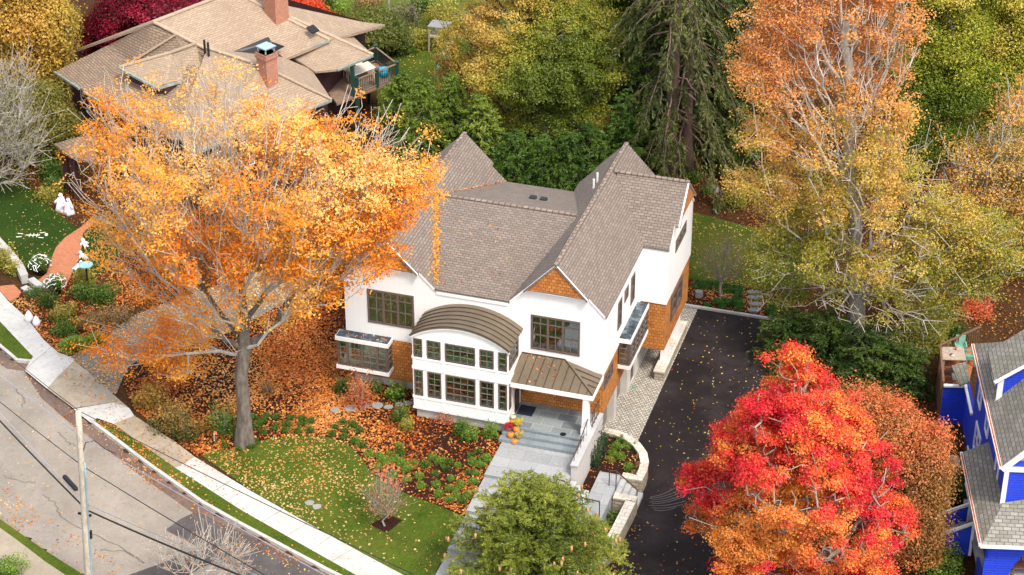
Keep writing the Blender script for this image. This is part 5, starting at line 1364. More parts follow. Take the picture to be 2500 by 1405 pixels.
# side deck with fence, tables and chairs
dk = thing('side_deck', 'small leafy brown deck with slatted fence at the back of the blue house', 'deck', tuple(B(-.2, -4.5, gz)))
m = MB(); m.slab([B(-.75, -2.3, 0), B(.36, -2.3, 0), B(1.6, -7.4, 0), B(-.55, -5.6, 0)], .15); m.build('floor', M['gleaf'], dk)
m = MB(); ed = [B(-.75, -2.3, 0), B(-.55, -5.6, 0), B(1.6, -7.4, 0)]
for a, b in zip(ed, ed[1:]):
    m.bar(a+Vector((0, 0, .95)), b+Vector((0, 0, .95)), .1, .06); k = int((b-a).length/.16)
    for i in range(k+1): p = a+(b-a)*i/k; m.bar((p.x, p.y, gz), (p.x, p.y, .93), .1, .03)
m.build('fence', M['fence'], dk)
m = MB(); m.slab([B(-.75, -2.25, gz), B(.36, -2.25, gz), B(.36, -2.25, .75), B(-.75, -2.25, .75)], .1, tuple(-bf_)); m.build('end_wall', M['blue'], dk)
m = MB(); m.bar(B(-.75, -2.22, .8), B(.36, -2.22, .8), .16, .1); m.build('end_cap', M['white'], dk)
slab_table('patio_table', 'weathered square wooden table with a red cup on the blue house deck', B(.05, -5.2, 0), 1.15, 1.15, .74, M['oldwood'], bu_, bf_)
slab_table('side_table', 'grey wooden side table against the blue house wall', B(.1, -3.6, 0), .6, 1.1, .6, M['greyboard'], bu_, bf_)
m = MB(); m.lathe(tuple(B(.2, -5.5, .74)), [(.04, 0), (.055, .16)], 10); M['redp'] = m_plain('red_plastic', (.6, .03, .03), .4); tag(recenter(m.build('cup', M['redp'], None, True)), 'red cup on the weathered wooden table', 'cup')
m = MB(); m.lathe(tuple(B(-.02, -5.0, .74)), [(.06, 0), (.14, .03)], 12); tag(recenter(m.build('plate', M['cream'], None, True)), 'pale plate on the weathered wooden table', 'plate')
chair('patio_chair', 'green plastic armchair right of the weathered table', B(.95, -5.4, 0), -bu_, M['greenp'], True)
chair('patio_chair', 'green plastic armchair behind the weathered table, by the fence', B(.55, -6.2, 0), bf_, M['greenp'], True)
chair('patio_chair', 'dark wooden armchair in front of the weathered table', B(-.3, -3.9, 0), -bf_, M['fence'], True)
bp_ = B(-.75, 2.4, gz); r = thing('utility_box', 'grey metal box standing by the blue house side wall', 'box', tuple(bp_)); m = MB(); m.obox(bp_-bu_*.3-bf_*.4, bu_*.6, bf_*.8, (0, 0, 1.1)); M['greymetal'] = m_plain('grey_metal', (.36, .38, .38), .5, .3); m.build('body', M['greymetal'], r, bevel=.03); m = MB(); m.obox(bp_-bu_*.33-bf_*.43+Vector((0, 0, 1.1)), bu_*.66, bf_*.86, (0, 0, .06)); m.build('lid', M['greymetal'], r)
# ------------------------------------------------------------------ walk, patio, garden stairs
def struct(m, name, mat):
    o = m.build(name, mat); o['kind'] = 'structure'; return o
m = MB(); m.box(8.7, -5.45, -.5, 12.49, -2.801, 0); struct(m, 'patio', M['bluestone_pale'])
m = MB(); m.box(8.7, -8.07, -.6, 10.25, -5.451, -.16); m.box(8.72, -10.72, -.8, 10.25, -8.071, -.32); m.box(8.74, -13.4, -1, 10.25, -10.721, -.48)
struct(m, 'stone_walk', M['bluestone_pale'])
m = MB(); m.box(10.27, -6.7, -.5, 12.5, -5.46, -.01); struct(m, 'patio', M['bluestone_pale'])
ST = thing('garden_stairs', 'pale stone stairs with iron rails from the patio down to the black driveway', 'stairs', (14, -4.3, -1.75))
for k in range(3):
    m = MB(); m.box(12.52+.29*k, -6.4, -1.7, 12.52+.29*(k+1), -4.47, -.19*(k+1)); m.build('step', M['step_pale'], ST, bevel=.015)
m = MB(); m.box(13.40, -6.2, -1.7, 14.40, -2.65, -.76); m.build('landing', M['bluestone_pale'], ST)
for k in range(4):
    m = MB(); m.box(14.41+.27*k, -3.88, -1.75, 14.41+.27*(k+1), -2.66, -.95-.19*k); m.build('step', M['step_pale'], ST, bevel=.015)
m = MB()
p0, p1, p2, p3 = (12.3, -6.05, .92), (12.62, -6.05, .9), (13.5, -6.05, .16), (14.3, -6.05, .12)
for a, b in ((p0, p1), (p1, p2), (p2, p3)): m.bar(a, b, .045)
m.bar((12.3, -6.05, 0), p0, .04); m.bar((13.5, -6.05, -.76), p2, .04); m.bar((14.3, -6.05, -.76), p3, .04); m.build('handrail', M['rail'], ST)
m = MB(); q0, q1, q2 = (14.1, -3.6, .08), (14.42, -3.6, .14), (15.42, -3.6, -.72)
m.bar(q0, q1, .045); m.bar(q1, q2, .045); m.bar((14.1, -3.6, -.76), q0, .04); m.bar((14.42, -3.6, -.95), q1, .04); m.bar((15.42, -3.6, -1.6), q2, .04); m.build('handrail', M['rail'], ST)
# curved planter and lower garden wall
PW = thing('planter_wall', 'curved pale topped stone wall around the planting bed below the porch wall', 'wall', (14.5, -1, -1.75))
cv = [(12.66, .98), (13.3, .92), (13.95, .68), (14.55, .25), (15.05, -.4), (15.32, -1.1), (15.4, -1.75), (15.38, -2.62), (14.42, -2.62)]
cv2 = [cv[0]]
for i in range(len(cv)-1):
    n = 3 if i < 6 else 2
    for k in range(1, n+1): t = k/n; cv2.append((cv[i][0]*(1-t)+cv[i+1][0]*t, cv[i][1]*(1-t)+cv[i+1][1]*t))
def wall_run(line, w, z0, z1, parent, mat, capz, capm):
    a = strip_poly(line, 0, w); n = len(line); m = MB(); c = MB(); a2 = strip_poly(line, -.03, w+.03)
    for i in range(n-1):
        qd = [a[i], a[i+1], a[2*n-2-i], a[2*n-1-i]]; m.prism(qd, z0, z1)
        qd = [a2[i], a2[i+1], a2[2*n-2-i], a2[2*n-1-i]]; c.prism(qd, z1+.001, capz)
    m.build('wall', mat, parent); c.build('cap', capm, parent)
wall_run(cv2, .34, -1.8, -.95, PW, M['fieldstone'], -.87, M['capstone'])
sheet('planting_bed', [(12.7,.75),(13.9,.5),(14.9,-.4),(15.15,-1.6),(15.1,-2.4),(14.5,-2.4),(14.5,-2.62),(13.38,-2.62),(13.38,-4.45),(12.82,-4.45),(12.82,-1)], 0, M['mulch'], lambda x, y: -1.08)
LW = thing('garden_wall', 'straight pale topped stone wall along the driveway below the stairs', 'wall', (15.3, -8, -1.75))
wall_run([(14.45, -3.9), (15.0, -3.9), (15.52, -3.9)], .36, -1.8, -.95, LW, M['fieldstone'], -.87, M['capstone'])
wall_run([(15.52, -4.262), (15.46, -6), (15.36, -8), (15.26, -10), (15.16, -12), (15.08, -14), (15.0, -17)], .42, -1.8, -.95, LW, M['fieldstone'], -.87, M['capstone'])
sheet('planting_bed', [(14.42,-4.3),(15.12,-4.3),(15.0,-8),(14.8,-14),(12.0,-14),(11.4,-9),(12.4,-7),(14.42,-6.3)], .03, M['mulch'])
sheet('planting_bed', [(10.3,-5.47),(12.4,-6.72),(12.0,-9),(10.3,-7.6)], .03, M['mulch'])
m = MB(); m.box(12.0, 14.22, -1.9, 18.7, 14.37, -1.62); struct(m, 'drive_kerb', M['kerb'])
# pale wash marks on the driveway
M['wash'] = asphalt_mat('pale_wash_marks', (.17, .155, .15), (.09, .08, .078), scale=3)
for k, (a, b) in enumerate((((1588, 1214), (1649, 1192)), ((1586, 1218), (1660, 1197)), ((1590, 1222), (1668, 1201)), ((1585, 1227), (1676, 1207)), ((1592, 1231), (1672, 1212)), ((1584, 1235), (1674, 1224)), ((1590, 1240), (1668, 1232)), ((1596, 1245), (1650, 1240)))):
    p, r_ = at(*a, z=-1.75), at(*b, z=-1.75); pts = []
    for i in range(8):
        t = i/7; q_ = p*(1-t)+r_*t; pts.append((q_.x, q_.y-.16*math.sin(PI*t)))
    sheet('wash_mark', strip_poly(pts, -.02, .014), .009, M['wash'], DZ, 5)

# ------------------------------------------------------------------ utility pole and wires
M['pole'] = m_bark('weathered_pole_wood', (.34, .28, .21), (.58, .53, .46), 9)
M['wire'] = m_plain('black_cable', (.015, .015, .017), .5); M['wire2'] = m_plain('grey_cable', (.42, .42, .46), .4, .4)
pbx, pby = -4.75, -18.2
ptop = at(191, 1004, y=pby)
UP = thing('utility_pole', 'weathered wooden utility pole with conduits beside the road', 'utility pole', (pbx, pby, H(pbx, pby)))
pl = lambda t: Vector((pbx+(ptop.x-pbx)*t, pby, H(pbx, pby)+(ptop.z-H(pbx, pby))*t))
m = MB(); m.tube([pl(t/8) for t in range(9)], [.17-.05*t/8 for t in range(9)], 12); m.build('pole', M['pole'], UP, True)
m = MB(); m.tube([pl(t/12)+Vector((.16, -.02, 0)) for t in range(0, 10)], .05, 8); M['conduit'] = m_plain('blue_grey_conduit', (.22, .30, .33), .5); m.build('conduit', M['conduit'], UP, True)
m = MB(); pts = [pl(.8)+Vector((.1, 0, 0)), pl(.84)+Vector((.25, 0, .1)), pl(.85)+Vector((.6, .1, .1)), pl(.82)+Vector((1.0, .2, 0)), pl(.80)+Vector((1.4, .3, 0))]; m.tube(pts, .02, 6); m.build('loop_cable', M['wire'], UP)
m = MB(); m.bar(pl(.48)+Vector((-.3, 0, 0)), pl(.48)+Vector((.3, 0, 0)), .08); m.bar(pl(.40)+Vector((.22, 0, 0)), pl(.36)+Vector((.22, 0, 0)), .1); m.build('bracket', M['wire'], UP)
wdir = Vector((.80, -.60, 0))
def wire(label, pL, zt, pR, rad, mat, sag=.25):
    """cable through the pole; far ends follow the line of poles"""
    c = pl(zt)+Vector((0, .18, 0)); N = Vector((.60, .80, 0)); pts = []
    def end(px, py):
        a = (px-1250)/CAM_F; b = -(py-702.5)/CAM_F; d = Vector([_F[i]+a*_R[i]+b*_U[i] for i in range(3)]); o = Vector(CAM_C)
        t = (c-o).dot(N)/d.dot(N); return o+d*t
    e1, e2 = end(*pL), end(*pR); e1 = c+(e1-c)*1.6; e2 = c+(e2-c)*1.3
    for a, b in ((e1, c), (c, e2)):
        for i in range(12):
            t = i/12; p = a+(b-a)*t; p.z -= sag*4*t*(1-t)*.4; pts.append(p)
    pts.append(e2); m = MB(); m.tube(pts, rad, 5); tag(recenter(m.build('overhead_wire', mat)), label, 'wire')
wire('uppermost thin black wire at the top of the utility pole', (40, 880), .985, (800, 1300), .016, M['wire'])
wire('pale wire passing just under the loop of the pole', (0, 912), .86, (700, 1350), .02, M['wire2'])
wire('black wire crossing the pole between loop and splice case', (0, 978), .71, (650, 1403), .02, M['wire'])
wire('thickest black cable carrying the splice case', (0, 1025), .49, (590, 1403), .04, M['wire'])
wire('thin grey cable just above the thickest cable', (0, 1005), .52, (632, 1403), .018, M['wire2'])
cpt = at(172, 1180, y=pby+1.0); m = MB(); m.tube([cpt+wdir*t for t in (-.65, -.55, .5, .62)], [.04, .11, .11, .04], 8); tag(recenter(m.build('splice_case', M['wire'])), 'black sausage shaped splice case hanging on the thickest cable', 'splice case')

# ------------------------------------------------------------------ bushes and small plants
def blob_leaves(c, r, n, ls, cols, rg, shell=.6, cv=.4, bias=(0, 0, .5), seed=0):
    d = rg.normal(0, 1, (n, 3)); d /= np.linalg.norm(d, axis=1, keepdims=True); d[:, 2] = np.abs(d[:, 2])*1.0-.25*(rg.uniform(0, 1, n) < .4)
    bump = 1+.28*hnoise(d*1.0, 4.0, seed+5)
    p = d*np.array(r)*(rg.uniform(0, 1, (n, 1))**(1-shell))*bump[:, None]
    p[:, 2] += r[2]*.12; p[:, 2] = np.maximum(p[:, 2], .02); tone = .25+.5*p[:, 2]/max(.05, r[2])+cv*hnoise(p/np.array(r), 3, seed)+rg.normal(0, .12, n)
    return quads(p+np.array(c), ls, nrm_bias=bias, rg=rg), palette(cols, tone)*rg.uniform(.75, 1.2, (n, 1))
def bush(name, label, cat, xy, r, h, n, ls, cols, group=None, stems=5, seed=0, z=None, spike=False):
    rg = np.random.default_rng(seed+int(abs(xy[0])*97)+int(abs(xy[1])*53)); zz = H(*xy) if z is None else z
    root = thing(name, label, cat, (*xy, zz), group); m = MB()
    for k in range(stems):
        a = rg.uniform(0, 6.28); e = rg.uniform(.3, .7); m.tube([(xy[0], xy[1], zz-.03), (xy[0]+math.cos(a)*r*e*.5, xy[1]+math.sin(a)*r*e*.5, zz+h*.45), (xy[0]+math.cos(a)*r*e, xy[1]+math.sin(a)*r*e, zz+h*.8)], [.02*h+.006, .015*h+.004, .004], 4)
    m.build('stem', M['bark_grey'], root)
    if spike:
        nn = n; a = rg.uniform(0, 6.28, nn); rr = r*np.sqrt(rg.uniform(0, 1, nn)); dirv = np.stack([np.cos(a)*rr*.9, np.sin(a)*rr*.9, np.full(nn, h)*(1.05-rr/r*.45)], 1); t = rg.uniform(.2, 1, (nn, 1))
        c = np.array([xy[0], xy[1], zz])+dirv*t; c[:, 2] -= h*.25*(t[:, 0]*rr/r)**2
        np_mesh('crown', needles(c, dirv+rg.normal(0, .1*h, dirv.shape), ls*2.6, ls*.3, rg), 4, M['leaf'], palette(cols, t[:, 0]+rg.normal(0, .15, nn))*rg.uniform(.75, 1.2, (nn, 1)), root)
    else:
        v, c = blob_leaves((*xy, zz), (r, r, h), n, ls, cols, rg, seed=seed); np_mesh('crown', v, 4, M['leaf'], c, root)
    return root
GREEN = [(.025, .06, .008), (.06, .13, .016), (.11, .20, .026), (.17, .26, .04)]
BRIGHT = [(.05, .11, .012), (.11, .22, .022), (.19, .32, .04), (.28, .40, .06)]
YELG = [(.12, .14, .02), (.26, .26, .035), (.40, .36, .06), (.52, .44, .09)]
SALM = [(.28, .10, .05), (.52, .15, .07), (.68, .24, .10), (.62, .30, .12)]
BROWNB = [(.14, .09, .045), (.26, .16, .07), (.38, .24, .09), (.46, .32, .12)]
def pb(name, label, px, py, r, h, n, ls, cols, **k): return bush(name, label, k.pop('cat', 'bush'), G(px, py), r, h, n, ls, cols, **k)
# by the bay
pb('boxwood_bush', 'upright evergreen at the left corner of the front bay', 980, 1030, .42, .95, 1500, .075, GREEN); pb('boxwood_bush', 'smaller olive evergreen in front of the upright one at the bay corner', 994, 1048, .34, .6, 900, .07, YELG)
pb('boxwood_bush', 'left evergreen of the three before the bay foundation', 1128, 1062, .40, .85, 1400, .075, GREEN); pb('boxwood_bush', 'middle lighter evergreen of the three before the bay foundation', 1150, 1072, .40, .65, 1300, .075, BRIGHT); pb('boxwood_bush', 'right evergreen of the three, nearest the porch steps', 1198, 1066, .40, .75, 1300, .075, BRIGHT)
pb('evergreen_bush', 'dark green bush under the left box bay', 836, 958, .4, .8, 1100, .08, DARKG); pb('fern_bush', 'bright green fern like bush between box bay and front bay', 970, 972, .48, .85, 500, .16, BRIGHT); pb('evergreen_bush', 'small green bush right of the salmon shrub', 920, 958, .3, .7, 600, .08, GREEN)
pb('salmon_shrub', 'loose salmon orange shrub below the left box bay', 880, 990, .75, 1.7, 1600, .09, SALM, stems=9); pb('salmon_shrub', 'low tawny shrub below the middle of the front bay', 1085, 1035, .6, .7, 500, .085, SALM, stems=8); pb('brown_shrub', 'thin brown shrub at the left foot of the large maple', 545, 1060, .8, 1.6, 1500, .10, GREEN, stems=9)
pb('brown_shrub', 'tiny dark bush in the leaves behind the maple trunk', 655, 962, .35, .8, 400, .08, BROWNB)
pb('clipped_hedge', 'leaf covered olive hedge left of the maple by the sidewalk', 420, 1045, .95, 1.5, 2600, .10, [(.10, .10, .03), (.17, .16, .04), (.30, .22, .06), (.55, .30, .07)], stems=6); pb('clipped_hedge', 'rounder dark hedge nearer the maple by the sidewalk', 462, 1070, .7, 1.2, 1800, .09, [(.05, .07, .02), (.10, .11, .03), (.16, .15, .04), (.5, .25, .06)], stems=6)
pb('leafy_shrub', 'leaf strewn shrub at the edge of the neighbour driveway', 370, 985, .8, 1.0, 1500, .11, [(.15, .12, .03), (.3, .22, .04), (.5, .3, .06), (.62, .36, .08)])
# mounds of perennials: three kinds, copied
MOUND = {}
def mound(kind, xy, s, label, group, z=None):
    zz = H(*xy) if z is None else z
    if kind not in MOUND:
        cols = {'g': GREEN, 'b': BRIGHT, 'y': YELG, 'o': BROWNB, 'k': [(.03, .09, .02), (.06, .17, .03), (.10, .26, .045), (.15, .34, .06)]}[kind]; rg = np.random.default_rng(len(MOUND)+40)
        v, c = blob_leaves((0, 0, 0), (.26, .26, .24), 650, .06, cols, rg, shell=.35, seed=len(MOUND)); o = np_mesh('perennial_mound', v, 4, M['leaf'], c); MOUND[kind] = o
    else: o = MOUND[kind].copy(); COL.objects.link(o)
    o.location = (*xy, zz); o.rotation_euler = (0, 0, RNG.uniform(0, 6)); o.scale = (s, s, s*RNG.uniform(.85, 1.15)); tag(o, label, 'plant', group)
LB1, LB2, LB3, LB4, LB5 = 'small round green plant in the leafy mulch along the lawn edge', 'bushy green plant in the mulch between lawn and stone walk', 'small dark green plant in the bed behind the driveway', 'small round plant in the curved planting bed below the porch', 'small green plant at the foot of the maple trunk'
z9 = lambda x, y: (500+x/4.808, 850+y/4.808)
for x, y in ((580,835),(722,805),(690,860),(618,920),(840,825),(965,900),(828,945),(1010,830),(1145,840),(1140,905),(1250,868),(950,975),(1090,985),(1230,980),(695,1000),(1620,880),(1525,935),(1742,910),(1650,985),(1490,1015),(1810,975),(1635,1055),(1765,1110)): mound('g', G(*z9(x, y)), RNG.uniform(.8, 1.05), LB1, 'round plants along the lawn edge')
for x, y in ((235,1155),(390,1135),(405,1195),(540,1170),(600,1115)): mound('g', G(*z9(x, y)), .85, LB5, 'plants at the foot of the maple')
z10 = lambda x, y: (750+x/2.6767, 880+y/2.6767)
for x, y in ((405,620),(478,635),(535,618),(610,610),(505,665),(575,655),(465,700),(620,680),(700,672),(765,690),(650,720),(555,755),(735,765),(650,785),(745,830),(840,820),(835,750),(900,710),(930,670),(985,690),(1070,625),(1080,670),(1130,690),(940,780),(1050,740),(1105,745),(1085,800),(860,880),(925,845),(935,915),(970,860),(985,895),(1000,825),(1045,890),(1015,930),(320,535),(360,565),(870,665),(600,560),(820,640),(1170,650),(1120,600)): mound('b' if RNG.uniform() < .7 else 'g', G(*z10(x, y)), RNG.uniform(.75, 1.2), LB2, 'bushy plants between lawn and walk')
z12 = lambda x, y: (1640+x/6.385, 640+y/6.385)
for x, y in ((425,335),(550,350),(475,405),(585,410),(680,350),(850,380),(735,420),(975,405),(1060,435),(880,465),(1000,485),(1050,550),(985,590),(690,635),(855,625),(930,660),(1060,635),(1050,690),(1030,755),(560,690),(790,700),(350,395),(1555,700),(1530,800)): mound('k', G(*z12(x, y)), RNG.uniform(.8, 1.2), LB3, 'plants in the bed behind the driveway')
for x, y, k in ((13.55,-.15,'b'),(14.0,.02,'b'),(13.5,-.75,'b'),(13.95,-.95,'b'),(14.5,-1.6,'b'),(13.55,-1.25,'y'),(14.75,-.6,'o'),(14.95,-1.3,'o'),(14.3,.1,'g'),(13.6,.4,'g'),(14.9,-2.1,'o')): mound(k, (x, y), RNG.uniform(.85, 1.25), LB4, 'plants in the curved bed', -1.08)
for k, (x, y) in enumerate(((12.98,-.3),(12.98,-.9),(12.98,-1.5),(12.98,-2.0))): bush('upright_yew', 'narrow dark upright yew in the row against the porch wall', 'bush', (x, y), .24, 1.05, 500, .08, [(.012, .035, .02), (.03, .07, .03), (.05, .10, .04), (.08, .14, .05)], group='yews against the porch wall', z=-1.08)
bush('boxwood_bush', 'round green boxwood in the lower bed beside the stairs', 'bush', (14.85, -5.2), .5, .8, 2200, .07, GREEN)
bush('grey_herb', 'pale grey herb beside the round boxwood', 'plant', (14.6, -5.75), .25, .35, 300, .06, [(.2, .24, .18), (.32, .36, .3), (.4, .45, .38), (.45, .5, .44)])
bush('bare_shrub', 'thin yellowing shrub in front of the patio by the spruce', 'bush', (11.0, -5.9), .45, 1.3, 110, .08, [(.5, .38, .08), (.6, .45, .1), (.66, .5, .14), (.7, .5, .15)], stems=14)

# young trees
def small_tree(name, label, xy, h, R, n, leaves, cols, ls, seed, tr=.04, bark='bark_grey', z=None, spur=200, hf=.45):
    zz = H(*xy) if z is None else z
    L = [((xy[0], xy[1], zz+h*.65), (R, R, h*.35))]
    return tree(name, label, 'tree', (*xy, zz), (xy[0]+.1, xy[1], zz+h), L, n, leaves, ls, cols, tr, M[bark], seed, bf=.5, sig=.12, shell=.4, crown_from=.5, spur=spur, tip=.005, hfrac=hf, jit=.04)
yx = G(942, 1285); small_tree('young_tree', 'young tree with thin rust leaves in the square mulch patch on the front lawn', yx, 2.1, .75, 160, 650, SALM, .07, 201, .03)
c_ = [G(905, 1283), G(947, 1257), G(983, 1272), G(944, 1303)]; sheet('mulch_square', c_, .03, M['mulch'])
b_ = G(1760, 722); small_tree('young_tree', 'bare young tree on the bed edge behind the driveway', b_, 3.0, 1.05, 150, 30, BROWNB, .08, 202, .055, spur=260)
b_ = (-.6, -16.6); zz = H(*b_); L = [((.2, -16.0, zz+2.0), (1.3, .9, .6)), ((-1.5, -16.3, zz+1.5), (.8, .8, .5)), ((1.1, -16.2, zz+1.8), (.7, .7, .5))]
tree('bare_tree', 'small leafless pale tree by the road at the bottom edge', 'tree', (*b_, zz), (-.4, -16.4, zz+2.6), L, 120, 60, .09, SALM, .085, M['bark_pale'], 203, bf=.6, shell=.55, crown_from=.3, spur=330, tip=.012, hfrac=.35, e=2.2, sig=.1)

# neighbour's front garden
pb('garden_bush', 'green leafy bush in the bottom left corner of the photo', 15, 1412, .9, 1.0, 2200, .10, BRIGHT)
for lab, px, py, r, h, n, ls, c, k in (('boxwood clump behind the sidewalk steps', 85, 722, .5, .5, 900, .08, GREEN, 0), ('dark rounded bush below the webbed pot', 118, 748, .55, .9, 1500, .09, DARKG, 0), ('olive shrub in the middle of the left garden', 155, 775, .65, .7, 1300, .10, YELG, 0), ('green leafy bush with pink blooms by the left garden', 250, 730, .9, .8, 1800, .10, GREEN, 0), ('flower bush left of the maple branches', 205, 722, .7, .7, 1300, .10, GREEN, 0), ('grey green shrub beside the neighbour driveway', 235, 800, .8, 1.0, 1500, .10, BROWNB, 0), ('twiggy tan shrub at the driveway bend', 290, 790, .9, 1.0, 900, .10, BROWNB, 0), ('low green cover above the grass clump', 165, 810, .8, .5, 1500, .09, GREEN, 0), ('golden bush behind the blue bird bath', 205, 690, .55, .9, 1100, .10, YELG, 0), ('yellow cypress at the left edge by the low wall', 10, 650, .7, 1.2, 1500, .10, YELG, 0), ('smaller yellow cypress beside the low wall end', 38, 668, .5, .8, 1000, .09, YELG, 0), ('dark bush at the corner of the brown house', 128, 435, .7, 1.2, 1500, .12, GREEN, 0), ('lower dark bush by the brown house corner', 142, 460, .7, .9, 1300, .12, GREEN, 0), ('olive shrub behind the two ghosts', 120, 487, .7, .8, 1100, .11, YELG, 0)):
    pb('garden_bush', lab, px, py, r, h, n, ls, c)
pb('ornamental_grass', 'thick band of bright green ornamental grass at the driveway mouth', 185, 852, 1.0, .6, 2600, .09, BRIGHT, spike=True, cat='grass clump'); pb('ornamental_grass', 'second clump of green grass toward the driveway', 235, 840, .8, .55, 2000, .09, BRIGHT, spike=True, cat='grass clump')
M['brickpath'] = m_brick('orange_brick_path', (.48, .16, .07), (.38, .115, .05), (.30, .16, .10), .2, .1, .01, .9, weather=.3, wcol=(.5, .22, .1))
sheet('brick_path', gp((199,555),(159,581),(137,605),(123,639),(115,668),(75,700),(100,712),(135,712),(165,692),(179,660),(191,639),(201,599),(203,571),(235,540),(225,530)), .03, M['brickpath'])
sheet('brick_path', gp((0,700),(35,697),(52,715),(45,728),(23,737),(0,712)), .04, M['brickpath'])
sw = thing('garden_wall', 'low grey stone wall along the left lawn', 'wall', (*G(30, 640), 0)); ln = gp((-60,545),(0,598),(30,630),(58,665),(70,690)); wall_run(ln, .35, -.3, .42, sw, M['foundation'], .5, M['foundation'])
for k, (a, b) in enumerate((((50,705),(80,725)), ((68,690),(96,712)))):
    p, r_ = G(*a), G(*b); m = MB(); d_ = Vector((r_[0]-p[0], r_[1]-p[1], 0)); n_ = Vector((-d_.y, d_.x, 0)).normalized()*.38; m.obox((p[0], p[1], -.2), d_, n_, (0, 0, .27+.14*k)); tag(recenter(m.build('stone_step', M['step_pale'], None, bevel=.02)), ('lower pale stone step to the brick path', 'upper pale stone step to the brick path')[k], 'step')
# webbed pots
M['web'] = m_plain('white_webbing', (.78, .78, .80), .9)
for lab, px, py in (('webbed bush in a pot left of the brick path', 100, 668), ('webbed bush in a pot right of the brick path', 137, 715)):
    xy = G(px, py); z = H(*xy); r = thing('potted_bush', lab, 'plant', (*xy, z)); rg = np.random.default_rng(int(px))
    m = MB(); m.lathe((*xy, z), [(.26, 0), (.34, .42), (.37, .45), (.33, .46)], 16); m.build('pot', M['black'], r, True)
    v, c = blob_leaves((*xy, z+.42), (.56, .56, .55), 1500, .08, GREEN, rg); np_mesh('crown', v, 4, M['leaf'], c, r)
    m = MB()
    for k in range(46):
        d = rg.normal(0, 1, 3); d[2] = abs(d[2]); d /= np.linalg.norm(d); e = d+rg.normal(0, .35, 3); e[2] = abs(e[2]); e /= np.linalg.norm(e); o_ = np.array([*xy, z+.45])
        m.tube([tuple(o_+d*.60), tuple(o_+(d+e)/np.linalg.norm(d+e)*.64), tuple(o_+e*.60)], rg.uniform(.008, .025), 4)
    m.build('webbing', M['web'], r)
# ghosts and other white decorations
M['cloth'] = m_plain('white_ghost_cloth', (.74, .68, .74), .9, var=.1)
def ghost(lab, px, py, h, seed):
    xy = G(px, py); z = H(*xy); r = thing('ghost_figure', lab, 'decoration', (*xy, z)); rg = np.random.default_rng(seed); m = MB(); n = 18
    sq = lambda a: 1+.16*math.sin(5*a+seed)+.08*math.sin(9*a)
    m.lathe((*xy, z), [(.34*h, .0), (.27*h, .2*h), (.19*h, .6*h), (.14*h, .78*h)], n, sq); m.lathe((*xy, z+.74*h), [(.07*h, 0), (.12*h, .08*h), (.12*h, .16*h), (.07*h, .24*h), (.02, .27*h)], n); m.build('cloth', M['cloth'], r, True)
    m = MB()
    for s in (-1, 1): m.tube([(xy[0], xy[1], z+.68*h), (xy[0]+.2*s, xy[1]-.1, z+.6*h), (xy[0]+.32*s, xy[1]-.16, z+.46*h)], [.06, .065, .08], 8)
    m.build('sleeve', M['cloth'], r, True)
    m = MB()
    for s in (-1, 1): m.lathe((xy[0]+.06*s+.05, xy[1]-.15, z+.88*h), [(.02, -.02), (.03, 0), (.02, .03)], 6)
    m.build('eye', M['black'], r)
ghost('taller white ghost at the edge of the left lawn', 152, 513, 1.05, 1); ghost('white ghost nearer the brick path', 170, 521, .95, 2)
def dummy(lab, px, py, ang, s=1.0):
    xy = G(px, py); z = H(*xy); r = thing('white_figure', lab, 'decoration', (*xy, z)); c, n = math.cos(ang), math.sin(ang); m = MB(); P_ = lambda a, b, q_: (xy[0]+(a*c-b*n)*s, xy[1]+(a*n+b*c)*s, z+q_*s)
    m.tube([P_(0, 0, .12), P_(.3, 0, .2), P_(.55, 0, .28)], [.12, .14, .09], 8); m.lathe(P_(.68, 0, .2), [(.05, 0), (.1, .08), (.1, .16), (.04, .22)], 10)
    for k in (-1, 1): m.tube([P_(.5, .1*k, .25), P_(.4, .35*k, .15), P_(.2, .5*k, .06)], [.06, .05, .03], 6); m.tube([P_(.05, .06*k, .1), P_(-.25, .14*k, .1), P_(-.55, .2*k, .05)], [.08, .06, .04], 6)
    m.build('body', M['cloth'], r, True)
dummy('white sprawled figure at the top of the brick path edge', 208, 600, 2.4, .45); dummy('white sprawled figure midway down the brick path edge', 206, 630, 2.7, .45); dummy('white sprawled figure lowest beside the brick path', 188, 655, 1.2, .45)
M['bone'] = m_plain('bone_white', (.72, .70, .60), .7)
xy = G(82, 577); r = thing('skeleton', 'flat white skeleton lying on the left lawn', 'decoration', (*xy, 0)); m = MB()
ax_, ay_ = Vector((.95, .3, 0)), Vector((-.3, .95, 0)); o_ = Vector((*xy, .06))
m.bar(o_-ax_*.4, o_+ax_*.35, .04)
for k in (-.2, 0, .2): m.bar(o_+ax_*k-ay_*.2, o_+ax_*k+ay_*.2, .03)
for s in (-1, 1): m.bar(o_-ax_*.6+ay_*.15*s, o_-ax_*.9+ay_*.2*s, .035); m.bar(o_+ax_*.3+ay_*.25*s, o_+ax_*.6+ay_*.3*s, .035)
m.build('bones', M['bone'], r); m = MB(); m.lathe(tuple(o_+ax_*.7-Vector((0, 0, .05))), [(.06, 0), (.10, .06), (.07, .14)], 10); m.build('skull', M['bone'], r, True)
for lab, px, py, s in (('white paper lantern bag by the sidewalk, upper of two', 72, 785, 1), ('white paper lantern bag with red hem by the sidewalk, lower of two', 90, 795, .9)):
    xy = G(px, py); m = MB(); m.lathe((*xy, H(*xy)), [(.18*s, 0), (.22*s, .25*s), (.12*s, .5*s), (.05*s, .62*s)], 10, lambda a: 1+.1*math.sin(4*a)); tag(recenter(m.build('lantern_bag', M['cloth'], None, True)), lab, 'decoration')
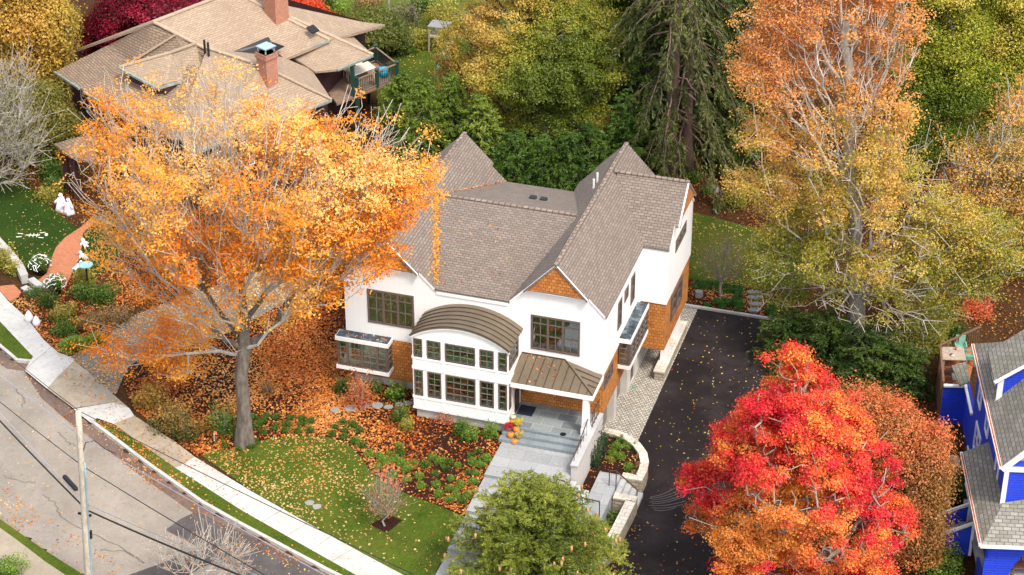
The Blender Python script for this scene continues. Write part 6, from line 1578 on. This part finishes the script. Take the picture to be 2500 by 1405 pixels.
xy = G(216, 705); r = thing('bird_bath', 'pale blue bird bath on a thin dark post in the left garden', 'bird bath', (*xy, 0)); m = MB(); m.tube([(*xy, 0), (*xy, 1.3)], .05, 8); m.build('post', M['black'], r); m = MB(); M['paleblue'] = m_plain('pale_blue_glaze', (.25, .44, .46), .4); m.lathe((*xy, 1.3), [(.08, 0), (.36, .12), (.38, .16), (.30, .12)], 18); m.build('bowl', M['paleblue'], r, True)
for lab, px, py in (('orange survey flag left of the maple trunk', 523, 1078), ('orange survey flag leaning on the maple trunk', 600, 1082)):
    xy = G(px, py); z = H(*xy); r = thing('survey_flag', lab, 'flag', (*xy, z)); m = MB(); m.bar((*xy, z), (xy[0]+.03, xy[1], z+.55), .02); m.build('stake', M['white'], r); m = MB(); m.obox((xy[0]+.03, xy[1], z+.38), (.14, 0, .02), (0, .01, 0), (0, 0, .18)); M['pink'] = m_plain('pink_orange_flag', (.8, .2, .16), .7); m.build('flag', M['pink'], r)

# stones
M['flag'] = concrete_mat('grey_flagstone', (.19, .20, .21), (.29, .285, .265), (.25, .2, .14), .3)
def stone(lab, px, py, w, d, ang, seed, cat='stepping stone', hgt=.07, grp=None):
    xy = G(px, py); z = H(*xy); rg = np.random.default_rng(seed); n = 9; m = MB(); pl_ = []
    for k in range(n):
        a = 2*PI*k/n; rr = rg.uniform(.8, 1.1); x, y = w*rr*math.cos(a), d*rr*math.sin(a); pl_.append((xy[0]+x*math.cos(ang)-y*math.sin(ang), xy[1]+x*math.sin(ang)+y*math.cos(ang)))
    m.prism(pl_, z-.05, z+hgt); tag(recenter(m.build('stepping_stone', M['flag'], None, bevel=.015)), lab, cat, grp)
for k, (px, py, lab) in enumerate(((818, 1003, 'small bluish stepping stone at the left end of the row'), (858, 1000, 'wide flat stepping stone under the salmon shrub'), (890, 993, 'small pale stepping stone right of the salmon shrub'), (921, 992, 'triangular stepping stone in the middle of the row'), (948, 996, 'blue grey stepping stone third from the bay'), (975, 990, 'stepping stone behind the upright evergreen'), (999, 986, 'dark blue stepping stone touching the bay corner'))): stone(lab, px, py, .34 if k in (1, 3) else .24, .26 if k in (1, 3) else .2, .3, 300+k)
for k, (x, y) in enumerate(((1275, 478), (1290, 560), (1305, 660), (1295, 760))): stone(('farthest', 'second farthest', 'second nearest', 'nearest')[k]+' flat stepping stone in the bed behind the driveway', *z12(x, y), .42, .2, .3, 320+k)
stone('upper pale slab set in the front lawn', 756, 1228, .24, .2, .5, 331, 'paving slab', .04); stone('lower pale slab set in the front lawn', 774, 1238, .24, .2, .5, 332, 'paving slab', .04)
stone('round pale boulder in the bed behind the driveway', 1706, 723, .22, .2, 0, 340, 'boulder', .3); stone('pale boulder in the dark bed beyond the rear corner', 1742, 467, .3, .2, 0, 341, 'boulder', .3)
pb('rear_shrub', 'olive shrub standing in the dark bed beyond the house', 1795, 505, .75, 1.5, 1800, .10, YELG); pb('rear_shrub', 'small bright green plant in the dark bed beyond the house', 1728, 470, .4, .4, 400, .09, BRIGHT); pb('rear_shrub', 'green plant at the roof corner beyond the house', 1695, 440, .5, .6, 600, .10, GREEN)
pb('rust_shrub', 'rust red shrub in the leaf litter right of the oak', 2385, 770, 1.0, .9, 1500, .11, REDOR); pb('rear_shrub', 'dark green shrub in the leaf litter near the right edge', 2335, 825, .7, .6, 900, .11, DARKG); pb('rear_shrub', 'pale olive bush above the blue house deck', 2260, 850, 1.3, 1.7, 3000, .13, YELG); pb('rear_shrub', 'low yellow green bush beside the blue house stairs', 2300, 1400, 1.0, 1.2, 2400, .11, BRIGHT)
bush('rear_shrub', 'green bush in front of the blue porch arch', 'bush', tuple(B(2.0, 12.3, 0).xy), 1.0, 1.0, 2200, .11, BRIGHT); bush('rear_shrub', 'dark ivy bush against the blue house wall', 'bush', tuple(B(-.9, 4.0, 0).xy), .8, 1.3, 1800, .12, DARKG)

# ------------------------------------------------------------------ pumpkins and chrysanthemums on the porch steps
M['pumpkin'] = m_plain('orange_pumpkin', (.78, .20, .015), .45, var=.12); M['stalk'] = m_plain('pumpkin_stalk', (.20, .20, .08), .8); M['whitep'] = m_plain('pale_green_pumpkin', (.42, .46, .36), .5); M['tpot'] = m_plain('pale_plant_pot', (.52, .46, .36), .8)
def pumpkin(lab, x, y, z, r, mat):
    t = thing('pumpkin', lab, 'pumpkin', (x, y, z)); m = MB(); sq = lambda a: 1-.07*abs(math.cos(4.5*a))
    m.lathe((x, y, z), [(.3*r, 0), (.75*r, .1*r), (1.0*r, .5*r), (1.03*r, .85*r), (.9*r, 1.25*r), (.5*r, 1.52*r), (.15*r, 1.48*r)], 27, sq); m.build('body', mat, t, True)
    m = MB(); m.tube([(x, y, z+1.45*r), (x+.03, y, z+1.75*r), (x+.08, y, z+1.9*r)], [.035, .025, .03], 6); m.build('stalk', M['stalk'], t)
def mum(lab, x, y, z, cols, r=.24):
    t = thing('chrysanthemum', lab, 'flower pot', (x, y, z)); m = MB(); m.lathe((x, y, z), [(.11, 0), (.15, .17), (.16, .18)], 14); m.build('pot', M['tpot'], t, True)
    rg = np.random.default_rng(int(x*100)); v, c = blob_leaves((x, y, z+.17), (r, r, r*.95), 900, .05, cols, rg); np_mesh('flowers', v, 4, M['leaf'], c, t)
s4 = lambda x, y, z: at(1200+x*.25623, 840+y*.25623, z=z)
p = s4(230, 845, .313); pumpkin('orange pumpkin on the middle porch step, highest of three', p.x, p.y+.1, .313, .16, M['pumpkin']); p = s4(178, 900, .157); pumpkin('orange pumpkin at the left end of the lowest step', p.x, p.y+.1, .157, .17, M['pumpkin']); p = s4(212, 960, 0); pumpkin('smallest orange pumpkin on the patio before the steps', p.x, p.y+.1, 0, .15, M['pumpkin'])
p = s4(190, 770, .474); pumpkin('orange pumpkin under the pale green pumpkin beside the bay', p.x+.05, p.y+.1, .474, .17, M['pumpkin']); pumpkin('pale green pumpkin stacked on top by the bay corner', p.x+.05, p.y+.12, .74, .14, M['whitep'])
p = s4(245, 795, .474); mum('yellow chrysanthemum in a pot on the porch edge', p.x, p.y+.1, .474, [(.35, .30, .02), (.60, .50, .03), (.72, .62, .06), (.75, .68, .12)]); p = s4(160, 830, .313); mum('red chrysanthemum in a pot at the left end of the steps', p.x+.02, p.y+.05, .313, [(.35, .01, .03), (.55, .02, .05), (.62, .04, .07), (.6, .1, .1)], .26); p = s4(262, 905, .157); mum('pale yellow chrysanthemum in a pot on the lowest step', p.x, p.y+.05, .157, [(.40, .30, .06), (.62, .50, .14), (.70, .60, .22), (.75, .66, .3)], .22)
m = MB(); a_, b_ = s4(215, 640, .474), s4(340, 610, .474); m.box(8.86, -1.05, .474, 9.62, -.25, .49); tag(recenter(m.build('doormat', M['mat'])), 'dark blue doormat by the front door', 'doormat')
m = MB(); p = s4(682, 862, .474); m.lathe((p.x, p.y, .4745), [(.15, 0), (.15, .006), (.05, .008)], 16); tag(recenter(m.build('floor_grate', M['black'])), 'small dark oval grate in the porch paving', 'grate')
m = MB(); p = at(1543, 948, z=-1.74); m.obox((p.x, p.y, -1.742), (.18, .02, 0), (0, .1, 0), (0, 0, .03)); M['teal'] = m_plain('teal_plastic', (.02, .35, .34), .4); tag(recenter(m.build('plastic_scrap', M['teal'])), 'scrap of teal plastic on the stone setts', 'litter')

# bed in the right upper room
M['bedding'] = m_plain('pale_blue_bedding', (.45, .62, .70), .8); r = thing('bed', 'bed with pale blue cover behind the right upper window', 'bed', (11.0, 1.9, 2.9)); m = MB(); m.box(10.3, .9, 3.2, 11.9, 2.9, 3.45); m.build('mattress', M['bedding'], r, bevel=.06); m = MB(); m.box(10.3, .9, 2.9, 11.9, 2.9, 3.18); m.build('bed_frame', M['door'], r)

# ------------------------------------------------------------------ far yard: playset, shrubs, posts
xy = G(1075, 122); r = thing('playset', 'small wooden play tower with green slide behind the oak', 'playset', (*xy, H(*xy))); z = H(*xy)
m = MB()
for a, b in ((-.6, -.5), (.6, -.5), (.6, .5), (-.6, .5)): m.bar((xy[0]+a, xy[1]+b, z), (xy[0]+a*.9, xy[1]+b*.9, z+1.7), .09)
m.box(xy[0]-.6, xy[1]-.5, z+1.0, xy[0]+.6, xy[1]+.5, z+1.1); m.build('tower', M['oldwood'], r); m = MB(); m.box(xy[0]-.65, xy[1]-.55, z+1.7, xy[0]+.65, xy[1]+.55, z+1.78); m.build('roof', M['flag'], r)
m = MB(); m.obox((xy[0]+.6, xy[1]-.9, z+1.05), (.6, 0, 0), (.2, -2.2, -.95), (0, 0, .08)); M['slide'] = m_plain('green_slide', (.03, .34, .24), .35); m.build('slide', M['slide'], r)
b = bxy(905, 132); Y = b[1]; tree('rounded_shrub', 'rounded olive tree with several stems above the deck corner', 'tree', b, (b[0], b[1], b[2]+3.6), [lob(905, 70, 65, 40, Y), lob(870, 85, 40, 30, Y), lob(950, 80, 45, 30, Y)], 350, 26000, .14, [(.07, .10, .015), (.14, .17, .03), (.2, .22, .04), (.28, .26, .06)], .1, M['bark_grey'], 240, bf=.4, crown_from=.1, hfrac=.4, shell=.5)
for lab, px, py, r_, h, n, c in (('lime shrub at the top left of the meadow', 820, 45, 1.1, 1.3, 2500, BRIGHT), ('narrow dark evergreen beside the orange red maple', 800, 40, .7, 2.4, 1800, DARKG), ('green bush at the top of the meadow', 1030, 25, 1.0, 1.0, 1800, GREEN), ('yellow green grassy bush by the playset', 1030, 110, 1.3, .9, 2200, YELG), ('low green bush along the far lawn edge', 980, 122, 1.3, .7, 2000, GREEN), ('tawny bush right above the brown house porch roof', 850, 110, .9, 1.0, 1500, YELG), ('small orange bush beside the porch roof', 858, 92, .45, 1.2, 700, [(.6, .12, .02), (.72, .2, .02), (.8, .25, .03), (.8, .3, .05)]), ('grey green bush between the two far posts', 985, 55, 1.4, 1.3, 2200, [(.10, .11, .05), (.17, .18, .08), (.22, .22, .1), (.3, .28, .12)]), ('tawny bush left of the oak crown top', 1080, 60, 1.2, 1.6, 2200, YELG), ('russet bush below the far posts', 900, 20, 1.0, .9, 1500, BROWNB)): pb('meadow_bush', lab, px, py, r_, h, n, .13, c)
for lab, px, py in (('left white post at the top of the meadow', 890, 12), ('right pale post in the meadow', 950, 32)):
    xy = G(px, py); z = H(*xy); m = MB(); m.bar((*xy, z-.1), (*xy, z+1.6), .1); tag(recenter(m.build('fence_post', M['greyboard'])), lab, 'post')
xy = G(1007, 62); m = MB(); m.bar((*xy, H(*xy)-.1), (*xy, H(*xy)+1.3), .3); tag(recenter(m.build('tree_stump', M['bark_dark'])), 'dark upright stump in the meadow', 'stump')

# ------------------------------------------------------------------ fallen leaves
FALL = [(.30, .055, .012), (.56, .125, .02), (.80, .27, .045), (.88, .44, .11), (.88, .58, .26)]
PALE = [(.60, .26, .06), (.74, .42, .12), (.82, .55, .22), (.80, .62, .34)]
YEL = [(.40, .22, .03), (.62, .40, .05), (.74, .54, .10), (.78, .62, .2)]
RUST = [(.16, .045, .014), (.34, .10, .02), (.52, .20, .035), (.66, .32, .07)]
def scatter(name, poly, dens_, size, cols, seed, zf=H, off=.02, dfun=None, tilt=2.2, kind='stuff', cv=.25, avoid=(), tbase=.5):
    rg = np.random.default_rng(seed); xs = [p[0] for p in poly]; ys = [p[1] for p in poly]; n = int((max(xs)-min(xs))*(max(ys)-min(ys))*dens_)
    p = np.stack([rg.uniform(min(xs), max(xs), n), rg.uniform(min(ys), max(ys), n)], 1); k = in_poly(poly, p[:, 0], p[:, 1])
    for a in avoid: k &= ~in_poly(a, p[:, 0], p[:, 1])
    if dfun is not None: k &= rg.uniform(0, 1, n) < dfun(p)
    p = p[k]; z = np.array([zf(x, y) for x, y in p]); c = np.column_stack([p, z+off+rg.uniform(0, .012, len(p))])
    tone = tbase+cv*hnoise(c, 1.2, seed)+rg.normal(0, .25, len(c))
    o = np_mesh(name, quads(c, size, (0, 0, tilt), 1, .75, rg), 4, M['leaf'], palette(cols, tone)*rg.uniform(.75, 1.15, (len(c), 1))); o['kind'] = kind; return o
def near(cx, cy, r0, r1, lo=.1):
    return lambda p: lo+(1-lo)*(1-np.clip((np.hypot(p[:, 0]-cx, p[:, 1]-cy)-r0)/(r1-r0), 0, 1))
def patchy(sc, seed, lo=.25, gain=1.0): return lambda p: np.clip(.5+gain*hnoise(np.column_stack([p, np.zeros(len(p))]), sc, seed), lo, 1)
house = [(0,0),(4.1,0),(4.1,-2),(8.8,-2),(8.8,0),(12.8,0),(14,6.9),(14,12),(0,12)]
front_bed = gp((330,1000),(300,940),(340,880),(420,860),(560,812),(640,770),(760,700))+[(-.5,4),(.2,.1),(4.1,.1),(4.1,-1.95),(8.7,-2.0),(8.7,-8.2)]+LAWN[::-1]+gp((480,1115),(427,1079))
mulch_area = front_bed
sheet('mulch_bed', mulch_area, .006, M['mulch'])
d1, d2 = near(-4.6, -3.2, 4.0, 12.0, .42), patchy(.9, 4, .25, .6)
scatter('fallen_leaves', mulch_area, 430, .12, FALL, 1, tbase=.42, dfun=lambda p: d1(p)*d2(p))
d3, d4 = near(-1.5, -6.0, 2.0, 8.5, .10), patchy(1.2, 6, .3, .5)
scatter('fallen_leaves', lawn_poly, 130, .115, PALE, 2, off=.03, dfun=lambda p: d3(p)*d4(p))
scatter('fallen_leaves', verge, 200, .10, FALL, 3, off=.03, dfun=lambda p: near(-7.5, -8.0, 1.5, 6.0, .10)(p)*patchy(1.0, 8, .2, .7)(p))
scatter('fallen_leaves', strip_poly(dens(gut), .0, .75), 95, .10, FALL, 4, roadz, .015, dfun=patchy(1.1, 9, .15, .8))
scatter('fallen_leaves', road_poly[1:13]+[(8,-13.2),(9,-20),(0,-22),(-14,-13),(-24,-6)], 5, .10, PALE, 5, roadz, .012)
scatter('fallen_leaves', strip_poly(dens(ROAD_LO, 4), -1.6, .1), 60, .10, FALL, 6, roadz, .012, dfun=lambda p: near(-10.5, -13.5, 1, 6, .2)(p)*patchy(1.3, 12, .1, .7)(p))
scatter('fallen_leaves', NDRIVE, 150, .115, PALE, 7, off=.03, dfun=patchy(.8, 10, .25, .6))
scatter('fallen_leaves', SW_UP[6:14]+SW_LO[4:9][::-1], 28, .10, FALL, 8, off=.03, dfun=patchy(1, 11, .2, .7))
scatter('fallen_leaves', SW_UP[:7]+SW_LO[:4][::-1], 1.6, .08, RUST, 9, off=.03); scatter('fallen_leaves', SW_UP[13:]+SW_LO[8:][::-1], 1.6, .08, FALL, 10, off=.03)
scatter('fallen_leaves', gp((20,735),(60,700),(110,690),(300,640),(380,720),(280,790),(250,835),(205,850),(171,870),(141,861),(107,831),(64,776)), 240, .11, FALL, 11, dfun=patchy(.9, 14, .3, .5))
scatter('fallen_leaves', LLAWN, 7, .09, PALE, 12, off=.03); scatter('fallen_leaves', gp((64,446),(60,395),(100,380),(160,430),(240,520),(215,540),(185,555),(159,535),(120,500)), 70, .09, RUST, 13)
scatter('fallen_leaves', drive_poly, 4, .10, YEL, 14, DZ, .015, dfun=lambda p: np.where(p[:, 1] > 1, 1, .35)*np.where(p[:, 0] > 15, 1, .5)); scatter('fallen_leaves', drive_poly, 2.6, .10, [(.6, .05, .03), (.7, .2, .08), (.8, .4, .2)], 15, DZ, .015, dfun=lambda p: np.where(p[:, 1] < -4, 1, .06)*np.where(p[:, 1] > -13, 1, 0))
scatter('fallen_leaves', [(15.2,-4.8),(15.9,-4.8),(15.7,-11),(15.0,-11)], 14, .10, FALL, 16, DZ, .015)
scatter('fallen_leaves', [(11.9,1),(14.1,.8),(14.1,14),(11.9,14)], 3, .08, YEL, 17, DZ, .015)
scatter('fallen_leaves', [(11.5,14.5),(18.8,14.5),(20,17),(16.6,17.0),(13.6,16.1),(11.5,16.2)], 190, .10, FALL, 18, off=.03, dfun=patchy(1, 15, .3, .5)); scatter('fallen_leaves', REARLAWN, 70, .11, YEL, 19, off=.05, dfun=patchy(.7, 16, .3, .5))
scatter('fallen_leaves', [(8,22.5),(11.5,22.3),(15.6,22.5),(20,21),(22,34),(18,42),(4,36),(4,25)], 110, .11, RUST, 20, off=.04, dfun=patchy(.5, 17, .15, .7))
scatter('fallen_leaves', [(20,10),(26,16),(30,12),(38,14),(40,40),(24,40),(18,26)], 62, .12, [(.16, .06, .014), (.36, .16, .03), (.55, .28, .05), (.66, .40, .1)], 21, dfun=patchy(.5, 18, .35, .5))
scatter('fallen_leaves', [(19,-12),(22,2),(20,10),(27,14),(29,4),(31,-10)], 40, .11, RUST, 22, dfun=patchy(.6, 19, .25, .6))
scatter('fallen_leaves', gp((900,250),(955,130),(1090,112),(1500,120),(1600,250),(1500,440),(1050,430)), 16, .11, YEL, 23, off=.08, dfun=patchy(.5, 20, .1, .7))
scatter('fallen_leaves', [(-34,16),(-20,10),(-20,20),(-25,30),(-45,34)], 30, .12, YEL, 24, dfun=patchy(.4, 21, .15, .7))
scatter('fallen_leaves', [(8.7,-5.4),(12.4,-5.4),(12.4,-2.8),(8.7,-2.8)], 3, .08, FALL, 25, lambda x, y: 0, .008); scatter('fallen_leaves', [(8.72,-13),(10.25,-13),(10.25,-5.5),(8.72,-5.5)], 1.5, .08, FALL, 26, lambda x, y: -.16 if y > -8.07 else -.32 if y > -10.7 else -.48, .008)
scatter('fallen_leaves', [(12.85,-4.4),(13.35,-4.4),(13.35,-2.7),(15,-2.4),(15,-.6),(12.8,.6)], 26, .09, FALL, 27, lambda x, y: -1.08, .02); scatter('fallen_leaves', [(14.4,-4.4),(15.1,-4.4),(15,-10),(12.5,-10),(12.5,-6.6),(14.4,-6.4)], 50, .09, FALL, 28, off=.04)
# on the roofs
rg = np.random.default_rng(77); n = 620; t = rg.uniform(.02, 1, n)**.8; ctr = np.array([XA, 0, ZE])*(1-t)[:, None]+np.array([2.76, 5.52, ZE+1.83])*t[:, None]
wd = (.10+.05*rg.uniform(0, 1, n))*(1.15-t*.55); dx = rg.normal(0, 1, n)*wd; c = ctr.copy(); c[:, 0] += dx; c[:, 1] += rg.normal(0, .1, n)
c[:, 2] = np.maximum(ZE+HL*(XA-c[:, 0])/XL, ZE+1.83*c[:, 1]/5.52)+.03
o = np_mesh('roof_leaves', quads(c, .12, (0, -.3, 1.2), 1, .75, rg), 4, M['leaf'], palette([(.7, .22, .02), (.84, .38, .04), (.9, .52, .10), (.9, .62, .25)], rg.uniform(0, 1, n))); o['kind'] = 'stuff'
def roofleaf(n, f, cols, sz, sd):
    rg = np.random.default_rng(sd); c = np.array([f(*rg.uniform(0, 1, 2)) for _ in range(n)]); o = np_mesh('roof_leaves', quads(c, sz, (0, -.2, 1.5), 1, .75, rg), 4, M['leaf'], palette(cols, rg.uniform(0, 1, n))); o['kind'] = 'stuff'
roofleaf(34, lambda a, b: (3.8+4.2*a, .3+4*b, ZE+1.83*(.3+4*b)/5.52+.03), FALL, .11, 1); roofleaf(45, lambda a, b: (8.95+1.9*a, -.1-1.6*b*b, 3.27-.52*(.08+1.6*b*b)/1.76+.03), FALL, .10, 2)
roofleaf(70, lambda a, b: (2.85+1.75*a+.12*b, 5.62+5.2*a, ZE+1.83*(11-5.62-5.2*a)/5.48+.05), FALL, .10, 3)
roofleaf(30, lambda a, b: (-.2+2.4*a, -.55+.55*b, 2.87), FALL, .09, 4)
